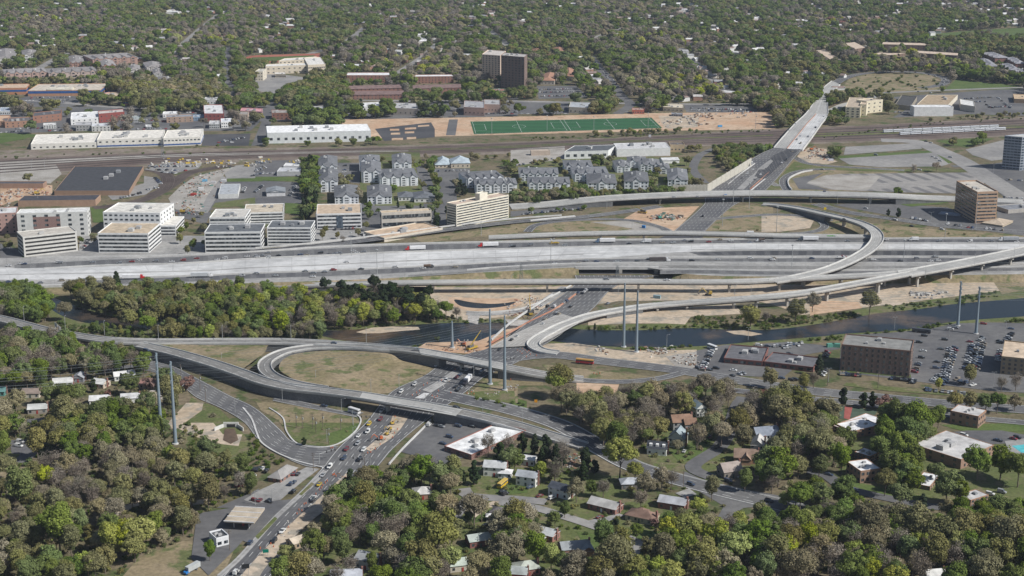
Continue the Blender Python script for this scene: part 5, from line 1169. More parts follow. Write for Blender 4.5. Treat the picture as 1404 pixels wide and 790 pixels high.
flyover('elevated_ramp', 'long retained ramp passing over the avenue beside the white-roofed shop', 'ramp', '0 190,473,6.8 235,483,6.5 285,497,6.5 330,512,6.5 360,523,6.5 395,531,6.5 440,536,6.8 495,543,7 550,552,7 600,560,7 650,570,5.5 700,582,3.5 750,597,1.5 800,612,.3', 11, surf=MATS['road_asphalt_grey'], walls=((.0, .52), (.7, .98)), piers=(.59,))
flyover('loop_ramp', 'oval loop ramp with white parapet round the brown meadow', 'ramp', '0 590,485,7 550,480.3,6.7 515,478,6.5 480,475.8,6.2 450,475.5,6 420,477,6 392,482,6 373,490,6 363,499,6 366,510,6 382,520,6 410,528,6 445,534,6.3', 9, surf=MATS['road_asphalt_grey'], walls=((0, 1),))
for s_, lb in (('B 850,388 1300,450', 0), ('B 540,605 1050,690', 1)): pass
# pale new concrete decks on the two short bridges (surface of the road, part of the structure)
band('bridge_deck_surface', '0 572,478.3 620,485.2 696,499.5', '0 578,487 620,494 690,507.5', CONCD, 6, z=7.55)
band('bridge_deck_surface', '0 497,538.3 550,546.5 634,562', '0 492,547 545,556.5 625,571', CONCD, 6, z=7.05)
# ================================================================ buildings
W1, W2, TAN, GRY, DRK, BRN = (.70, .70, .69), (.60, .60, .58), (.50, .42, .32), (.36, .36, .36), (.06, .062, .07), (.24, .13, .095)
O = dict
bld('parking_garage', 'white multi-level parking garage with dark open decks at left edge by highway', 'parking garage', '5 65,505 122,532 410,500', 635, wall=(.55, .54, .51), roof=(.45, .42, .37), style='garage', floors=5, units=1)
HO_ = bld('hotel', 'long white hotel with brick-red window panels behind the parking garage', 'hotel', '5 88,405 465,395 482,372', 520, wall=(.60, .60, .58), roof=(.62, .62, .6), style='grid', floors=5, cols=(6, 2, 0, 0), units=3, ww=3, wh=2)
pm_ = MB(); facewin(pm_, HO_[1][0], HO_[1][1], 14, (HO_[1][1] - HO_[1][0]).length - 24, 5, HO_[2] - 3, .06); pm_.build('brick_panel', BRICK, HO_[0], (.30, .17, .15))
r_, f_, h_ = bld('hotel', 'grey and brick-red hotel wing at the left edge', 'hotel', '5 -60,400 88,400 95,368', 505, wall=(.38, .25, .22), roof=(.55, .55, .55), style='grid', floors=5, cols=(4, 0, 0, 0))
bld('office_building', 'white five-storey office block with black ribbon windows and tan roof by highway', 'office building', '5 522,510 792,512 828,455', 612, wall=W1, roof=(.45, .37, .27), floors=5, units=2)
bld('office_building', 'large white rounded office building with stepped right wing', 'office building', '5 550,398 855,402 930,350', 515, wall=W1, roof=(.60, .58, .53), style='grid', floors=5, cols=(11, 5, 0, 0), ww=2.6, units=4, rect=False)
bld('office_annex', 'low stepped white annex on the right of the rounded office building', 'office building', '5 862,440 940,470 985,420', 520, wall=W1, roof=(.6, .58, .53), floors=3, units=0)
bld('rail_workshop', 'huge black-roofed rail workshop beside curving tracks', 'workshop', '5 290,282 690,282 768,150', 305, wall=(.30, .20, .14), roof=(.058, .06, .066), units=3, par=.5, rect=False)
bld('rail_workshop_annex', 'low brick annex with dark roof in front of black-roofed workshop', 'workshop', '5 95,335 510,330 570,302', 360, wall=(.36, .24, .17), roof=(.06, .06, .07), units=0, par=.4)
bld('depot_building', 'small brown depot building left of the black-roofed workshop', 'depot', '5 -40,245 230,245 245,232', 268, wall=(.3, .2, .15), roof=(.08, .08, .09), units=0)
bld('warehouse', 'small grey metal warehouse with pale roof in the asphalt yard', 'warehouse', '5 1168,295 1272,297 1285,243', 320, wall=(.62, .62, .6), roof=(.36, .38, .40), units=1, par=.3)
bld('office_building', 'rear white office block with dark glass lid building behind ribbon block', 'office building', '5 1120,425 1310,425 1340,380', 505, wall=W1, roof=(.50, .48, .44), floors=4, units=3)
bld('office_building', 'white ribbon-window office block with grey roof, left one of the pair by highway', 'office building', '5 1093,505 1395,502 1390,458', 608, wall=W1, roof=(.12, .13, .14), floors=5, units=4)
bld('office_building', 'rear tan-roofed white office block behind the grey-roofed pair', 'office building', '6 -60,398 150,396 155,350', 455, wall=W1, roof=(.48, .42, .33), floors=4, units=2)
bld('office_building', 'white ribbon-window office block with grey roof, right one of the pair by highway', 'office building', '6 62,480 298,480 313,442', 580, wall=W1, roof=(.12, .13, .14), floors=6, units=4)
r_, f_, h_ = bld('office_building', 'four-storey white office with tan roof and dark central glass bay', 'office building', '6 328,402 568,402 565,350', 478, wall=W1, roof=(.48, .38, .28), floors=4, units=2)
pm_ = MB(); L_ = (f_[1] - f_[0]).length; facewin(pm_, f_[0], f_[1], L_ * .44, L_ * .58, .5, h_ - 2, .25); pm_.build('glass_bay', GLASSB, r_)
bld('office_building', 'low tan-roofed office with black glass corner behind the flat retail block', 'office building', '6 675,402 942,388 945,375', 468, wall=(.5, .47, .42), roof=(.50, .40, .28), floors=2, units=2)
bld('retail_building', 'flat tan-roofed retail block with pale parapet beside the ramp', 'shop', '6 595,500 690,537 1002,482', 555, wall=(.55, .5, .42), roof=(.50, .38, .27), units=4, rect=True, par=.9)
bld('hotel_tower', 'nine-storey cream hotel with ribbon windows and central stair tower', 'hotel', '6 1028,345 1075,358 1355,305', 480, wall=(.66, .62, .52), roof=(.50, .40, .32), floors=9, units=3, band_h=.42)
r_, f_, h_ = bld('stair_tower', 'tall blank cream stair tower rising through the cream hotel front', 'tower', '6 1180,295 1200,300 1242,290', 455, wall=(.68, .64, .54), roof=(.6, .58, .5), units=0)
# grey-roofed white apartment complex
AP = 'white flats with grey roof '
for lb, s_, by_, fl_, gb, cl_, rs in (
    ('at left end, front of the tall pair', '6 340,228 440,228 440,165', 285, 4, 2, 4, 4), ('at left end, behind the front one of the tall pair', '6 338,150 438,150 436,95', 200, 4, 2, 4, 4),
    ('with dark lawn side, second column front', '6 568,178 672,178 668,125', 235, 4, 2, 4, 4), ('second column rear near the tracks', '6 556,120 664,120 662,88', 175, 4, 2, 4, 3),
    ('with four front gables right of second column', '6 660,195 870,205 845,158', 252, 4, 4, 8, 4), ('rear block beside the tracks in third column', '6 733,132 835,132 830,85', 185, 4, 2, 4, 4),
    ('small front block with wide gable behind the four-storey office', '6 425,310 552,310 545,250', 350, 3, 1, 6, 4), ('small front block with wide gable beside the clubhouse', '6 600,310 730,310 725,250', 350, 3, 1, 6, 4),
    ('rear row with stepped gables near the blue-roofed clubhouse', '6 1130,215 1330,205 1320,168', 255, 3, 5, 8, 3), ('front row with stepped gables behind the cream hotel', '6 1175,248 1400,245 1385,212', 290, 3, 5, 8, 3),
    ('rear row with stepped gables in the middle group', '7 45,190 255,190 240,155', 228, 3, 5, 8, 3), ('front row with stepped gables in the middle group', '7 92,240 318,240 305,205', 282, 3, 5, 9, 3),
    ('rear row beside the white warehouse', '7 290,150 440,150 425,115', 190, 3, 3, 6, 3), ('long gabled row left of the wide-gabled blocks', '7 335,190 525,190 505,150', 230, 3, 4, 7, 3),
    ('front block with wide white gable, left of three', '7 412,235 568,240 555,190', 282, 3, 1, 6, 4), ('front block with wide white gable, middle of three', '7 610,230 738,230 730,180', 282, 3, 1, 6, 4), ('front block with wide white gable, right of three', '7 842,222 948,222 940,165', 268, 3, 1, 5, 4),
    ('narrow rear block with hipped roof by the warehouse wall', '7 630,125 730,125 720,98', 158, 3, 2, 4, 3), ('rear stepped block in the right group', '7 690,145 800,142 790,110', 178, 3, 3, 5, 3), ('small rear block at the right group end', '7 790,165 850,160 845,135', 190, 3, 1, 3, 3), ('small block left of right group', '7 560,145 640,150 620,118', 182, 3, 2, 4, 3), ('end block left of the middle group, beyond the cream hotel', '7 -30,240 30,245 10,215', 290, 3, 1, 3, 3)):
    apartment(AP + lb, s_, by_, fl_, gb, cl_, rise=rs)
bld('clubhouse', 'low clubhouse with grey hip roof between the small front blocks', 'clubhouse', '6 765,312 845,312 840,288', 333, wall=W2, roof=(.13, .14, .155), rt='hip', rise=3, units=0, style='grid', floors=1, cols=(4, 1, 0, 0))
bld('clubhouse', 'grey-roofed clubhouse wing right of the low clubhouse', 'clubhouse', '6 850,318 960,318 950,285', 340, wall=W2, roof=(.13, .14, .155), rt='hip', rise=3.5, units=0, style='grid', floors=1, cols=(4, 1, 0, 0))
for s_ in (('6 962,140 1045,140 1040,112', 'left half of the pale blue-roofed visitor hall'), ('6 1048,138 1148,132 1140,108', 'right half of the pale blue-roofed visitor hall')):
    bld('visitor_hall', s_[1], 'hall', s_[0], 157, wall=(.55, .48, .38), roof=(.36, .42, .46), rt='hip', rise=6, units=0, style='grid', floors=1, cols=(4, 1, 0, 0))
bld('warehouse', 'long white warehouse with dark grey roof, left half beside tracks', 'warehouse', '7 288,72 522,66 570,35', 105, wall=(.66, .67, .66), roof=(.10, .11, .12), units=2, par=.5, rect=False, style='grid', floors=1, cols=(6, 1, 0, 0), ww=4, wh=3)
bld('warehouse', 'white warehouse with white rooftop machines, right half beside tracks', 'warehouse', '7 570,58 855,52 830,22', 92, wall=(.68, .68, .67), roof=(.5, .5, .5), units=8, par=.5, rect=False)
bld('warehouse', 'small tan brick building at the end of the white warehouses', 'warehouse', '7 858,40 932,36 920,20', 72, wall=(.42, .33, .22), roof=(.14, .12, .11), units=1, style='grid', floors=1, cols=(4, 1, 0, 0))
bld('shed', 'small tan shed on the rail side left of the white warehouses', 'shed', '7 110,70 212,68 208,62', 90, wall=(.45, .37, .30), roof=(.45, .40, .34), units=0)
bld('pavilion', 'small white pavilion with pale roof behind the right apartment group', 'pavilion', '7 815,118 902,115 892,102', 132, wall=W1, roof=(.5, .5, .5), rt='gable', rise=2, units=0)
bld('office_building', 'small grey bungalow office with white walls in the fenced yard', 'office building', '6 60,285 160,285 158,262', 308, wall=(.62, .62, .62), roof=(.22, .24, .26), units=0, rt='gable', rise=2)
bld('warehouse', 'group of white-roofed workshop units beside the tracks, left of apartments', 'warehouse', '6 115,180 240,180 235,158', 200, wall=(.5, .5, .5), roof=(.45, .46, .48), units=2); bld('warehouse', 'small white shed behind the workshop units left of apartments', 'warehouse', '6 150,150 250,150 250,135', 160, wall=(.6, .6, .6), roof=(.6, .6, .6), units=1)
# right side hotel and tower
bld('hotel_tower', 'nine-storey brown and tan hotel with ribbon-windowed long side', 'hotel', '8 1043,232 1155,292 1266,288', 455, wall=(.40, .28, .20), roof=(.48, .44, .38), floors=9, units=3, rect=False, band_h=.38, par=1.2)
bld('hotel_lobby', 'low tan hotel lobby with hipped entrance roof beside the brown hotel', 'lobby', '8 1180,450 1290,465 1345,440', 475, wall=(.45, .38, .28), roof=(.42, .35, .27), rt='hip', rise=3, units=0); bld('canopy', 'flat grey entrance canopy on left of brown hotel', 'canopy', '8 945,403 1060,415 1080,402', 418, wall=(.3, .3, .32), roof=(.30, .32, .36), units=0, par=.3)
bld('office_tower', 'dark blue-grey office tower cut by the right edge with long shadow', 'office tower', '8 1300,-12 1395,-4 1560,-18', 172, wall=(.30, .33, .38), roof=(.5, .5, .48), style='grid', floors=12, cols=(5, 9, 0, 0), units=2, rect=False, cap=100, ww=3.4, wh=2.6, dark=GLASSB)
bld('drive_through', 'low flat building with white roof rim at right edge by lot', 'shop', '8 1265,360 1320,385 1480,372', 402, wall=(.4, .38, .35), roof=(.2, .21, .23), units=2)
# beyond the tracks, right
bld('hotel', 'cream four-storey building, left wing with green windows', 'hotel', '4 450,575 530,578 548,525', 632, wall=(.62, .56, .42), roof=(.42, .35, .27), style='grid', floors=4, cols=(3, 2, 0, 0), ww=3, units=1)
bld('hotel', 'cream four-storey building, middle stair bay', 'hotel', '4 530,555 562,562 582,528', 622, wall=(.66, .60, .46), roof=(.5, .4, .3), style='grid', floors=3, cols=(1, 1, 0, 0), units=0)
bld('hotel', 'cream four-storey building, right wing with green windows', 'hotel', '4 562,545 650,535 655,520', 598, wall=(.64, .58, .44), roof=(.45, .38, .3), style='grid', floors=3, cols=(3, 1, 0, 0), ww=3, units=1)
bld('warehouse', 'big white-walled warehouse, front half with white lean roof', 'warehouse', '4 818,575 1028,575 1005,565', 622, wall=(.70, .70, .70), roof=(.66, .66, .66), units=0, rect=False); bld('warehouse', 'big warehouse, rear half with dark and tan roof stripe', 'warehouse', '4 830,562 1000,562 1050,510', 585, wall=(.6, .55, .45), roof=(.36, .28, .19), units=2, rect=False)
bld('depot_building', 'dark-roofed shed with sloping side by the loop road', 'shed', '4 715,560 800,570 832,520', 592, wall=(.3, .27, .22), roof=(.07, .07, .07), units=0, rect=False)
bld('warehouse', 'small white-roofed building on the van lot', 'warehouse', '4 1065,560 1142,572 1135,542', 602, wall=(.55, .5, .42), roof=(.6, .6, .58), units=0, rect=False); bld('warehouse', 'tan-roofed building cut by the right edge on the van lot', 'warehouse', '4 1350,525 1450,535 1440,508', 555, wall=(.3, .22, .15), roof=(.5, .38, .25), units=1)
for lb, s_, by_ in (('long brown apartment slab with pale roof, lower right of four', '4 828,283 1050,297 1052,285', 335), ('brown apartment slab with pale roof, top right of four', '4 645,237 885,243 886,232', 275), ('brown apartment slab with pale stepped roof, upper left of four', '4 443,232 500,262 556,255', 290), ('brown apartment slab with striped pale roof, lower left of four', '4 292,270 385,330 436,325', 345), ('low slab with pale roof in trees between the brown slabs', '4 560,292 700,295 770,285', 312)):
    bld('apartment_block', lb, 'apartment block', s_, by_, wall=(.20, .14, .11), roof=(.52, .42, .33), style='grid', floors=3, cols=(8, 2, 0, 0), units=0, par=0, rect=False)
for lb, s_, by_ in (('front left brick terrace with grey roof at right edge', '4 1150,318 1200,355 1245,340', 372), ('rear left brick terrace with striped roof at right edge', '4 1180,285 1250,310 1300,300', 335), ('middle brick terrace at right edge', '4 1280,345 1330,375 1362,360', 392), ('rear right brick terrace at right edge', '4 1310,312 1360,340 1404,335', 362), ('lowest brick terrace cut by the right edge', '4 1340,375 1380,392 1440,385', 405)):
    apartment(lb, s_, by_, 3, 3, 5, wall=(.30, .12, .09), roof=(.26, .26, .28), rise=4, group='brick terraces at the right edge', name='terrace_house', brick=True)
# beyond the tracks, left and middle
for lb, s_, by_, n_, fl_ in (('low left section of the long cream industrial building', '1 165,774 515,764 530,714', 791, 6, 1), ('middle section of the long cream industrial building with blue band', '1 518,750 870,740 882,697', 781, 8, 2), ('right section of the long cream industrial building with window rows', '1 873,742 1072,734 1088,692', 776, 7, 2)):
    bld('industrial_building', lb, 'industrial building', s_, by_, wall=(.68, .66, .61), roof=(.66, .63, .57), units=n_, style='grid', floors=fl_, cols=(10, 1, 0, 0), ww=2.6, cap=22, rect=False, stripe=((.05, .11, .30), 1.2, 2.8) if fl_ == 2 else None)
bld('shopping_centre', 'flat shopping centre with blue fascia and pale entrance gable', 'shopping centre', '1 148,488 538,484 582,448', 512, wall=(.42, .24, .15), roof=(.50, .45, .38), units=9, stripe=((.03, .10, .28), 4.2, 7.6), rect=False); bld('shop_wing', 'orange brick and blue shop wing at the left edge', 'shopping centre', '1 -60,475 140,472 160,450', 505, wall=(.45, .22, .13), roof=(.50, .38, .28), units=2, stripe=((.03, .10, .28), 4.2, 7), rect=False)
bld('entrance_gable', 'pale arched entrance front of the shopping centre', 'shopping centre', '1 252,480 382,480 380,470', 512, wall=(.62, .57, .46), roof=(.5, .47, .4), units=0, rt='gable', rise=3, guard_=False)
bld('shop_building', 'orange brick store with blue corner right of shopping centre', 'shop', '1 545,502 620,522 692,510', 535, wall=(.45, .22, .13), roof=(.50, .40, .30), units=1, stripe=((.03, .10, .28), 3, 5), rect=False); bld('shop_building', 'small blue-banded brick shop in trees', 'shop', '1 660,550 728,550 730,543', 565, wall=(.42, .18, .12), roof=(.4, .4, .4), units=0, stripe=((.03, .12, .32), 3, 4.8))
for lb, s_, by_, gb, wl in (('brick and white terrace with grey roofs, front row left', '1 22,395 250,385 245,362', 432, 5, (.42, .30, .26)), ('brick and white terrace with grey roofs, front row right', '1 260,392 522,380 515,355', 425, 5, (.45, .36, .32)), ('white terrace with grey roofs at left edge', '1 -30,315 92,312 85,262', 340, 3, (.6, .6, .58)), ('small white terrace right of left-edge one', '1 122,298 200,296 190,268', 332, 2, (.6, .6, .58)),
                              ('brown terrace row behind the front row, left part', '1 362,330 450,335 440,300', 362, 3, (.35, .22, .18)), ('long brick terrace behind the front row, right part', '1 495,318 735,305 725,280', 345, 5, (.36, .24, .2)), ('brick terrace block in trees right of the rows', '1 545,350 620,350 600,322', 380, 2, (.36, .2, .16)), ('white terrace with pale roof in trees', '1 690,375 750,372 745,350', 400, 2, (.6, .58, .55)), ('grey long terrace in trees', '1 775,350 870,358 850,332', 378, 4, (.55, .52, .5)), ('white terrace in trees right of the grey one', '1 820,395 872,395 865,370', 412, 2, (.6, .6, .58)), ('lower white terrace in trees', '1 830,425 935,432 910,412', 445, 3, (.58, .56, .52))):
    apartment(lb, s_, by_, 3, gb, 6, wall=wl, roof=(.24, .225, .22), rise=4, group='terraces beyond the shopping centre', name='terrace_house')
SB = [('white flat commercial building in front of the red one', '1 378,640 525,632 525,598', 662, W1, (.66, .66, .66)), ('red brick shop block with white parapets', '1 528,612 665,600 660,585', 645, (.24, .07, .06), (.5, .45, .42)), ('low brown brick building with dark roof left', '1 175,625 325,610 330,590', 645, (.26, .14, .10), (.10, .10, .11)), ('brown brick shop row at far left', '1 25,655 170,648 160,628', 678, (.34, .2, .14), (.13, .12, .12)),
      ('brown and white two-tier office with red walls', '1 1092,610 1198,610 1190,562', 650, (.30, .10, .09), (.6, .6, .6)), ('white motel-like building behind the avenue trees', '1 1075,535 1155,535 1175,522', 560, W1, (.5, .5, .5)), ('brown low shop row near the red office', '1 890,630 1032,625 1030,613', 652, (.36, .26, .2), (.25, .27, .3)), ('white small garage building left of the pair', '1 1118,665 1172,665 1175,648', 688, W2, (.5, .5, .5)), ('white small garage building right of the pair', '1 1182,655 1240,652 1238,635', 682, W1, (.6, .62, .65)),
      ('tan shop building near pink roof', '1 1255,615 1325,615 1330,600', 640, (.45, .36, .28), (.3, .28, .26)), ('low building with pink roof tiles', '1 1285,595 1400,600 1404,583', 612, (.5, .3, .3), (.52, .28, .30)), ('white tiny building at far left', '1 0,598 58,598 60,577', 614, W1, (.30, .35, .42)), ('tan-roofed brick building cut by left edge', '1 -60,650 40,650 55,620', 680, (.40, .25, .18), (.5, .35, .24)),
      ('grey flat garage in front of the white commercial building', '1 405,672 492,670 490,655', 700, (.34, .34, .34), (.42, .42, .43)), ('white garage with doors beside grey garage', '1 490,678 590,676 585,662', 702, W2, (.55, .57, .6)), ('white bus-like store in the yard', '1 870,612 945,610 948,598', 628, W1, (.7, .7, .7)), ('tiny white kiosk with roof sign', '1 708,640 755,640 752,622', 658, W1, (.3, .35, .35)), ('blue small shop in the yards', '1 1030,630 1090,628 1090,615', 645, (.2, .3, .42), (.35, .4, .45)), ('white sheds in front of industrial building', '1 780,680 825,680 822,670', 690, W1, (.6, .6, .6)), ('white low office left of industrial building', '1 232,672 300,670 300,660', 688, W2, (.6, .6, .6)),
      ('brown brick office beside the side street', '2 88,607 198,607 196,590', 640, (.30, .15, .11), (.3, .28, .26)), ('grey shop behind dark trees, left', '2 305,590 370,590 370,572', 605, W2, (.4, .4, .4)), ('small white shop behind dark trees, middle', '2 460,585 515,583 515,570', 600, W1, (.6, .6, .6)), ('white shop behind dark trees with flat roof', '2 575,575 670,570 668,548', 590, W2, (.6, .6, .6)), ('grey flat building among dark trees', '2 738,580 870,585 865,555', 620, (.45, .4, .35), (.42, .42, .42)),
      ('pinkish brick building left wing near the sports field', '2 1115,575 1225,580 1225,545', 622, (.42, .30, .26), (.33, .33, .34)), ('pinkish brick building right wing near the sports field', '2 1225,560 1310,562 1308,536', 605, (.44, .33, .28), (.36, .36, .36)), ('green-fronted small restaurant below the tower', '2 1255,488 1335,488 1335,476', 500, (.10, .2, .12), (.3, .15, .12)),
      ('grey metal hall beside the sports field', '3 312,575 428,580 435,552', 610, (.50, .46, .40), (.36, .38, .40)), ('tan barrel-roofed hall right of the avenue end', '3 815,575 925,580 925,560', 600, (.50, .44, .34), (.56, .50, .40)), ('red brick small shop at avenue end', '3 650,590 715,590 715,580', 610, (.36, .12, .09), (.4, .3, .25)), ('small grey shed by the orange ground', '3 860,612 920,615 920,607', 625, (.3, .3, .32), (.3, .3, .32))]
for lb, s_, by_, wl, rf in SB: bld('commercial_building', lb, 'building', s_, by_, wall=wl, roof=rf, style='grid', floors=1 if by_ < 640 else 2, cols=(5, 1, 0, 0), units=3, rect=False, cap=14)
bld('sports_hall', 'long white hall with arched roof vents beside the tracks', 'hall', '2 64,712 618,700 598,664', 756, wall=(.66, .68, .68), roof=(.76, .76, .75), units=6, par=.3, rect=False, style='grid', floors=1, cols=(14, 2, 0, 0), ww=3.5, wh=3)
for lb, s_, by_ in (('cream school building, lower front wing', '2 55,358 280,350 280,338', 390), ('cream school building, tall right wing with pink front', '2 282,350 375,345 350,308', 392), ('cream school building, rear upper wing', '2 125,328 300,318 330,305', 350), ('small cream annex in front of the school', '2 105,398 162,398 160,388', 415)):
    bld('school', lb, 'school', s_, by_, wall=(.60, .53, .42), roof=(.64, .62, .58), style='grid', floors=2, cols=(8, 2, 0, 0), ww=3, units=2, rect=False)
bld('school', 'cream building at left of the school with car lot', 'school', '2 0,385 40,385 60,370', 432, wall=(.6, .55, .45), roof=(.5, .48, .42), style='grid', floors=3, cols=(3, 1, 0, 0), units=1)
bld('apartment_tower', 'tall apartment tower, sunlit tan left wing', 'apartment tower', '2 1212,293 1310,300 1340,275', 435, wall=(.62, .48, .38), roof=(.5, .46, .42), style='grid', floors=12, cols=(6, 0, 0, 0), ww=2.5, units=1, rect=False)  # sunlight on this wing is put into its lighter wall colour
bld('apartment_tower', 'tall apartment tower, shaded dark brown front slab', 'apartment tower', '0 687,76.5 719,79 723,75', 124, wall=(.20, .145, .125), roof=(.4, .38, .36), style='grid', floors=13, cols=(7, 1, 0, 0), ww=2.6, units=3, rect=False, cap=91)  # same tower; the slab's shade is put into its darker wall colour
for lb, s_, by_ in (('brick apartment row with white roof, left', '2 490,405 735,405 730,390', 442), ('brick apartment row with white roof, right', '2 852,412 1060,410 1058,400', 445)): bld('apartment_block', lb, 'apartment block', s_, by_, wall=(.30, .16, .12), roof=(.66, .66, .66), style='grid', floors=3, cols=(12, 1, 0, 0), units=0, rect=False)
for lb, s_, by_ in (('brown terrace row above the road, rear left', '2 490,478 795,470 790,458', 492), ('brown terrace row above the road, front left', '2 515,508 795,505 790,490', 530), ('brown terrace row above the road, right', '2 845,475 1115,468 1110,455', 498)): bld('terrace_house', lb, 'terrace', s_, by_, wall=(.28, .15, .12), roof=(.19, .13, .12), rt='gable', rise=3.5, style='grid', floors=2, cols=(14, 1, 0, 0), units=0, rect=False, cap=28)
for lb, s_, by_ in (('small white-roofed flats behind brick row, left', '2 395,300 450,300 450,293', 312), ('small white-roofed flats behind brick row, second', '2 405,335 455,335 455,328', 345), ('white-roofed flats in trees, middle', '2 555,330 608,330 606,323', 340), ('white-roofed flats in trees, right', '2 700,328 755,328 752,320', 340), ('grey-roofed flats in trees below middle', '2 470,352 610,352 608,343', 362)): bld('apartment_block', lb, 'apartment block', s_, by_, wall=(.3, .2, .16), roof=(.62, .62, .62), units=0, par=0, rect=False)
for lb, s_, by_, in (('orange-roofed villa with white walls by car lot', '3 160,430 235,432 252,395', 455), ('orange-roofed villa behind the white-walled one', '3 285,405 345,412 340,372', 435), ('long orange-roofed villa in trees', '3 190,300 270,345 285,330', 360), ('small orange-roofed villa top left', '3 110,280 165,280 165,265', 292), ('orange-roofed villa top right of group', '3 232,275 290,280 288,260', 292)): bld('villa', lb, 'villa', s_, by_, wall=(.5, .46, .4), roof=(.34, .19, .13), rt='hip', rise=4, units=0, rect=False, style='grid', floors=1, cols=(4, 1, 0, 0))
# foreground and middle ground
bld('office_building', 'dark brick five-storey office with flat grey roof beside the car park', 'office building', '4 -99,-99 0,0 0,0' if False else 'D 413,352 772,386 792,330', 518, wall=(.20, .125, .095), roof=(.22, .22, .21), style='grid', floors=5, cols=(12, 4, 0, 0), ww=1.3, wh=2.0, units=3, brick=True, cap=80)
bld('roof_penthouse', 'brick machinery penthouse on the roof of the brick office', 'penthouse', 'D 516,318 668,330 672,316', 346, wall=(.2, .13, .1), roof=(.2, .2, .2), units=0, brick=True, guard_=False) if False else None
bld('office_building', 'tan-roofed stone office cut by the right edge of the car park', 'office building', 'D 1238,412 1420,432 1430,348', 520, wall=(.26, .21, .15), roof=(.50, .40, .30), style='grid', floors=4, cols=(6, 3, 0, 0), units=1, ww=1.6)
bld('strip_mall', 'low brick strip of shops with dark flat roof and white roof divides', 'shop', 'C 1100,422 1300,440 1330,368', 462, wall=(.20, .095, .08), roof=(.13, .13, .14), units=3, rect=False, style='grid', floors=1, cols=(5, 1, 0, 0), ww=3.5, wh=2.2); bld('strip_mall', 'right half of the low brick strip of shops', 'shop', 'D 12,440 268,470 310,420', 492, wall=(.20, .095, .08), roof=(.13, .13, .14), units=3, rect=False, style='grid', floors=1, cols=(6, 1, 0, 0), ww=3.2, wh=2.2)
bld('retail_store', 'white flat-roofed brick store beside the retained ramp', 'shop', 'F 975,122 1115,168 1395,40', 192, wall=(.22, .10, .08), roof=(.70, .70, .69), units=5, rect=False, brick=True, par=.5, style='grid', floors=1, cols=(3, 4, 0, 0), ww=2.5, wh=2.0)
bld('petrol_station_shop', 'small shop with hipped grey roof and brick walls on the corner forecourt', 'petrol station', 'F 68,278 130,290 215,232', 312, wall=(.30, .13, .09), roof=(.27, .26, .25), rt='hip', rise=3, units=0, rect=True, style='grid', floors=1, cols=(2, 4, 0, 0), ww=1.8, brick=True)
def canopy():
    fp, h = footprint('E 1160,498 1310,515 1365,440', h=5.0); r = empty('petrol_canopy', fp[1]); tag(r, 'flat tan petrol station canopy with white rims by the road', 'canopy'); o = r.location; p = [q - o for q in fp]
    m = MB(); m.prism(p, 4.3, 5.0, bottom=True); m.build('roof', ROOFM, r, (.42, .36, .28)); m = MB()
    for t in (0, .33, .66, 1.0):
        a, b = p[1].lerp(p[2], t), p[0].lerp(p[3], t); d = (b - a).normalized(); n = Vector((-d.y, d.x, 0)) * .3; m.prism([a, b, b + n, a + n], 4.95, 5.4)
    m.build('rim', OC, r, (.7, .7, .7))
    for u in (.2, .8):
        for v in (.25, .75): q = p[1] + (p[2] - p[1]) * u + (p[0] - p[1]) * v; m = MB(); m.tube((q.x, q.y, 0), (q.x, q.y, 4.3), .25, .25, 8); m.build('post', OC, r, (.6, .6, .6))
    for u in (.35, .65): q = p[1] + (p[2] - p[1]) * u + (p[0] - p[1]) * .5; m = MB(); m.box((q.x, q.y, .9), (1.0, .6, 1.6)); tag(link('fuel_pump', m.mesh('fuel_pump', ROUGHC), None, (.5, .1, .1), o), f"{'near' if u < .5 else 'far'} fuel pump under the tan petrol canopy", 'fuel pump')
    occupy(fp); guard([(q.x, q.y, z) for q in fp for z in (0, 5)])
canopy()
bld('petrol_kiosk', 'small white kiosk with dark roof in front of the petrol canopy', 'kiosk', 'E 1078,568 1115,602 1180,585', 645, wall=(.66, .67, .68), roof=(.08, .085, .09), units=2, rect=True, style='grid', floors=1, cols=(1, 2, 0, 0), ww=2)
# garden flats lower right
for lb, s_, by_ in (('white-roofed brick garden flats, top left of group', 'I 372,8 470,45 610,12', 82), ('white-roofed brick garden flats, front left with bare side wall', 'I 440,200 512,250 600,225', 312), ('white-roofed garden flats half hidden behind front-left trees', 'I 480,150 560,175 600,150', 205), ('grey-roofed brick garden flats, long middle block', 'I 830,90 1030,190 1200,115', 240), ('grey-roofed brick garden flats, lower right of group', 'I 1000,375 1080,400 1172,372', 440), ('small white-roofed garden flats between the crowns', 'I 805,290 870,330 920,270', 350), ('brick garden flats with pale roof, top right', 'D 975,690 1120,720 1222,700', 782), ('white-roofed brick hall beside the tennis court', 'D 372,765 470,800 640,735', 832)):
    bld('garden_flats', lb, 'apartment block', s_, by_, wall=(.33, .19, .12), roof=(.68, .68, .68) if 'white' in lb else (.47, .46, .45), style='grid', floors=2, cols=(4, 4, 0, 0), ww=1.6, units=3, rect=True, brick=True, cap=20, par=.25)
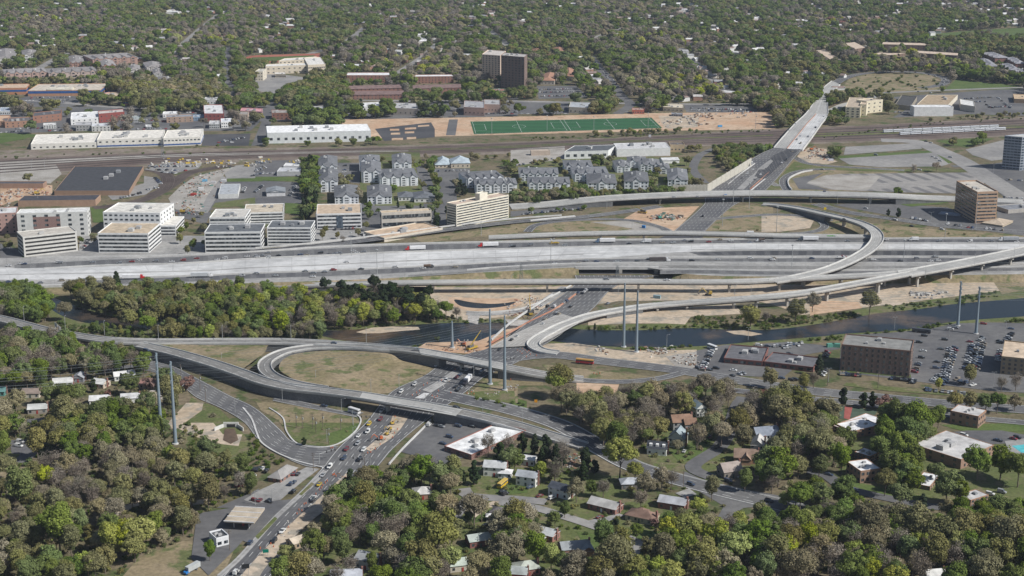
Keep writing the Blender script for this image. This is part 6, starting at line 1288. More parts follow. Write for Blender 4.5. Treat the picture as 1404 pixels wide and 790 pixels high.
# houses
WW = (.66, .66, .62); GR = (.30, .30, .31); BR = (.28, .10, .07)
house('brown-roofed hip house with cream walls in the triangle of streets', 'H 680,470', 15, 9, -28, 3, (.45, .40, .3), (.20, .13, .10), 'hip', wing=(-2, 4, 6, 6))
house('brick house with pale gable roof and big end chimney by the junction', 'H 840,400', 14, 8.5, -22, 3.6, BR, (.38, .39, .41), brick=True)
house('brick ranch house with pale roof left of the brown-roofed one', 'H 490,415', 16, 9, -32, 3.2, BR, (.42, .41, .39), brick=True)
house('brick house with grey roof and driveway at the street bend', 'H 330,630', 14, 9, 12, 3.6, (.36, .18, .11), (.28, .30, .31), brick=True, wing=(5, -3, 6, 8))
house('two-storey white house with grey roof beside yellow-green tree, left', 'H 90,265', 11, 8, -20, 5.4, WW, (.33, .35, .37)); house('white house with dark roof in front of the two-storey one', 'H 265,330', 12, 8, -35, 4.6, WW, (.07, .08, .10))
house('small white shed-like house with white roof above the white house', 'H 95,180', 8, 6, -20, 3.5, WW, (.6, .6, .6), chimney=False); house('grey-roofed house in the shade of the great yellow-green tree', 'H 620,300', 11, 8, 5, 3.2, (.2, .18, .16), (.40, .42, .45), 'hip')
house('white house with black roof and two dormers at the street corner', 'H 760,120', 11, 8, -15, 4.0, WW, (.05, .055, .065), dormers=3, rise=3.2); house('tall cream house with steep grey gable behind the dormered one', 'H 865,65', 9, 10, -20, 5.6, (.42, .42, .36), (.27, .32, .34), rise=4.5)
house('grey house with orange-brown roof at top of the lane', 'C 880,735', 12, 9, 10, 5.4, (.30, .30, .30), (.24, .15, .105), wing=(4, -4, 7, 7), rise=3.5); house('small white gabled house among trees above the orange-roofed one', 'C 970,665', 7, 9, 20, 5.4, WW, (.25, .32, .35), rise=3)
house('white house with blue-grey roofs right of the lane', 'I 20,50', 14, 9, 15, 5.4, WW, (.24, .27, .32), wing=(5, -5, 6, 8), rise=4); house('white end-gable house below the blue-grey-roofed one', 'e 1050,330', 7, 11, -15, 5.2, (.55, .53, .47), (.45, .44, .42), rise=3.4)
house('stone cottage with mossy pale roof by the curved kerb', 'H 1130,235', 11, 9, 20, 3.6, (.25, .22, .19), (.33, .28, .25), rise=4); house('brown-roofed house with steep gable above the stone cottage', 'H 1215,165', 13, 9, -8, 3.6, (.34, .22, .15), (.24, .17, .13), rise=3.8, wing=(0, -4, 5, 6))
house('white house with pale pyramid roof in the trees near the store', 'F 860,350', 9, 9, 10, 3.2, (.33, .2, .15), (.50, .49, .47), 'hip'); house('brick house with green-grey gable roof by the dirt yard', 'F 1150,590', 11, 8, 20, 3.4, (.26, .07, .06), (.36, .40, .37), brick=True)
house('tiny white-roofed outbuilding beside the dirt yard', 'F 1213,475', 4, 4, 0, 3, WW, (.7, .7, .7), 'hip', chimney=False); house('grey house with white front in the shade at bottom', 'F 590,690', 11, 9, -25, 4.6, (.46, .46, .45), (.30, .31, .32)); house('pale-roofed house hidden at the bottom edge left', 'F 470,775', 14, 8, 5, 3.2, (.4, .36, .3), (.42, .44, .48))
house('green-grey roofed house among crowns near bottom', 'F 1060,715', 12, 8, 15, 3.2, (.5, .46, .38), (.40, .45, .40)); house('dark hut-like house with gable at bottom right of the crowns', 'F 1354,760', 9, 8, -10, 3.4, (.3, .08, .07), (.35, .38, .37)); house('brick house with hip roof at bottom left of the bend', 'H 80,735', 11, 9, 18, 3.4, (.28, .10, .07), (.40, .43, .38), 'hip', brick=True)
house('brick house with white porch left of the driveway bend', 'H 190,560', 10, 8, -30, 3.4, (.33, .12, .08), (.48, .50, .50), brick=True, porch=True); house('white two-storey house beside the store trees', 'F 1240,215', 12, 9, -10, 5.2, WW, (.45, .46, .46)); house('white flat-roofed garage below the evergreen row', 'F 1290,250', 7, 6, -10, 3, WW, (.6, .6, .6), 'hip', chimney=False)
house('white-fronted house at the bottom edge right', 'I 890,775', 9, 8, 10, 4.5, WW, (.62, .62, .6)); house('brick shed with dark roof at the dirt yard', 'F 1260,450', 8, 7, -20, 3, (.2, .1, .08), (.13, .12, .12), 'hip', chimney=False); house('long low house roof in shade left of wooded corner', 'F 250,590', 16, 7, 42, 3, (.36, .28, .2), (.50, .43, .34), chimney=False)
for s_, w_, rz_, wl, rf, lb in (('A 640,500', 13, 20, WW, (.6, .6, .58), 'white house with long white roof below the dark retaining wall'), ('A 520,540', 9, -20, (.5, .42, .33), (.55, .55, .52), 'tan cottage left of the long white-roofed house'), ('A 325,535', 12, 12, WW, (.52, .52, .5), 'white bungalow behind the left woods'), ('A 515,625', 12, 10, WW, (.55, .55, .55), 'white-roofed cottage with chimney stack on left'), ('A 672,615', 11, 12, WW, (.50, .50, .50), 'white-gabled cottage right of the chimney one'), ('A 165,590', 11, 0, (.5, .46, .38), (.25, .2, .17), 'cream cottage half hidden in left trees'), ('A 195,670', 11, 10, (.3, .28, .25), (.45, .46, .45), 'grey-roofed cottage by the orange fence'), ('A 770,545', 10, -15, (.45, .35, .28), (.36, .2, .17), 'small brownish house right of the white cottages'), ('A 830,600', 12, 5, WW, (.5, .45, .42), 'white house behind the pink tree'), ('A -5,580', 9, 0, (.1, .25, .22), (.12, .25, .24), 'green-roofed shed at the left edge'), ('A 410,510', 7, 0, (.25, .25, .27), (.35, .36, .38), 'grey shed in left trees')):
    house(lb, s_, w_, 8, rz_, 3, wl, rf)
bld('culvert', 'white concrete culvert mouth in the dirt clearing', 'culvert', 'A 1145,775 1190,758 1250,760', 788, wall=(.55, .52, .45), roof=(.06, .05, .05), units=0, rect=False, par=.6) if False else None
def culvert():
    r = empty('culvert', G(317, 586)); tag(r, 'white concrete culvert mouth in the dirt clearing below the bend', 'culvert'); m = MB()
    m.box((0, 0, 1.6), (9, .6, 3.2)); m.box((-6.5, -3, 1.1), (.5, 8, 2.2), 0, -.6); m.box((6, -3, 1.1), (.5, 8, 2.2), 0, .6); m.build('wall', CONCW, r); m = MB(); m.box((0, -.33, 1.1), (5, .1, 2.0)); m.build('opening_shade', RUB, r)  # black panel on a solid wall paints the shade inside the culvert
culvert()
# suburb houses far beyond, each seen between crowns
FH = 0
rh_ = random.Random(4); XH = []
for c_, n_ in (('1 700,230', 8), ('1 330,70', 6), ('1 1000,60', 8), ('1 150,190', 6), ('2 250,120', 8), ('2 640,110', 10), ('2 900,200', 9), ('2 1150,60', 9), ('2 60,120', 6), ('3 150,60', 7), ('3 600,100', 8), ('3 900,60', 9), ('3 1150,250', 9), ('3 1300,120', 8), ('4 180,120', 8), ('4 480,90', 8), ('4 700,100', 7), ('4 1250,60', 8), ('4 950,40', 7), ('4 300,430', 6)):
    c_ = Q(c_)[0]; XH += [[c_[0] + rh_.gauss(0, 26), max(4, c_[1] + rh_.gauss(0, 9))] for _ in range(n_)]
for i_, q in enumerate(XH + Q('1 200,80 330,95 160,230 365,215 445,185 240,245 290,240 820,230 975,245 925,275 1000,310 870,155 1120,370 1160,400 1135,475 1335,225 1375,260 950,300 700,410 120,40 15,135 1205,60 1050,60 1000,58 1130,58 800,72 610,110 540,60 420,210 60,60 2 60,80 160,130 100,205 315,125 130,175 535,125 655,160 760,150 665,75 900,118 1220,80 1270,70 1160,85 1395,75 995,260 1110,280 1075,360 1045,385 770,270 905,288 780,240 1130,290 885,325 1200,180 1075,220 690,350 620,350 740,85 500,25 1225,10 1110,15 3 30,70 65,110 530,65 550,105 740,80 690,95 715,188 780,145 830,115 820,20 1215,40 1270,72 1100,135 975,190 965,225 985,250 955,205 1265,320 1375,315 1145,360 1150,340 1030,355 815,325 930,270 960,290 1000,310 1025,355 1055,375 1090,400 1115,430 1150,460 1170,490 1185,500 940,445 995,495 1000,510 920,515 860,515 910,40 1020,120 1080,155 1200,240 1310,260 1330,430 1300,500 4 30,320 20,480 190,440 250,110 300,30 320,45 270,20 480,160 570,95 650,150 940,160 910,170 960,150 1035,110 1085,110 1300,45 1360,100 1360,125 1150,15 1100,5 520,5 260,385 320,390 80,440 170,235 200,240 640,20 780,8 1300,25 85,495 150,495 1395,45 60,465 3 385,320 400,345 415,365 430,385 445,400 460,420 475,430 375,305')):
    rr_ = R.random(); wl = (.62, .62, .6) if rr_ < .6 else (.34, .2, .15) if rr_ < .85 else (.5, .47, .42); rf = R.choice([(.55, .55, .55), (.6, .6, .58), (.3, .3, .31), (.42, .40, .38), (.24, .18, .16)])
    p = (q[0], q[1] + 1.2); r_ = house(None, f'0 {p[0]},{p[1]}', R.uniform(12, 20), R.uniform(8, 11), R.uniform(-40, 40), R.choice([3.5, 5.5, 6]), wl, rf, small=True, group='suburb houses seen between the far crowns')
    AUTO.append((r_, f"{'white' if rr_ < .6 else 'brick' if rr_ < .85 else 'cream'} suburb house with {'pale' if rf[0] > .4 else 'dark'} roof {'in far woods' if q[1] < 45 else 'between crowns'} {'at left' if q[0] < 350 else 'near the sports field' if 600 < q[0] < 900 else 'at right' if q[0] > 1044 else 'in the middle'}", (q[0], q[1])))
    P_ = PX(r_.location); protect.append([(P_[0] - 4.5, P_[1] - 4.5), (P_[0] + 4.5, P_[1] - 4.5), (P_[0] + 4, P_[1] + 2), (P_[0] - 4, P_[1] + 2)])
# trains
def train(lb, s, n):
    a, b = [G(p[0], p[1], 2) for p in Q(s)]
    d = b - a; rz = math.atan2(d.y, d.x); L_ = d.length / n
    for i in range(n):
        p = a + d * ((i + .5) / n); p.z = .2; r = empty('train_car', p, rz); tag(r, None, 'train car', 'silver metro train cars on the tracks'); AUTO.append((r, lb, PX(p)))
        m = MB(); l = L_ / 2 - .6; loft(m, [(-l, 1.45, 1.35, .9, 3.7), (l, 1.45, 1.35, .9, 3.7)]); m.build('body', OC, r, (.60, .62, .65)); m = MB(); m.box((0, 0, 2.5), (l * 1.9, 2.96, .7)); m.build('window_band', GLASS, r); m = MB(); m.box((-l * .7, 0, .55), (3, 2.2, .9)); m.box((l * .7, 0, .55), (3, 2.2, .9)); m.build('bogie', RUB, r)
train('silver metro car of the rear train on the right-hand tracks', '4 650,703 1268,675', 12); train('silver metro car of the front train on the right-hand tracks', '4 738,716 1306,688', 10)
# ================================================================ vehicles
HW = 'highway'
F_ = 'on the far highway lanes'; N_ = 'on the near highway lanes'; H5 = 5.2
cars('5 45,680,w 110,668,g 130,670,g 305,662,b 320,665,k 495,662,b 638,667,w,u 705,657,w 745,650,k 833,655,g 918,658,r 980,650,b 1052,640,k 1160,647,k 1203,640,w 1320,630,g 1365,632,w,v 6 10,632,w 35,625,b 70,635,r 125,625,r 68,610,b 240,620,y 275,622,r 350,610,g 425,615,w 450,612,b 525,602,r 545,612,b 580,605,b 1372,577,w,u 7 13,577,w,u 108,567,b 290,572,g 633,562,w 812,555,b 870,557,g 930,545,k 965,550,b 1060,552,g 1120,540,r 1280,558,k 1180,548,g 8 460,548,w 665,540,w 650,545,b 952,548,w,u 1115,550,s,v 1230,548,k 1365,553,w', F_, (-60, 1.5), H5)
cars('5 45,765,b 218,770,r 333,758,k,p 460,755,b 495,768,b 1295,733,w,v 1370,720,k 30,775,b 6 10,720,b 108,732,w 270,708,b 312,720,b 308,738,k 372,712,b 420,702,r,p 568,697,w 750,687,b,u 898,693,b 1070,685,b 490,660,b 7 365,664,b 404,653,b 460,657,b 235,668,g 565,658,w 578,656,b 678,655,g 740,645,b 1108,647,b 1283,640,y,p 1397,645,r,p 970,652,k 8 65,640,b,p 60,648,r 270,640,w 597,648,r 743,654,r 832,640,w,u 933,632,g 905,655,b 945,652,b,u 1030,658,b 1060,656,b 440,632,w,p', N_, (60, -1.5), H5)
cars('7 513,752,b,u 838,756,r', 'on the long low flyover', (60, 0), 8.6); cars('7 875,316,b 1000,312,b 8 340,283,b', 'on the broad beige bridge', (60, 0), 7.6); cars('7 245,345,b 340,343,g 648,309,w', 'on the road before the beige bridge', (60, -3), 1)
cars('8 442,432,b', 'on the S-curved flyover', (30, 12), 9.5); cars('8 803,468,g 965,485,r 715,435,r 558,372,w 880,440,w', 'on the slip road right of the S-curve', (60, 12)); cars('B 405,340,b 835,375,g,v', 'on the ramp beside the river wood', (60, 4), 7.5); cars('A 755,378,b', 'on the ramp fork above the dark wall', (40, 8), 6.7); cars('B 1038,675,k,u', 'on the retained ramp by the store', (50, 12), 6.5)
AV = 'on the avenue between the ramps'
cars('c 440,155,g 520,150,k 600,155,b 580,185,g 50,275,w 300,245,w 385,218,r 415,195,b 380,293,k 400,318,k 425,300,g 225,128,b B 752,590,w 935,457,w 1090,478,w 1238,365,k 1258,375,k 1300,345,k 1325,320,k', AV, (-22, 20), .5)
cars('C 310,150,r 190,150,k 275,130,k 290,122,k 238,187,w,u 250,190,k 180,215,k 168,240,t 35,303,w 5,322,k 390,68,w,v 380,75,k 350,78,k 160,148,w 228,152,g,v', 'on the avenue at the river bridge', (30, -22), 2.9); cars('C 503,135,b', 'on the bare ground below the flyover', (40, -14), .2)
cars('c 390,460,k 540,600,k', 'on the lower avenue', (40, 14), .4); cars('d 1062,88,r,u 972,125,y 960,187,w,v 885,220,w 880,282,s,u 790,328,r 928,332,w 770,400,b 895,410,k,u 955,490,s,u 655,468,w,v 600,535,s 572,608,y 525,720,w,p 615,745,k 520,735,k 1072,20,w,p F 140,558,w,p 97,608,k,u', 'on the avenue below the ramp bridge', (-30, 32), .5)
cars('d 345,605,b 370,590,b 365,665,k,u 370,525,r 400,525,k 120,480,w 75,490,k 55,485,k 150,500,k 170,735,k 95,735,r', 'at the corner petrol station', (30, -30), .5); cars('F 0,400,r 70,405,k 20,235,k', 'left of the corner station', (30, 8), .3)
cars('c 230,605,k 265,612,g 400,608,b 515,612,k 330,695,b 275,748,b', 'in the shop lot under the ramp', (45, 10), .4); cars('c 165,600,w,v', 'at the lot entrance under the ramp', (18, -18), .4)
cars('B 355,663,b', 'on the service road below the ramp wall', (40, 6), .5); cars('E 1217,770,w,v 1290,617,b,u', 'on the avenue near the green sign', (30, -34), .5)
cars('H 930,316,b 1330,402,k 1122,297,b 1290,425,k', 'on the parkway junction', (40, 12), .4); cars('H 1075,115,k,u 1060,125,k,u 895,145,w 1030,70,r', 'on the lane by the dormered house', (14, -22), .4); cars('H 215,385,w 460,485,r 150,375,r 100,330,b 250,480,k', 'in the driveways of the brick houses', (30, -10), .4); cars('F 1190,525,k 1215,540,k 1290,365,k,v 1275,355,k', 'by the dirt yard', (30, -12), .4)
cars('E 105,97,w,v 98,118,w,v', 'in the small lot at left edge', (40, 5), .3); cars('E 1330,238,k 1345,235,k 1230,323,r 1300,272,w', 'behind the petrol canopy trees', (40, -5), .3); cars('A 665,500,w 830,610,r', 'beside the white cottages', (40, 0), .3)
cars('f 525,60,k 475,112,k 725,40,b 690,88,b 632,158,b 568,158,g 540,187,k 572,213,k,p 755,5,b 505,278,k 420,368,b 460,340,r 250,465,b,p 190,422,k 145,455,k 180,375,b', 'climbing the rail overpass', (-18, 30), 7.2); cars('7 1028,415,b,u 1330,190,k', 'on the avenue beyond the highway', (20, -40), .4)
cars('4 445,470,b 180,663,k 145,697,k 290,683,k 310,650,k 250,730,k 190,745,k 210,765,k', 'on the far end of the overpass', (-12, 14), 8); cars('4 825,387,b 930,408,w 895,400,b 980,425,b 970,455,w,v 975,440,k 840,490,b 905,497,b', 'on the far loop road', (30, 6), .3)
cars('8 612,88,w,v 915,97,k 935,105,k 955,120,k,u 880,15,b 905,22,k 845,168,w,u 325,165,r 1010,100,k', 'on the old lots at right', (30, 3), .3)
carrow('8 1290,318 1400,322', 'by the drive-through', 8, perp=90); carrow('8 985,455 1140,480', 'below the brown hotel', 7, .6); carrow('8 1170,480 1300,492', 'in front of the hotel lobby', 6, .7); carrow('8 780,425 890,440', 'under the hotel trees', 4, .9)
# the car park by the brick office
CPK = 'in the brick office car park'
for a_, b_, n_, w_ in (('D 880,540', '920,505', 5, 'at the left end of the double row'), ('D 925,560', '975,365', 17, 'in the row beside the brick office'), ('D 945,548', '1000,360', 15, 'in the row beside the brick office'), ('D 1050,480', '1085,345', 12, 'in the packed middle rows'), ('D 1085,490', '1118,340', 13, 'in the packed middle rows'), ('D 1110,480', '1145,335', 12, 'in the packed middle rows'), ('D 1120,330', '1145,315', 3, 'in the packed middle rows'), ('D 1255,345', '1290,290', 6, 'in the rear right row'), ('D 1220,435', '1235,375', 5, 'beside the tan-roofed office'), ('D 1230,345', '1225,325', 2, 'in the rear right row')):
    carrow(f'{a_} {b_}', 'parked ' + w_, n_, .95, perp=75)
carrow('D 405,500 515,508', 'parked before the brick office, left part', 9, 1, perp=90, pal='kkbkkrbn'); carrow('D 665,522 800,538', 'parked before the brick office, right part', 10, 1, perp=90, pal='kkkkbgk'); carrow('D 845,582 1070,605', 'parked along the lower car park edge', 14, .8, perp=90); carrow('D 325,415 345,385', 'parked between strip shops and brick office', 3, 1, perp=60); carrow('D 310,510 330,480', 'parked at the corner of the strip shops', 3, 1, perp=60)
carrow('D 788,495 812,440', 'parked at the right wall of the brick office', 6, .9, perp=75); carrow('D 60,358 230,338', 'parked behind the strip shops', 12, .8, perp=60); carrow('D 80,370 200,352', 'parked behind the strip shops', 8, .6, perp=60); carrow('C 985,485 1040,372', 'parked in the row left of the strip shops', 13, .95, perp=75); carrow('C 960,475 1010,450', 'parked in the row left of the strip shops', 4, .9, perp=75); carrow('C 1135,510 1210,495', 'parked in front of the strip shops', 4, .9); carrow('D 1000,525 1100,560', 'parked under the car park tree', 6, .7)
cars('D 145,397,k 212,428,k 105,520,b 155,530,k,u 175,528,k,u 945,322,k 835,380,w 905,437,k 925,370,k 900,468,b 840,302,k 975,268,b,u 1000,262,k,u 1145,240,s 1287,265,k 1075,332,r 813,336,k 825,415,k,u 860,578,b 1035,548,k 775,545,k', 'standing alone in the riverside car park', (40, 3), .2); cars('C 1280,350,w 1325,355,b 1150,480,w 1060,470,k 1040,365,w,v 1025,478,k', 'by the strip shops', (40, 3), .2)
carrow('I 920,80 960,72', 'parked above the garden flats', 3, 1, perp=70); cars('I 1045,62,w 1215,88,b 1300,80,r 1225,90,k 1320,75,k 1240,355,g,v 1180,365,w 885,245,w 40,402,k 350,265,b 480,345,b', 'around the garden flats', (40, 10), .3)
# far lots
for s_, n_, w_, pp in (('5 790,150 1060,150', 16, 'in the rail depot lot', 70), ('5 830,168 1000,172', 12, 'in the rail depot lot', 70), ('5 860,180 960,188', 7, 'in the rail depot lot', 70), ('5 790,160 940,135', 10, 'in the rail depot lot', 70), ('5 830,210 860,245', 6, 'beside the black-roofed workshop', 60), ('5 780,275 850,262', 5, 'beside the black-roofed workshop', 80), ('5 640,320 760,290', 8, 'beside the black-roofed workshop', 60), ('5 1340,180 1400,165', 6, 'in the fenced storage lot', 60), ('5 1340,200 1404,190', 6, 'in the fenced storage lot', 60), ('5 1360,290 1404,250', 6, 'in the fenced storage lot', 60), ('5 1290,300 1310,260', 5, 'beside the grey warehouse', 60),
                       ('6 0,135 90,125', 6, 'in the lot by the tracks', 70), ('6 0,170 60,155', 5, 'in the lot by the tracks', 70), ('6 10,190 110,185', 8, 'in the lot by the tracks', 70), ('6 175,320 215,250', 8, 'in the lot with the bungalow', 60), ('6 380,490 550,480', 9, 'in front of the four-storey office', 80), ('6 470,220 480,140', 7, 'between the apartment blocks', 90), ('6 880,240 940,270', 4, 'between the apartment blocks', 60), ('6 950,175 1130,170', 9, 'by the blue-roofed hall', 80), ('6 560,510 640,540', 4, 'by the flat retail block', 60), ('5 440,590 470,540', 5, 'between garage and office', 60),
                       ('7 60,405 420,372', 22, 'in the long row beside the on-ramp', 70), ('7 0,150 270,100', 14, 'by the rail-side apartments', 70), ('8 800,425 880,440', 4, 'by the hotel trees', 70),
                       ('1 160,525 380,520', 14, 'at the shopping centre', 70), ('1 110,540 370,535', 14, 'at the shopping centre', 70), ('1 200,550 350,548', 8, 'at the shopping centre', 70), ('1 0,710 160,700', 12, 'in the far left yard', 70), ('1 60,690 400,680', 18, 'in the far left yard', 70), ('1 560,650 700,645', 8, 'at the red shop', 70), ('1 760,640 880,650', 10, 'in the commercial yards', 50), ('1 950,600 1100,605', 10, 'in the commercial yards', 60), ('1 1250,665 1380,650', 10, 'in the commercial yards', 60), ('1 1180,760 1310,735', 9, 'in the asphalt lot behind the industrial building', 70), ('1 250,700 900,690', 22, 'behind the industrial building', 60),
                       ('2 560,600 760,590', 12, 'behind the dark trees', 70), ('2 1060,580 1110,590', 5, 'by the pinkish building', 60), ('2 1230,610 1404,600', 14, 'by the pinkish building', 60), ('2 1200,510 1404,505', 14, 'below the tower', 60), ('2 880,525 1040,550', 6, 'on the far road', 10), ('2 820,515 860,512', 4, 'below the brown terraces', 60), ('3 150,480 330,475', 16, 'by the orange-roofed villas', 60), ('3 150,495 340,490', 16, 'by the orange-roofed villas', 60), ('3 160,515 400,512', 18, 'by the orange-roofed villas', 60), ('3 450,490 560,500', 8, 'by the avenue end', 60), ('3 0,520 100,520', 6, 'below the tower', 60), ('3 0,610 300,608', 18, 'along the sports field', 10),
                       ('3 950,578 1290,590', 26, 'in the dark car yard', 60), ('3 960,588 1290,600', 24, 'in the dark car yard', 60), ('3 450,330 570,480', 14, 'along the far avenue', 10), ('3 470,330 590,480', 14, 'along the far avenue', 10), ('3 620,600 650,610', 4, 'at the avenue end', 60), ('3 880,510 960,525', 6, 'below the suburb houses', 60),
                       ('4 710,600 800,605', 9, 'by the dark-roofed shed', 70), ('4 1080,530 1240,520', 14, 'on the van lot', 60), ('4 1200,560 1240,580', 4, 'on the van lot', 60), ('4 1210,575 1340,570', 12, 'on the van lot', 60), ('4 1260,520 1330,580', 10, 'on the van lot', 60), ('4 1130,545 1200,545', 8, 'on the van lot', 60), ('8 1310,220 1400,225', 6, 'behind the office tower', 50)):
    carrow(s_, 'parked ' + w_, n_, .85, perp=pp)
TR = dict(z=5.2)
semi('semi-truck with red cab and white trailer on far lanes, left of two', '6 860,588', (-60, 2), 5.2); semi('semi-truck with red cab and white trailer on far lanes, right of two', '6 1250,570', (-60, 2), 5.2); semi('semi-truck with blue cab and white trailer beside the red pickup', '7 510,548', (-60, 1), 5.2, cab=(.1, .16, .25))
semi('semi-truck with white cab and grey trailer on near lanes at left', '5 1075,732', (60, -1.5), 5.2, cab=(.65, .65, .65), trailer=(.5, .52, .53)); semi('semi-truck with red cab half hidden by riverside trees', '5 710,742', (60, -1.5), 5.2); semi('dark flatbed semi-truck near the underpass on near lanes', '7 795,650', (60, -1), 5.2, cab=(.6, .6, .6), trailer=(.08, .07, .07)); semi('white semi-truck near the green truck on far lanes', '8 255,537', (-60, 0), 5.2, cab=(.06, .08, .1)); semi('semi-truck with grey trailer at right edge of far lanes', '8 1325,540', (-60, 0), 5.2, cab=(.65, .65, .65), trailer=(.38, .4, .42))
semi('semi-truck with dark cab and white box under the ramp bridge', 'B 1095,532', (-22, 24), .5, cab=(.03, .03, .04), ln=10)
boxtruck('white box truck on far lanes above the underpass', '7 727,550', (-60, 0), 5.2); boxtruck('white box truck beyond the flyover on right', '7 1275,508', (-60, 0), 5.2); boxtruck('white box truck on far lanes right of the S-curve', '8 815,540', (-60, 0), 5.2); boxtruck('black and white mixer truck on far lanes', '7 1335,545', (-60, 0), 5.2, box=(.1, .08, .07), kind='mixer'); boxtruck('green construction truck beside the S-curve', '8 375,527', (60, 0), 5.2, cab=(.05, .2, .05), box=(.08, .25, .06), kind='dump'); boxtruck('yellow flatbed truck on far lanes at middle', '7 235,557', (-60, 0), 5.2, cab=YC, box=YC, kind='flat'); boxtruck('dark dump truck with brown load on near lanes', '6 928,682', (60, -2), 5.2, cab=(.05, .05, .05), box=(.15, .1, .07), kind='dump')
boxtruck('white service truck on near lanes left of S-curve', '8 425,634', (60, -2), 5.2, kind='flat', box=(.5, .5, .5)); boxtruck('truck with blue cab and long grey trailer in the meadow', 'E 985,755', (-26, 14), .2, cab=(.02, .18, .5), box=(.4, .42, .42), ln=8)
bus('red and yellow city bus on the riverside road', 'C 383,434', (40, 4), .5, (.42, .03, .04), (.5, .27, .05)); bus('white shuttle bus on the service road under the ramp', 'B 510,688', (40, 12), .5, (.6, .6, .6), (.66, .66, .66), 8.5, 'shuttle_bus'); bus('black coach parked behind the brick office', 'D 825,276', (60, 6), .2, (.03, .03, .035), (.06, .06, .065), 13, 'coach'); bus('white van bus parked by the river rubble', 'C 1040,360', (40, 14), .2, (.62, .62, .6), (.66, .66, .66), 8, 'shuttle_bus')
bus('yellow school bus in the shade by the white house', 'F 1275,312', (24, -20), .3, (.6, .38, .02), (.6, .42, .1), 9, 'school_bus')
excavator(k=.62, label='topmost yellow excavator in the avenue median', s='d 1160,130', rz=40); excavator(k=.62, label='middle yellow excavator in the avenue median', s='d 1135,175', rz=220); excavator(k=.62, label='lower yellow excavator in the avenue median', s='d 1115,215', rz=60); excavator('orange loader low in the avenue median', 'd 1055,255', 200, (.5, .12, .03), k=.8); excavator('yellow loader under the long flyover', 'C 1020,95', 180, k=1.2); excavator('green crawler machine in the rubble beyond the highway', '7 800,430', 30, (.04, .25, .2)); excavator('black drilling machine on the bare ground by the bridge', 'C 105,185', 120, (.06, .06, .06)); excavator('orange excavator beside the yellow crane', 'B 1070,355', 160, (.35, .1, .04), k=.9); excavator('dark excavator by the parked cars at the river bridge', 'b 925,350', 30, (.3, .1, .04), k=.8)
excavator('yellow digger in the depot construction yard', '5 980,400', 0, k=1.3); excavator('yellow loader in the rail yard left of workshop', '5 200,300', 20, k=1.3); excavator('orange digger by the overpass foot', 'f 660,270', 20, (.5, .15, .04))
crane('yellow crane with raised boom beside the river bridge', 'B 1118,372', 48, 10.5, 8.5); crane('yellow crane lying low beyond the highway', '7 705,400', 155, 10, 3.5); crane('dark lattice crane under the flyover by the parked cars', 'b 800,355', 100, 6, 12)
# debris, barrels, containers
def barrels(s, where):
    for q in Q(s):
        p = G(q[0], q[1], .4); 
        if 'b0' not in MATS:
            m = MB(); m.tube((0, 0, 0), (0, 0, .5), .28, .25, 8); m.tube((0, 0, .5), (0, 0, .95), .25, .18, 8); MATS['b0'] = m.mesh('traffic_barrel', mat('barrel_orange', (.5, .15, .07), amt=.05))
        o = link('traffic_barrel', MATS['b0'], None, None, p); tag(o, None, 'traffic barrel', 'orange traffic barrels ' + where); AUTO.append((o, 'orange traffic barrel ' + where, (q[0], q[1])))
barrels('c 120,285 150,270 90,330 65,345 30,365 190,370 210,385 240,330 285,250 265,245 230,375 340,345 375,160 20,150', 'on the avenue between the ramps'); barrels('d 1180,70 1165,110 1200,170 1175,200 1160,235 1100,250 1060,290 1020,330 985,355 960,360 635,585 620,600 600,620 590,640 575,655 545,690 695,530 705,545 780,560 665,320 680,318 450,770 465,765', 'along the dirt median below the ramp bridge')
barrels('b 740,640 760,650 775,665 790,655 720,660 700,650 770,700 735,675 850,690 800,680 1160,290 1130,330 1080,350 1060,380 950,365 1000,370 1100,350 1260,260 1200,270', 'at the river bridge junction'); barrels('F 80,625 95,640 25,650 170,540 215,470 240,455 225,450 370,300 400,270 405,268', 'along the lower dirt strip'); barrels('c 470,350 525,355 505,340 848,215 820,240 790,215 1020,235', 'on the grass by the power poles'); barrels('f 245,480 440,425 640,270 690,300 620,250', 'beside the rail overpass'); barrels('C 670,378 430,498 445,502 460,498', 'on the gravel by the river')
def block(name, label, cat, s, d, col, m=None, z=0, rz=0, group=None):
    q = Q(s)[0]; p = G(q[0], q[1], z + d[2] / 2); p.z = z; r = MB(); r.box((0, 0, d[2] / 2), d); r.box((0, 0, d[2] + .06), (d[0] * .96, d[1] * .94, .12))
    for x in np.linspace(-d[0] / 2, d[0] / 2, 5): r.box((x * .99, 0, d[2] / 2), (.14, d[1] + .12, d[2]))
    return tag(link(name, r.mesh(name, m or ROUGHC), None, col, p, math.radians(rz)), label, cat, group)
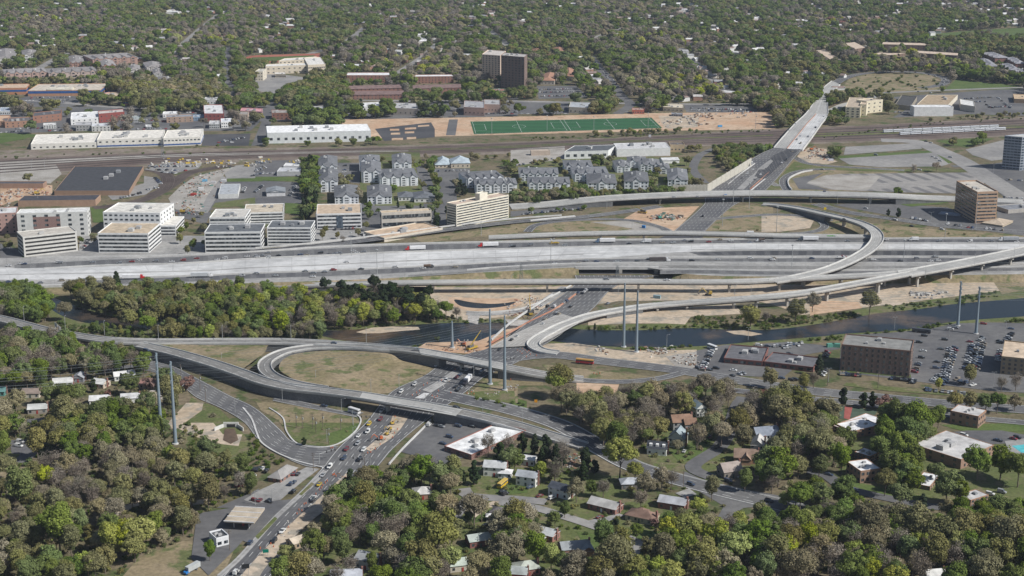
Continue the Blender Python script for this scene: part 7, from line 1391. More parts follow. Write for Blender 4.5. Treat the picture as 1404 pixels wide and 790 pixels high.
for s_, c_, lb in (('6 375,758', (.45, .04, .03), 'left red container on the gravel yard below the highway'), ('6 400,757', (.45, .04, .03), 'middle red container on the gravel yard below the highway'), ('6 436,758', (.45, .04, .03), 'right red container on the gravel yard below the highway'), ('6 560,750', (.12, .02, .03), 'dark red tank container on the gravel yard'), ('5 1035,300', (.4, .06, .05), 'red container in the depot construction yard'), ('5 1075,268', (.6, .6, .6), 'white container in the depot construction yard'), ('5 1195,225', (.6, .6, .6), 'white trailer at the yard gate'), ('5 1095,225', (.15, .35, .5), 'blue trailer by the depot tracks'), ('7 712,472', (.05, .2, .45), 'small blue toilet cabin inside the gravel loop'), ('C 178,182', (.05, .25, .5), 'blue site cabin at the river bridge'), ('6 420,695', (.4, .05, .04), 'red site box beside the near lanes'), ('3 1120,675', (.08, .3, .55), 'blue tarpaulin heap on the orange ground'), ('3 745,728', (.6, .6, .62), 'small white trackside cabin between field and rails'), ('D 357,352', (.10, .28, .22), 'left green dumpster container by the river'), ('D 385,352', (.10, .28, .22), 'right green dumpster container by the river'), ('f 815,348', (.55, .55, .6), 'white site container by the overpass foot'), ('C 755,102', (.25, .35, .38), 'pale container under the long flyover'), ('5 1140,235', (.5, .5, .5), 'grey box trailer in the yard road'), ('7 910,415', (.3, .25, .2), 'brown box beside the bare ground')):
    block('cabin' if 'cabin' in lb else 'container', lb, 'container', s_, (5.5, 2.4, 2.5) if 'cabin' not in lb else (3, 2.4, 2.6), c_, rz=R.uniform(-20, 20))
def heap(name, label, cat, s, n, r, cols, size=1.2, kind='stuff', z=.15):
    mb = MB(); q = Q(s); c = G(*q[0][:2])
    for i in range(int(n * .8)):
        a = q[R.randrange(len(q))]; p = G(a[0], a[1]); x, y = p.x + R.gauss(0, r), p.y + R.gauss(0, r * 1.6); d = R.uniform(.25, .75) * size; mb.box((x - c.x, y - c.y, z + d * .3), (d * R.uniform(.6, 2.5), d, d * R.uniform(.4, 1)), R.randrange(len(cols)), R.uniform(0, 3))
    o = mb.build(name, cols); o.location = c; return tag(o, label, cat, None, kind)
def flatm(n, c): return mat(n, c, amt=.2)
RB = [flatm('rubble_pale', (.5, .48, .44)), flatm('rubble_grey', (.3, .29, .28)), flatm('rubble_brown', (.2, .13, .09)), flatm('rubble_red', (.28, .13, .09)), flatm('rubble_green', (.07, .17, .15))]
heap('rubble', 'scattered pale rubble and scrap on the river gravel', 'rubble', 'C 730,385 780,382 820,380 760,390 470,380 915,440 950,450 930,420 880,430', 220, 3, RB[:3], 1.6); heap('rubble', 'dark scrap heap with red and green bits beyond the highway', 'rubble', '7 770,425 800,415 830,415 850,430 860,425', 120, 4, RB, 2.2); heap('rubble', 'pile of long concrete pieces under the wide flyover', 'rubble', 'D 800,90 820,95 850,92 920,85', 60, 3, RB[:2], 2.6)
heap('construction_material', 'stacks of pale and orange building material at the overpass foot', 'building material', 'f 620,270 680,290 700,310 740,310 770,340 640,330 700,270', 130, 4, RB[:4], 2.2); heap('construction_material', 'coloured stacks and scrap in the depot construction yard', 'building material', '5 1030,290 1040,250 1000,350 1100,200 1180,170 1010,395 1060,300 1070,250', 260, 7, RB, 2.2); heap('construction_material', 'orange and brown stacks in the rail yard left of workshop', 'building material', '5 60,290 100,300 160,290 220,300 40,310 20,350 200,270', 200, 8, RB[:4], 2.2)
heap('construction_material', 'small stacks and scraps on the gravel yard below the highway', 'building material', '6 480,750 520,748 610,745 650,750 700,745 740,748 640,742', 130, 4, RB[:4], 1.6); heap('rubble', 'scraps on the bare ground beside the river bridge', 'rubble', 'b 700,250 760,270 820,240 640,300 740,360 850,300 900,260 1000,300 640,360 880,380', 240, 3, RB[:4], 1.3); heap('rubble', 'stones and scraps along the pole footing', 'rubble', 'c 800,300 850,300 700,350 780,315 500,340 640,345', 80, 1.5, RB[:3], 1.0); heap('rubble', 'loose scraps and dirt heaps on the far orange ground', 'rubble', '3 860,655 940,640 1000,625 1060,620 1230,615 980,660', 160, 8, RB[:3], 3); heap('construction_material', 'brown timber stacks around the yellow crane', 'building material', 'B 1050,360 1070,345 1090,380 1000,375 1150,385', 90, 2.5, RB[:4], 1.3)
heap('rubble', 'pale scraps in the long avenue median', 'rubble', 'd 1230,95 1150,180 1080,250 1000,320 B 870,615 960,560 980,540', 90, 1.5, RB[:3], .9); heap('rubble', 'pale scraps on lower dirt strip', 'rubble', 'F 440,285 380,340 300,410 250,460 190,520 130,570 60,650', 110, 1.6, RB[:3], .9); heap('garden_clutter', 'clutter and junk in the yards behind the white houses', 'clutter', 'H 330,200 350,230 380,180 330,170 300,215 1150,270', 120, 2.2, RB, 1.2); heap('rail_clutter', 'white and grey trailers and stores between the tracks and yards', 'stores', '5 860,135 960,130 1060,130 1140,135 1240,130 1350,140 6 40,125 200,130', 150, 8, RB[:2] + [flatm('store_yellow', (.5, .35, .05))], 3.2)
# ---------------------------------------------------------------- poles and wires
PP = [pylon('left power pole of the pair at left', 'A 831,801', 388 + 391 / 3.761 - 8), pylon('right power pole of the pair at left', 'E 905,108', 380 + 435 / 3.761), pylon('left power pole of the pair by the avenue', '0 672,527', 424), pylon('right power pole of the pair by the avenue', '0 692,535', 432.5), pylon('left power pole of the pair in front of river', '0 855,476', 388), pylon('right power pole of the pair in front of river', '0 872.5,483', 399), pylon('left power pole of the pair in the car park', '0 1313,447', 386), pylon('right power pole of the pair in the car park', '0 1338,458', 393)]
PP_ = pylon('short steel pole on the river bank near the yellow crane', '0 620,477', 441)
for a_, b_, lb in ((0, 2, 'wires from left poles to avenue poles, rear circuit'), (1, 3, 'wires from left poles to avenue poles, front circuit'), (2, 4, 'wires between avenue poles and river poles, rear circuit'), (3, 5, 'wires between avenue poles and river poles, front circuit'), (4, 6, 'wires between river poles and car park poles, rear circuit'), (5, 7, 'wires between river poles and car park poles, front circuit')): wires(lb, PP[a_][2], PP[b_][2], 5, r=.045)
for i_, lb in ((6, 'wires leaving the car park poles to the right, rear circuit'), (7, 'wires leaving the car park poles to the right, front circuit')): wires(lb, PP[i_][2], [v + Vector((150, 40, 0)) for v in PP[i_][2]], 4)
wires('wires leaving the left poles out of the picture', PP[0][2], [v + Vector((-170, -30, 0)) for v in PP[0][2]], 4); wires('thin wires from the short river pole to the avenue poles', PP_[2][:4], [v for v in PP[2][2][:4]], 2, r=.04)
# wooden poles
def wpole(s, label, h=10, cross=True, tr=False):
    for q in Q(s):
        r = empty('utility_pole', G(q[0], q[1]), R.uniform(-.3, .3)); tag(r, None, 'utility pole', 'wooden utility poles'); AUTO.append((r, label, (q[0], q[1])))
        m = MB(); m.tube((0, 0, -.2), (0, 0, h), .2, .13, 6); m.build('pole', BARK, r)
        if cross: m = MB(); m.box((0, 0, h - .7), (2.6, .14, .16)); m.box((0, 0, h - 1.7), (2.2, .14, .16)); m.build('crossarm', BARK, r)
        if tr: m = MB(); m.tube((.45, 0, h - 3.6), (.45, 0, h - 2.4), .32, .32, 8); m.build('transformer', LAMPM, r)
wpole('A 675,482 775,490 935,540 1033,590 1062,655', 'wooden pole below the dark retaining wall', 12, tr=True); wpole('d 388,155 437,165 520,165 600,158 645,292 545,200 745,180', 'wooden pole on the grass beside the avenue', 9.5, tr=True); wpole('H 630,695 890,340 E 1185,660', 'wooden pole beside a side street', 11); wpole('F 565,250 300,250 290,610', 'wooden pole by the lower avenue', 11); wpole('D 340,560 600,575', 'wooden pole by the riverside road', 11)
LT = 'slim grey street lamp '
lamp('A 125,225 338,275 540,300 818,325 1148,325 B 185,325 573,340', LT + 'along the ramp by the river wood', 10, 1.6, 90, z=6.5); lamp('B 313,555 597,605 742,580 A 1145,465', LT + 'round the loop ramp', 9, 1.6, 90, z=.1); lamp('A 1213,700 B 140,640 445,700 503,760', LT + 'on the service road', 9, 2.4, 0); lamp('0 914,478 B 1127,530 918,740 879,690 1173,720 C 60,760', LT + 'on the avenue', 10, 1.8, 0)
lamp('a 382,735 1032,395 500,140 652,145 793,130 1090,110 1243,110 1390,120', LT + 'beyond the highway', 12, 1.5, 0); lamp('6 653,760 515,660 1208,520 7 1132,470 215,700 1275,378 1190,350', 'tall grey light mast beside the highway', 26, mast=True); lamp('8 80,500 160,720 757,690 980,540 1145,480', 'tall grey light mast right of the interchange', 24, mast=True)
lamp('8 405,350 575,375 905,450 1240,185', LT + 'by the slip road right', 10, 2.2, 0, double=True); lamp('8 1140,680 1350,640 875,745', LT + 'on the wide flyover', 9, 1.4, 90, z=12); lamp('7 290,330 395,328 515,375 785,300 685,300', LT + 'by the beige bridge', 10, 1.5, 90); lamp('C 555,100 1155,100 465,105 1240,100', LT + 'under the long flyover', 9, 1.4, 0); lamp('D 968,310 1258,290 345,540 685,270 1195,560 C 1225,325', LT + 'in the riverside car park', 9, 1.2, 0, double=True)
lamp('5 170,170 240,165 60,230 30,215 205,350', LT + 'along the tracks at left', 12, 1.5, 0); lamp('3 195,700 445,705 735,685 1310,690 2 1265,715', 'thin tall floodlight mast at the sports field', 20, mast=True); lamp('F 370,100 505,90 88,415 0,425 B 1320,40', LT + 'by the corner station', 8, 1.5, 0)
# lattice tower, gantry, signs
def lattice(s, top, label):
    q = Q(s)[0]; p = G(q[0], q[1]); lo, hi = 5, 90
    for _ in range(30):
        h = (lo + hi) / 2
        if PX((p.x, p.y, h))[1] > top: lo = h
        else: hi = h
    r = empty('lattice_tower', p); tag(r, label, 'lattice tower'); m = MB(); w = 1.6
    for i in range(8):
        z0, z1 = h * i / 8, h * (i + 1) / 8; a, b = w * (1 - .7 * i / 8), w * (1 - .7 * (i + 1) / 8); c0 = [(-a, -a), (a, -a), (a, a), (-a, a)]; c1 = [(-b, -b), (b, -b), (b, b), (-b, b)]
        for k in range(4): m.tube((*c0[k], z0), (*c1[k], z1), .11, .11, 3); m.tube((*c0[k], z0), (*c1[(k + 1) % 4], z1), .07, .07, 3); m.tube((*c0[(k + 1) % 4], z0), (*c1[k], z1), .07, .07, 3)
    m.build('mast', CABLE, r); m = MB()
    for z in (.95, .85, .75): m.box((0, 0, h * z), (3.6, .15, .15))
    m.build('crossarm', CABLE, r)
lattice('a 145,790', 361, 'thin lattice mast in front of the long flyover, left'); lattice('a 915,760', 364, 'thin lattice mast before the underpass'); lattice('5 870,100', 187, 'thin lattice mast on the tracks')
def gantry():
    p = G(80, 458, 7); r = empty('sign_gantry', p, math.radians(-58)); tag(r, 'overhead sign gantry with pale sign backs on the left ramp', 'gantry'); m = MB()
    for x in (-7, 7): m.tube((x, 0, -.5), (x, 0, 6.5), .3, .25, 6)
    m.build('post', LAMPM, r); m = MB()
    for z in (5.2, 6.4): m.tube((-7, 0, z), (7, 0, z), .14, .14, 4)
    for i in range(10): m.tube((-7 + 1.4 * i, 0, 5.2 if i % 2 else 6.4), (-5.6 + 1.4 * i, 0, 6.4 if i % 2 else 5.2), .08, .08, 4)
    m.build('truss', LAMPM, r); m = MB(); m.box((-2.5, -.5, 5.8), (6, .2, 3)); m.box((4, -.5, 5.8), (3.4, .2, 2.4)); m.build('sign_back', LAMPM, r)
gantry()
def board(s, label, w, h, z, col, rz, name='road_sign'):
    p = G(*Q(s)[0][:2]); r = empty(name, p, math.radians(rz)); tag(r, label, 'sign'); m = MB(); m.box((0, 0, z), (w, .15, h)); m.build('panel', OC, r, col); m = MB()
    for x in (-w * .35, w * .35): m.tube((x, .15, 0), (x, .15, z + h / 2), .09, .09, 5)
    m.build('post', LAMPM, r)
board('F 55,690', 'green road sign on two posts by the lower avenue', 2.8, 1.8, 3.0, (.0, .16, .11), 10); board('E 1268,790', 'black message board on a pole by the avenue at bottom', 3.6, 2.2, 5, (.02, .022, .025), 15); board('8 340,388', 'small yellow diamond sign beside the S-curved ramp', 2.4, 2.4, 2.5, (.7, .5, .02), 0); board('c 1022,440', 'small orange diamond work sign in tree shadow', 1.8, 1.8, 2.5, (.7, .3, .02), 0); board('7 1148,340', 'small blue sign hanging near the beige bridge', 3, 2.4, 7, (.05, .2, .5), 0)
def signal(s, label, rz):
    p = G(*Q(s)[0][:2]); r = empty('traffic_signal', p, math.radians(rz)); tag(r, label, 'traffic signal', 'mast-arm traffic signals'); m = MB(); m.tube((0, 0, 0), (0, 0, 7), .18, .14, 6); m.tube((0, 0, 6.2), (11, 0, 6.8), .13, .08, 5); m.build('pole', LAMPM, r)
    for x in (5, 8, 10.5): m = MB(); m.box((x, 0, 6.2), (.45, .4, 1.3)); m.build('signal_head', RUB, r)
signal('d 573,450', 'traffic signal mast at the corner of service road and avenue', 40); signal('d 985,500', 'traffic signal mast at the lower right of the avenue crossing', 160); signal('d 845,140', 'traffic signal mast at the shuttle bus junction', -10); signal('b 560,800', 'traffic signal mast by the avenue poles', 30)
# hedges, fences
for s_, lb, w_, h_ in (('D 412,478 540,487', 'trimmed hedge before the brick office, left part', 2.2, 1.2), ('D 610,498 765,512', 'trimmed hedge before the brick office, right part', 2.2, 1.2)):
    a_, b_ = [G(*p[:2]) for p in Q(s_)]; n_ = 40; V_ = []; F_l = []; rr_ = np.random.RandomState(5)
    d_ = np.array(b_ - a_); ln = float(np.linalg.norm(d_)); m_ = int(ln * 90); c = rr_.uniform(0, 1, (m_, 3)); P_ = np.stack([(c[:, 0] - .5) * ln, (c[:, 1] - .5) * w_, c[:, 2] * h_], 1); a3 = rr_.normal(size=(m_, 3)) * .22; b3 = rr_.normal(size=(m_, 3)) * .22
    V_ = np.stack([P_ - a3, P_ - b3, P_ + a3, P_ + b3], 1).reshape(-1, 3); mid = (a_ + b_) / 2; tag(link('hedge', npmesh('hedge', V_, np.arange(len(V_)).reshape(-1, 4), [LEAF['u']]), None, None, mid, math.atan2(d_[1], d_[0])), lb, 'hedge')
# ================================================================ vegetation
WOODR = 'in the river wood'; WL = 'in the left woods'; WB = 'in the gardens'; WN = 'along the rails'
LANDMARKS += [('the brown-roofed hip house', 'H 680,470'), ('the brick house with end chimney', 'H 840,400'), ('the dormered white house', 'H 760,120'), ('the stone cottage', 'H 1130,235'), ('the white flat-roofed store', 'F 1150,100'), ('the green-grey roofed brick house', 'F 1150,590'),
    ('the petrol canopy', 'E 1260,480'), ('the corner petrol station', 'F 140,270'), ('the left power pole pair', '0 230,600'), ('the culvert mouth', '0 317,586'), ('the white-roofed cottages', 'A 590,620'), ('the long white-roofed house', 'A 640,500'), ('the grey-roofed cottage', 'A 195,670'),
    ('the dark retaining wall', '0 280,510'), ('the sign gantry', '0 78,455'), ('the river wood ramp', '0 300,470'), ('the creek bridge', '0 60,398'), ('the loop ramp', '0 460,470'), ('the river bridge', '0 720,440'), ('the river', '0 560,460'), ('the near highway lanes', '0 350,385'), ('the riverside poles', '0 863,480'),
    ('the strip shops', '0 1050,500'), ('the brick office', '0 1200,485'), ('the tan-roofed stone office', '0 1400,495'), ('the tennis court', '0 1175,565'), ('the top right garden flats', '0 1340,575'), ('the long grey-roofed flats', 'I 1000,150'), ('the front left garden flats', 'I 520,250'), ('the lower right garden flats', 'I 1080,400'), ('the swimming pool', '0 1395,612'),
    ('the parkway junction', 'H 1000,300'), ('the orange-roofed lane house', 'C 880,735'), ('the blue-grey roofed white house', '0 1050,595'), ('the street bend house', 'H 330,630'), ('the two-storey white house', 'H 90,265'), ('the white-fronted bottom house', 'I 890,775'), ('the meadow trailer', 'E 985,755'), ('the lower avenue', 'F 50,700'), ('the left edge lot', 'E 90,110'), ('the bottom left corner', '0 20,770'), ('the bottom right corner', '0 1385,770'), ('the wooded bottom middle', '0 1000,775'),
    ('the brown hotel', '8 1150,400'), ('the S-curved flyover', '8 600,500'), ('the beige bridge', '0 1000,268'), ('the cream hotel', '6 1200,400'), ('the garage', '5 250,600'), ('the rounded office', '5 750,450'), ('the grey-roofed apartments', '6 700,250'), ('the white warehouses', '7 600,70')]
tree('0 850,625,y,1.55 H 640,250,y,.8 C 240,545,y,1.25 0 768,520,o,1.35 0 770,545,n,1.2 C 640,640,g,1.1 C 480,660,g,.9 C 700,620,o,1.1', 'beside the parkway')
# near the frame's bottom, from the photograph
tree('I 130,110,o,.9 I 300,110,o,1.25 I 380,130,n,1.1 I 90,210,g,1.5 I 60,250,g,1.2 I 640,80,g,1.25 I 760,40,g,1.35 I 700,130,g,1.1 I 830,60,g,.95 I 680,210,g,1.25 I 760,250,g,1.0 I 800,160,g,1.1 I 1120,190,g,1.35 I 1240,190,g,1.3 I 1330,230,g,1.25 I 960,310,g,1.3 I 1030,340,g,1.0 I 1210,410,g,.85 I 900,250,g,.8 I 640,300,o,.9 I 960,440,n,.8 I 830,420,e,1.0 I 40,560,g,1.1 I 230,530,y,1.0 I 330,570,o,1.1 I 300,650,n,1.5 I 150,600,o,1.3 I 560,520,o,1.4 I 620,560,n,1.2 I 480,600,b,1.1 I 430,470,g,1.0 I 500,410,g,.9 I 340,460,b,1.0 I 180,350,o,.9 I 120,390,y,.6 I 290,340,n,.8 I 400,370,g,.7 D 700,720,g,1.4 D 800,740,g,1.5 D 915,715,g,.9 D 640,720,g,1.1', 'around the garden flats')
tree('I 720,520,o,1.3 I 800,540,o,1.3 I 880,560,o,1.2 I 960,560,o,1.3 I 1040,560,o,1.3 I 1120,550,o,1.35 I 1200,560,g,1.3 I 1280,580,o,1.4 I 1360,600,o,1.35 I 760,650,g,1.1 I 900,670,o,1.2 I 1000,680,b,1.2 I 1100,660,g,1.3 I 1250,690,o,1.3 I 1370,710,g,1.3 I 560,700,g,1.2 I 640,740,b,1.0 I 460,720,g,1.3 I 80,690,o,1.3 I 200,740,n,1.4 I 20,760,g,1.0 I 700,780,g,1.0 I 820,730,b,1.1 I 1150,760,o,1.2 I 1300,790,g,1.2 I 1000,790,g,1.1', 'in the bottom right wood')
tree('H 1060,590,y,1.25 H 1150,620,y,1.35 H 1000,680,o,1.5 H 1100,720,n,1.4 H 1270,580,g,1.4 H 1350,640,g,1.3 H 1290,700,g,1.2 H 870,740,g,.9 H 540,700,o,1.4 H 460,760,o,1.1 H 690,740,g,.9 H 330,740,n,1.3 H 130,640,g,1.1 H 210,690,y,.8 H 20,650,n,1.1 H 40,600,g,1.0 H 110,560,n,1.0 H 20,480,o,1.2 H 340,340,n,.9 H 155,250,y,.75 H 230,240,b,.9 H 280,440,g,.6 H 230,490,g,.6 H 420,330,g,.6 H 480,320,b,.8 H 700,310,n,1.0 H 780,270,n,1.0 H 830,290,b,.8 H 1040,330,o,.8 H 970,430,y,.8 H 880,490,o,.7 H 810,520,g,.8 H 650,560,g,.55 H 545,505,e,.7 H 745,510,p,.6 H 935,530,e,1.0 H 950,600,e,.9 H 830,610,e,.8 H 1330,180,g,1.35 H 1210,290,g,.8 H 860,120,n,.6 H 960,60,n,1.0 H 690,60,g,.8 H 550,70,g,1.2 H 480,30,o,1.1 H 590,20,o,1.1 H 185,90,e,1.1 H 125,100,e,.9 H 60,80,e,1.0 H 20,180,g,.9 H 1090,50,n,1.0 H 1350,300,b,.8 H 1290,450,o,.9 H 1180,520,y,.9 H 700,640,p,.5', 'in the gardens')
tree('F 250,80,e,.5 F 490,280,e,1.2 F 520,350,o,1.1 F 560,400,o,1.2 F 470,370,o,.9 F 610,430,g,.9 F 690,300,n,1.2 F 740,260,y,.6 F 820,230,o,.9 F 870,260,b,.8 F 900,240,b,1.0 F 960,270,b,.9 F 1020,230,o,.9 F 740,230,e,.9 F 1130,230,e,1.1 F 1260,130,e,1.2 F 1200,110,b,.9 F 1310,180,g,.9 F 1060,250,e,.9 F 420,490,o,1.1 F 380,520,y,.8 F 690,450,g,1.25 F 640,480,g,.9 F 740,540,b,.9 F 830,430,o,.8 F 940,420,g,.9 F 1010,470,n,.9 F 560,480,e,.9 F 300,560,n,.7 F 420,590,g,1.0 F 350,640,n,1.0 F 230,740,o,1.2 F 160,660,y,.7 F 280,680,b,.9 F 940,580,o,1.8 F 860,680,o,1.5 F 1000,530,o,1.2 F 680,620,n,1.2 F 720,690,n,1.0 F 1000,700,y,1.0 F 1160,740,n,1.2 F 1270,640,n,1.4 F 1350,560,o,1.1 F 1320,480,g,.9 F 490,720,b,.8 F 600,720,g,.6 F 420,770,b,.8 F 820,770,g,1.2 F 900,760,o,1.0 F 770,500,n,.9 F 1100,480,g,.5', 'in the gardens')
tree('D 425,595,e,1.0 D 530,605,e,1.0 D 575,610,e,.9 D 630,630,p,1.3 D 300,440,e,1.0 D 270,520,b,.8 D 1075,500,o,.8 D 915,550,y,.5 D 1240,540,b,.7 D 1315,530,b,.8 D 50,510,o,.9 D 220,540,o,.7 D 120,600,o,1.0 D 210,640,o,1.4 D 90,690,o,1.4 D 340,690,o,1.4 D 170,740,o,1.3 D 20,600,p,1.2 D 1000,640,o,.8 D 1080,640,o,.8 D 1160,640,g,.9 D 1220,640,g,.9 D 1310,640,n,.8 D 180,160,o,1.2 D 265,120,n,1.1 D 560,130,o,1.2 D 20,200,b,.5 C 1240,190,o,1.2 C 1320,200,b,.6 C 435,250,e,.4', 'along the river and car park')
tree('A 415,420,p,1.2 A 60,290,g,1.0 A 30,110,b,1.3 A 600,10,e,1.3 A 700,20,e,1.2 A 220,120,g,1.3 A 160,110,g,1.2 A 760,240,g,1.0 A 330,170,n,1.0 A 550,640,e,1.0 A 625,520,e,.6 A 480,540,e,.8 A 555,590,p,.5 A 770,540,p,1.1 A 870,570,o,1.4 A 960,540,p,1.2 A 830,490,g,.5 A 680,380,g,.5 E 190,100,o,1.1 E 100,330,g,1.5 E 230,270,y,.9 E 300,540,g,1.5 E 560,590,y,1.2 E 640,580,y,1.2 E 720,560,y,1.3 E 690,620,y,1.1 E 450,720,y,1.0 E 800,130,n,1.1 E 900,180,g,.9 E 1060,130,g,1.0 E 1080,660,g,.6 E 1250,210,g,.8 E 1240,310,b,.8 E 1290,310,g,.8 E 10,110,g,1.0', 'in the left woods')
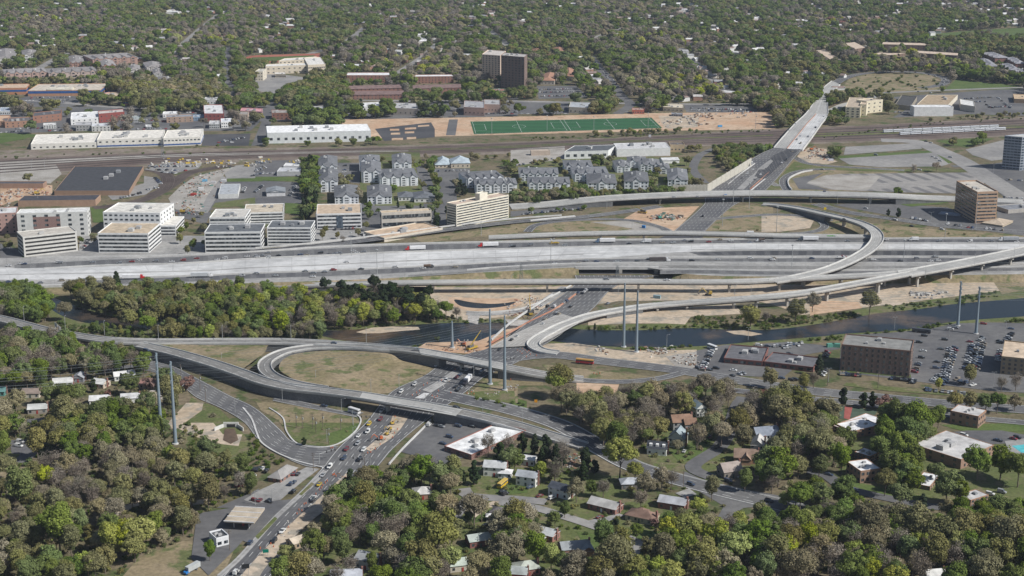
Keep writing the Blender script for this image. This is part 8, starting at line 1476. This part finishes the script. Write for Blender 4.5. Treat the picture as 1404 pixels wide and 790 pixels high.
for z_ in (
    dict(s='7 0,100 960,100 1000,290 0,320', mix=(('g', 3), ('o', 3), ('n', 1), ('e', 1)), step=11, zc=4, where='by the apartments', seed=63, sc=(.4, .65), dens=.5), dict(s='6 430,90 870,90 1000,330 560,350', mix=(('g', 3), ('o', 2), ('n', 1)), step=11, zc=4, where='by the apartments', seed=64, sc=(.4, .65), dens=.4),
    dict(s='5 0,450 1404,380 1404,600 1090,600 430,620 0,640', mix=(('g', 2), ('o', 2), ('b', 1)), step=15, zc=4, where='by the offices', seed=65, sc=(.4, .6), dens=.35, free_=False), dict(s='6 0,380 600,340 700,380 600,470 560,560 300,570', mix=(('g', 2), ('o', 2), ('b', 1)), step=14, zc=4, where='by the offices', seed=66, sc=(.4, .6), dens=.4, free_=False),
    dict(s='6 560,340 1010,350 1010,460 900,450 660,380 600,480', mix=(('g', 2), ('e', 1), ('n', 1)), step=13, zc=4, where='by the offices', seed=67, sc=(.4, .6), dens=.4, free_=False),
    dict(s='0 205,447 300,449 440,452 440,459 330,461 205,460', mix=(('g', 3), ('o', 3), ('b', 3)), step=6.5, zc=5, where=WOODR, seed=61, sc=(.4, .7), guard_=False, free_=False),
    dict(s='A 470,250 560,240 700,270 760,305 640,300 500,285', mix=(('g', 2), ('o', 1)), step=6, zc=2, where=WOODR, seed=62, sc=(.25, .4), guard_=False, free_=False),
    dict(s='0 95,398 150,386 250,384 330,390 400,396 440,400 540,396 590,412 640,424 640,432 600,440 480,448 330,458 230,456 170,446 120,428 100,412', mix=(('o', 6), ('g', 4), ('y', 2), ('b', 3), ('n', 1)), step=7.5, where=WOODR, sc=(.6, 1.0), seed=3, free_=True),
    dict(s='0 -20,396 40,392 72,404 78,420 60,438 0,430 -20,428', mix=(('o', 2), ('g', 3), ('b', 1)), step=8, where=WOODR, seed=4), dict(s='0 440,398 500,396 560,402 590,410 580,424 520,416 450,408', mix=(('P', 4),), step=8, zc=12, where=WOODR, seed=5, free_=True),
    dict(s='0 -30,448 60,464 150,482 200,490 225,498 230,520 250,545 240,560 200,560 140,545 60,545 -30,540', mix=(('o', 4), ('n', 2), ('g', 2), ('b', 2)), step=8, where=WL, seed=6, dens=.9),
    dict(s='0 -30,540 60,548 110,560 130,575 90,590 30,600 -30,600', mix=(('o', 3), ('n', 2), ('g', 2), ('b', 1)), step=9, where=WL, seed=7, dens=.8), dict(s='0 60,570 150,545 210,560 225,585 215,600 140,612 100,625 65,600', mix=(('g', 3), ('o', 2), ('b', 2)), step=8, where=WL, seed=8, dens=.85),
    dict(s='0 -30,625 40,640 60,625 130,615 200,600 300,620 340,640 345,690 300,740 230,745 180,770 150,800 -30,800', mix=(('b', 6), ('n', 2), ('o', 5), ('g', 5), ('y', 1)), step=8, zc=7, where=WL, seed=9, dens=.72, sc=(.5, 1.0), cl=30),
    dict(s='0 370,800 400,760 440,710 480,660 520,650 560,640 620,640 640,660 620,690 600,730 640,800', mix=(('o', 3), ('n', 2), ('g', 3), ('b', 2)), step=8.5, where=WB, seed=10, dens=.75, cl=30), dict(s='0 640,690 700,680 760,700 830,740 850,800 640,800', mix=(('o', 3), ('n', 3), ('g', 3), ('b', 1)), step=9, where=WB, seed=11, dens=.7, cl=30),
    dict(s='0 850,800 840,760 900,720 960,710 1010,720 1060,710 1100,720 1424,690 1424,800', mix=(('o', 4), ('g', 4), ('y', 1), ('n', 2), ('b', 3)), step=9, where='in the bottom right wood', seed=12, dens=.85, cl=35), dict(s='0 1060,700 1100,690 1160,700 1250,710 1424,700 1424,740 1100,740', mix=(('o', 3), ('g', 3), ('n', 2)), step=9, where='in the bottom right wood', seed=13, dens=.8, cl=30),
    dict(s='0 770,545 850,540 920,525 1000,530 1060,540 1130,560 1130,600 1080,640 1050,620 1000,600 940,610 880,600 820,590 780,570', mix=(('o', 4), ('b', 2), ('n', 2), ('g', 2)), step=8.5, where=WB, seed=14, dens=.85, cl=30), dict(s='0 1050,600 1130,570 1180,600 1200,640 1160,680 1100,690 1060,670 1040,640', mix=(('o', 3), ('g', 3), ('n', 2), ('b', 1)), step=9, where=WB, seed=15, dens=.7, cl=30),
    dict(s='0 1190,590 1280,570 1300,610 1260,660 1240,690 1200,650', mix=(('g', 4), ('o', 1)), step=9, where='around the garden flats', seed=16, dens=.7), dict(s='0 640,600 700,600 760,610 820,620 815,645 760,650 700,650 650,635', mix=(('g', 2), ('e', 3), ('b', 2), ('n', 1)), step=8, where=WB, seed=17, dens=.75, cl=20), dict(s='0 820,680 860,640 900,650 930,660 900,680 860,690', mix=(('n', 3), ('b', 2), ('g', 1)), step=9, where=WB, seed=18, dens=.6, cl=20),
    # middle ground
    dict(s='0 1040,152 1080,148 1090,158 1065,178 1050,186 1000,196 985,210 950,210 940,202 1000,185', mix=(('g', 2), ('o', 2), ('b', 1)), step=9, zc=5, where=WN, seed=20, sc=(.4, .7)), dict(s='f 0,200 60,210 200,240 330,250 250,310 160,320 60,400 0,420 -60,420 -100,330', mix=(('g', 4), ('o', 2)), step=8, zc=4, where=WN, seed=21, sc=(.45, .75)),
    dict(s='7 60,60 270,45 270,80 220,95 60,120', mix=(('o', 2), ('g', 2)), step=11, zc=5, where='by the apartments', seed=22, sc=(.5, .7), dens=.7), dict(s='7 -20,290 330,260 560,270 860,260 950,190 1040,180 1020,240 860,290 700,300 430,320 60,345 -30,340', mix=(('o', 3), ('g', 2), ('n', 2)), step=9, zc=5, where='by the apartments', seed=23, sc=(.5, .75), dens=.85),
    dict(s='7 0,330 130,330 130,390 0,400', mix=(('g', 2), ('o', 2)), step=9, zc=4, where='by the on-ramp', seed=24, sc=(.4, .6), dens=.8), dict(s='7 160,360 400,355 400,375 170,390', mix=(('g', 2), ('o', 1)), step=8, zc=3, where='by the on-ramp', seed=25, sc=(.3, .45), dens=.7), dict(s='7 270,120 330,100 540,100 560,150 560,180 540,250 290,200', mix=(('g', 1), ('e', 2), ('o', 2)), step=10, zc=6, where='by the apartments', seed=26, sc=(.5, .85), dens=.5),
    dict(s='6 255,110 330,100 335,280 330,340 300,400 240,440 240,330 260,250', mix=(('e', 3), ('g', 2)), step=7, zc=6, where='by the apartments', seed=27, sc=(.6, .95), dens=.9), dict(s='6 440,110 560,110 560,330 440,230', mix=(('g', 2), ('o', 2), ('n', 2)), step=10, zc=6, where='by the apartments', seed=28, sc=(.5, .8), dens=.6), dict(s='6 560,320 1000,330 1000,370 600,380', mix=(('n', 3), ('o', 2), ('g', 1)), step=9, zc=5, where='by the apartments', seed=29, sc=(.45, .7), dens=.7),
    dict(s='6 870,120 1000,110 1010,300 960,330 900,170', mix=(('g', 3), ('o', 2), ('n', 1)), step=10, zc=5, where='by the apartments', seed=30, sc=(.5, .8), dens=.6), dict(s='6 960,370 1030,375 1025,470 960,460', mix=(('e', 2), ('g', 2)), step=8, zc=5, where='by the cream hotel', seed=31, sc=(.6, .8)), dict(s='6 1040,170 1150,170 1140,290 1050,290', mix=(('g', 2), ('e', 1), ('n', 1)), step=9, zc=5, where='by the apartments', seed=32, sc=(.5, .8), dens=.8),
    dict(s='6 830,100 960,60 1404,40 1404,90 1160,110 1150,100 960,110', mix=(('o', 2), ('n', 1), ('g', 1)), step=11, zc=4, where=WN, seed=33, sc=(.3, .6), dens=.6), dict(s='6 1330,130 1404,110 1404,160 1340,190', mix=(('g', 2), ('e', 1)), step=9, zc=5, where='by the apartments', seed=34, sc=(.5, .8)),
    dict(s='6 300,460 350,460 350,490 310,480', mix=(('g', 1), ('y', 1)), step=8, zc=4, where='by the offices', seed=35, sc=(.5, .6)), dict(s='6 450,480 520,470 520,550 460,550', mix=(('n', 1), ('o', 1)), step=9, zc=4, where='by the offices', seed=36, sc=(.6, .8)), dict(s='5 900,530 1040,510 1050,560 920,600', mix=(('g', 1), ('o', 1), ('y', 1)), step=9, zc=4, where='by the offices', seed=37, sc=(.5, .7), dens=.8), dict(s='5 410,530 470,500 480,560 420,600', mix=(('g', 1), ('b', 1)), step=9, zc=5, where='by the offices', seed=38, sc=(.5, .7), dens=.8), dict(s='5 0,220 330,170 330,190 120,240', mix=(('g', 1), ('o', 1)), step=16, zc=4, where=WN, seed=39, sc=(.4, .7), dens=.5), dict(s='5 450,30 1404,40 1404,70 500,75', mix=(('g', 2), ('o', 2)), step=9, zc=3, where=WN, seed=40, sc=(.25, .5), dens=.8),
    dict(s='6 40,0 680,5 690,45 300,50 60,60', mix=(('g', 3), ('o', 2)), step=9, zc=5, where=WN, seed=41, sc=(.5, .8), dens=.9), dict(s='3 430,715 1000,680 1404,670 1420,690 900,725 500,740', mix=(('g', 2), ('o', 2), ('b', 1)), step=9, zc=3, where=WN, seed=42, sc=(.3, .6), dens=.8), dict(s='3 1170,640 1380,650 1404,700 1170,700', mix=(('g', 1), ('b', 2)), step=10, zc=5, where=WN, seed=43, sc=(.5, .8), dens=.6), dict(s='4 300,710 640,690 900,640 1404,600 1404,620 1100,650 640,700 380,730', mix=(('g', 2), ('o', 2), ('b', 1)), step=9, zc=3, where=WN, seed=44, sc=(.3, .55), dens=.9), dict(s='4 360,590 450,600 455,660 650,650 650,680 360,690', mix=(('g', 2), ('o', 1)), step=9, zc=4, where=WN, seed=45, sc=(.5, .75), dens=.9),
    dict(s='8 500,120 600,110 600,160 520,165', mix=(('b', 2), ('n', 1)), step=12, zc=5, where='on the old lots', seed=46, sc=(.6, .9), dens=.7), dict(s='8 620,140 1000,130 1000,160 640,170', mix=(('b', 3), ('p', 1), ('n', 1)), step=14, zc=5, where='on the old lots', seed=47, sc=(.5, .8), dens=.5), dict(s='8 420,50 600,45 600,80 430,85', mix=(('b', 2),), step=16, zc=5, where='on the old lots', seed=48, sc=(.6, .9), dens=.6), dict(s='8 330,65 420,60 410,110 340,105', mix=(('g', 1),), step=8, zc=4, where='at the overpass foot', seed=49, sc=(.6, .8)), dict(s='8 700,295 755,290 755,330 705,330', mix=(('g', 1),), step=8, zc=4, where='by the beige bridge', seed=50, sc=(.6, .8)), dict(s='8 650,370 780,350 780,410 660,405', mix=(('e', 3),), step=7, zc=4, where='by the hotel trees', seed=51, sc=(.6, .9)),
    dict(s='8 860,365 950,360 940,400 870,400', mix=(('e', 2), ('g', 1)), step=8, zc=4, where='by the brown hotel', seed=52, sc=(.5, .8)), dict(s='8 1000,0 1160,-10 1160,20 1010,30', mix=(('g', 2), ('o', 1)), step=10, zc=4, where='by the office tower', seed=53, sc=(.5, .8)), dict(s='4 1060,730 1210,720 1200,770 1070,770', mix=(('g', 2), ('o', 1)), step=9, zc=4, where='by the office tower', seed=54, sc=(.5, .8)), dict(s='8 1300,130 1404,150 1404,200 1310,190', mix=(('g', 1),), step=12, zc=4, where='by the office tower', seed=55, sc=(.5, .7), dens=.7),
):
    zone(**z_)
tree('7 0,0,g,.1 8 90,0,g,.1', 'x') if False else None
# the suburb canopy beyond the tracks
FARZ = [('0 -40,-30 1444,-30 1444,150 1404,118 1310,116 1290,122 1190,118 1150,108 1140,122 1128,136 1095,150 1060,150 1040,150 1000,139 860,137 845,133 720,138 600,138 480,138 330,136 200,137 150,122 -40,120', (('o', 6), ('g', 7), ('b', 3), ('n', 3), ('e', 1), ('y', 2), ('p', 1)), 13, .93),
        ('0 -40,105 150,112 165,135 200,140 330,138 330,120 480,120 480,132 380,140 300,150 200,146 140,140 0,140 -40,140', (('g', 3), ('o', 2), ('e', 1)), 10, .8), ('2 190,560 420,560 640,560 860,560 1010,590 1020,640 860,650 620,670 200,665', (('e', 5), ('g', 3), ('b', 1)), 8.5, .95), ('2 100,440 330,400 480,460 500,520 300,550 120,540', (('g', 2), ('o', 2), ('e', 1)), 9, .9),
        ('3 0,555 310,560 310,600 0,605', (('g', 1), ('o', 1)), 12, .6), ('3 430,560 560,550 560,610 430,610', (('g', 2), ('o', 1)), 9, .9), ('3 720,530 810,530 815,600 720,595', (('g', 2), ('b', 1)), 9, .9), ('3 1180,520 1420,500 1420,580 1340,580 1180,560', (('g', 3), ('o', 1)), 9, .95), ('4 -10,500 240,500 260,560 200,600 180,640 60,680 0,690 0,600', (('g', 3), ('o', 2), ('b', 1)), 9, .95), ('4 360,510 480,500 680,480 680,600 660,520 560,515 450,540 360,560', (('g', 3), ('o', 1)), 9, .9), ('4 470,395 960,400 960,470 700,480 470,480', (('n', 2), ('o', 1), ('b', 1)), 15, .45), ('4 440,410 510,400 520,490 440,490', (('g', 1), ('e', 1)), 9, .7), ('4 560,340 620,345 620,415 570,415', (('y', 1), ('g', 1)), 9, .9), ('4 1010,440 1390,455 1404,470 1000,475', (('g', 1), ('o', 1)), 12, .4), ('4 1040,360 1404,400 1404,455 1060,420', (('g', 2), ('e', 2)), 9, .95), ('1 0,545 390,545 380,590 0,585', (('g', 1), ('o', 2), ('n', 1)), 13, .5), ('1 80,410 540,415 540,440 80,440', (('e', 3), ('g', 1)), 8, .8), ('1 0,480 90,560 60,590 0,590', (('g', 1), ('o', 1)), 10, .7), ('1 580,440 1000,440 1180,460 1260,520 1250,560 900,585 700,560 600,500', (('g', 2), ('o', 3), ('n', 1), ('e', 1)), 9.5, .9), ('1 1260,530 1404,520 1404,570 1260,560', (('g', 2), ('p', 1)), 9, .8), ('1 0,590 300,590 900,585 1404,600 1350,700 600,690 0,700', (('g', 3), ('o', 2), ('b', 2), ('n', 1)), 16, .5), ('2 0,555 1404,530 1404,620 1020,640 0,650', (('g', 2), ('o', 1), ('n', 1)), 18, .5), ('3 0,530 900,520 1300,560 900,600 0,560', (('g', 2), ('o', 1)), 17, .5), ('5 1404,60 1300,60 1300,40', (('g', 1),), 12, .5)]
for i_, (s_, mx_, st_, dn_) in enumerate(FARZ): zone(s_, mx_, st_, 7, 'in the far suburb', dn_, 100 + i_, (.5, 1.3), far=True, cl=70.)
EXTRA = len(TREES)
nrest, used = place_trees({'leafy_tree': 300, 'bare_tree': 90, 'budding_tree': 110, 'evergreen_tree': 70, 'pine_tree': 40, 'blossoming_tree': 30})
# undergrowth: bushes and rough grass, one mass
bsrc = []
for i_, m_ in enumerate(BUSH):
    q_ = ('E 700,90', 'E 1180,300', 'A 1100,720', 'B 940,325')[i_]; p_ = G(*Q(q_)[0][:2]); o_ = link('bush', m_, None, None, p_); tag(o_, ('low green bush in the cleared slope left of the power poles', 'olive bush by the petrol canopy path', 'tan scrub bush in the dirt clearing', 'green bush on the river gravel bar')[i_], 'bush'); bsrc.append((o_,))
bp = []
for s_, st_, dn_, pk_ in (('0 -40,560 240,560 340,640 345,700 250,745 150,800 -40,800', 4.2, .75, (0, 1, 2, 3)), ('0 -40,445 200,485 240,540 -40,570', 5, .6, (0, 1, 2)), ('0 95,400 640,400 640,446 330,462 120,440', 5, .5, (0, 1, 3)), ('0 380,800 480,660 620,640 860,640 1060,700 1424,690 1424,800', 5.5, .55, (0, 1, 3)), ('0 770,545 1140,560 1200,640 1060,690 820,600', 5.5, .5, (0, 1, 2)),
                          ('0 -40,-30 1444,-30 1444,115 1150,95 1060,150 850,130 330,110 -40,110', 15, .35, (0, 1, 2)), ('A 300,230 760,300 900,320 500,305 300,265', 3.5, .8, (0, 3)), ('B 780,345 1000,340 1080,330 1080,350 950,365 800,355', 3.5, .7, (0, 3)), ('C 400,255 900,250 930,205 1190,195 1354,240 1354,270 900,262 400,272', 3.5, .7, (0, 3, 1)), ('D 0,200 120,190 300,200 480,170 500,210 420,220 200,240 0,270', 3.5, .7, (0, 3, 1)), ('D 620,130 900,125 1200,70 1220,95 1000,140 700,180', 3.5, .6, (0, 3)), ('C 350,345 620,365 960,350 960,362 620,378 350,360', 3.5, .6, (0, 3)), ('D 240,320 430,300 600,280 900,240 1200,228 1404,205 1404,225 1180,238 900,255 620,295 430,325', 3.2, .75, (0, 3)), ('A 220,800 240,700 700,690 850,780', 4, .6, (0, 3, 1)),
                          ('d 0,80 60,220 130,330 300,430 150,480 0,520', 3.5, .7, (0, 3)), ('b 10,310 280,340 310,430 0,430', 3.5, .7, (0, 3, 1)), ('b 380,380 600,400 600,480 400,470', 3.5, .7, (0, 3)), ('4 470,400 900,400 970,440 930,478 690,495 480,495', 14, .3, (3, 0)), ('8 560,460 800,480 1404,522 1404,535 700,535', 12, .25, (2, 1)), ('7 1100,440 1404,360 1404,490 1060,490', 12, .2, (2, 1)), ('d 250,20 600,30 870,60 880,110 720,270 560,300 410,280 330,190', 4, .12, (2, 1)), ('7 0,455 90,445 60,490 0,495', 8, .3, (2, 1)), ('c 430,360 860,410 1050,470 700,440', 3.5, .4, (3, 0)), ('3 100,735 900,705 1404,690 1404,700 900,720 100,750', 8, .5, (3, 0)), ('4 300,735 900,650 1404,625 1404,635 900,668 300,750', 8, .5, (3, 0)), ('5 0,95 500,75 1400,72 1400,78 500,85 0,110', 8, .4, (3, 0))):
    pts_ = scatter_px([Q(s_)], st_, 1, seed=int(st_ * 10) + len(bp) % 97, dens=dn_); pts_ = pts_[free(pts_[:, 0], pts_[:, 1])] if pk_ != (3, 0) and pk_ != (2, 1) else pts_
    far_ = st_ > 10
    for X_, Y_, px_, py_ in pts_:
        bp.append((X_, Y_, 0, (R.uniform(.35, .95) if pk_ != (2, 1) else R.uniform(.2, .4)) * (1.6 if far_ else 1), R.uniform(0, 6.28), R.choice(pk_)))
scatter('undergrowth', 'low bushes and scrub under the trees and along the banks', 'undergrowth', bsrc, bp)
# ---------------------------------------------------------------- cars last: those past the first 300 are one mass
for kd in ('sedan', 'suv', 'van'):
    p_ = G(*{'sedan': (300, 196), 'suv': (318, 196), 'van': (309, 194)}[kd]); p_.z = .12; r_ = empty({'sedan': 'car', 'suv': 'car', 'van': 'van'}[kd], p_, .4); o_ = link('body', CARM[kd + 'mix'], r_)
    tag(r_, {'sedan': 'low car in the asphalt lot behind the industrial building', 'suv': 'tall car in the asphalt lot behind the industrial building', 'van': 'van in the asphalt lot behind the industrial building'}[kd], 'car' if kd != 'van' else 'van'); CARSRC[kd] = (o_,)
make_cars()
ordinals(AUTO)
# light air: distant crowns pale a little
hz = bpy.data.meshes.new('haze'); hb = MB(); hb.box((0, 5500, 199.5), (9000, 12000, 401)); ho = hb.build('haze', bpy.data.materials.new('haze_air')); ho['kind'] = 'stuff'; ho['label'] = 'thin pale air haze over the whole valley'
hm = ho.data.materials[0]; hm.use_nodes = True; hn = hm.node_tree; hn.nodes.remove(hn.nodes['Principled BSDF']); pv = hn.nodes.new('ShaderNodeVolumePrincipled'); pv.inputs['Color'].default_value = (.72, .82, 1, 1); pv.inputs['Density'].default_value = 3.4e-5; hn.links.new(pv.outputs[0], hn.nodes['Material Output'].inputs['Volume'])
print('TREES', len(TREES), used, 'rest', nrest, 'objects', len(bpy.data.objects), 'cars', len(carlist), 'bushes', len(bp))
bad = [(o.name, len(o['label'].split())) for o in bpy.data.objects if o.get('label') and not 4 <= len(o['label'].split()) <= 16]
print('LONG', len(bad), [(n, bpy.data.objects[n]['label']) for n, k in bad[:12]])
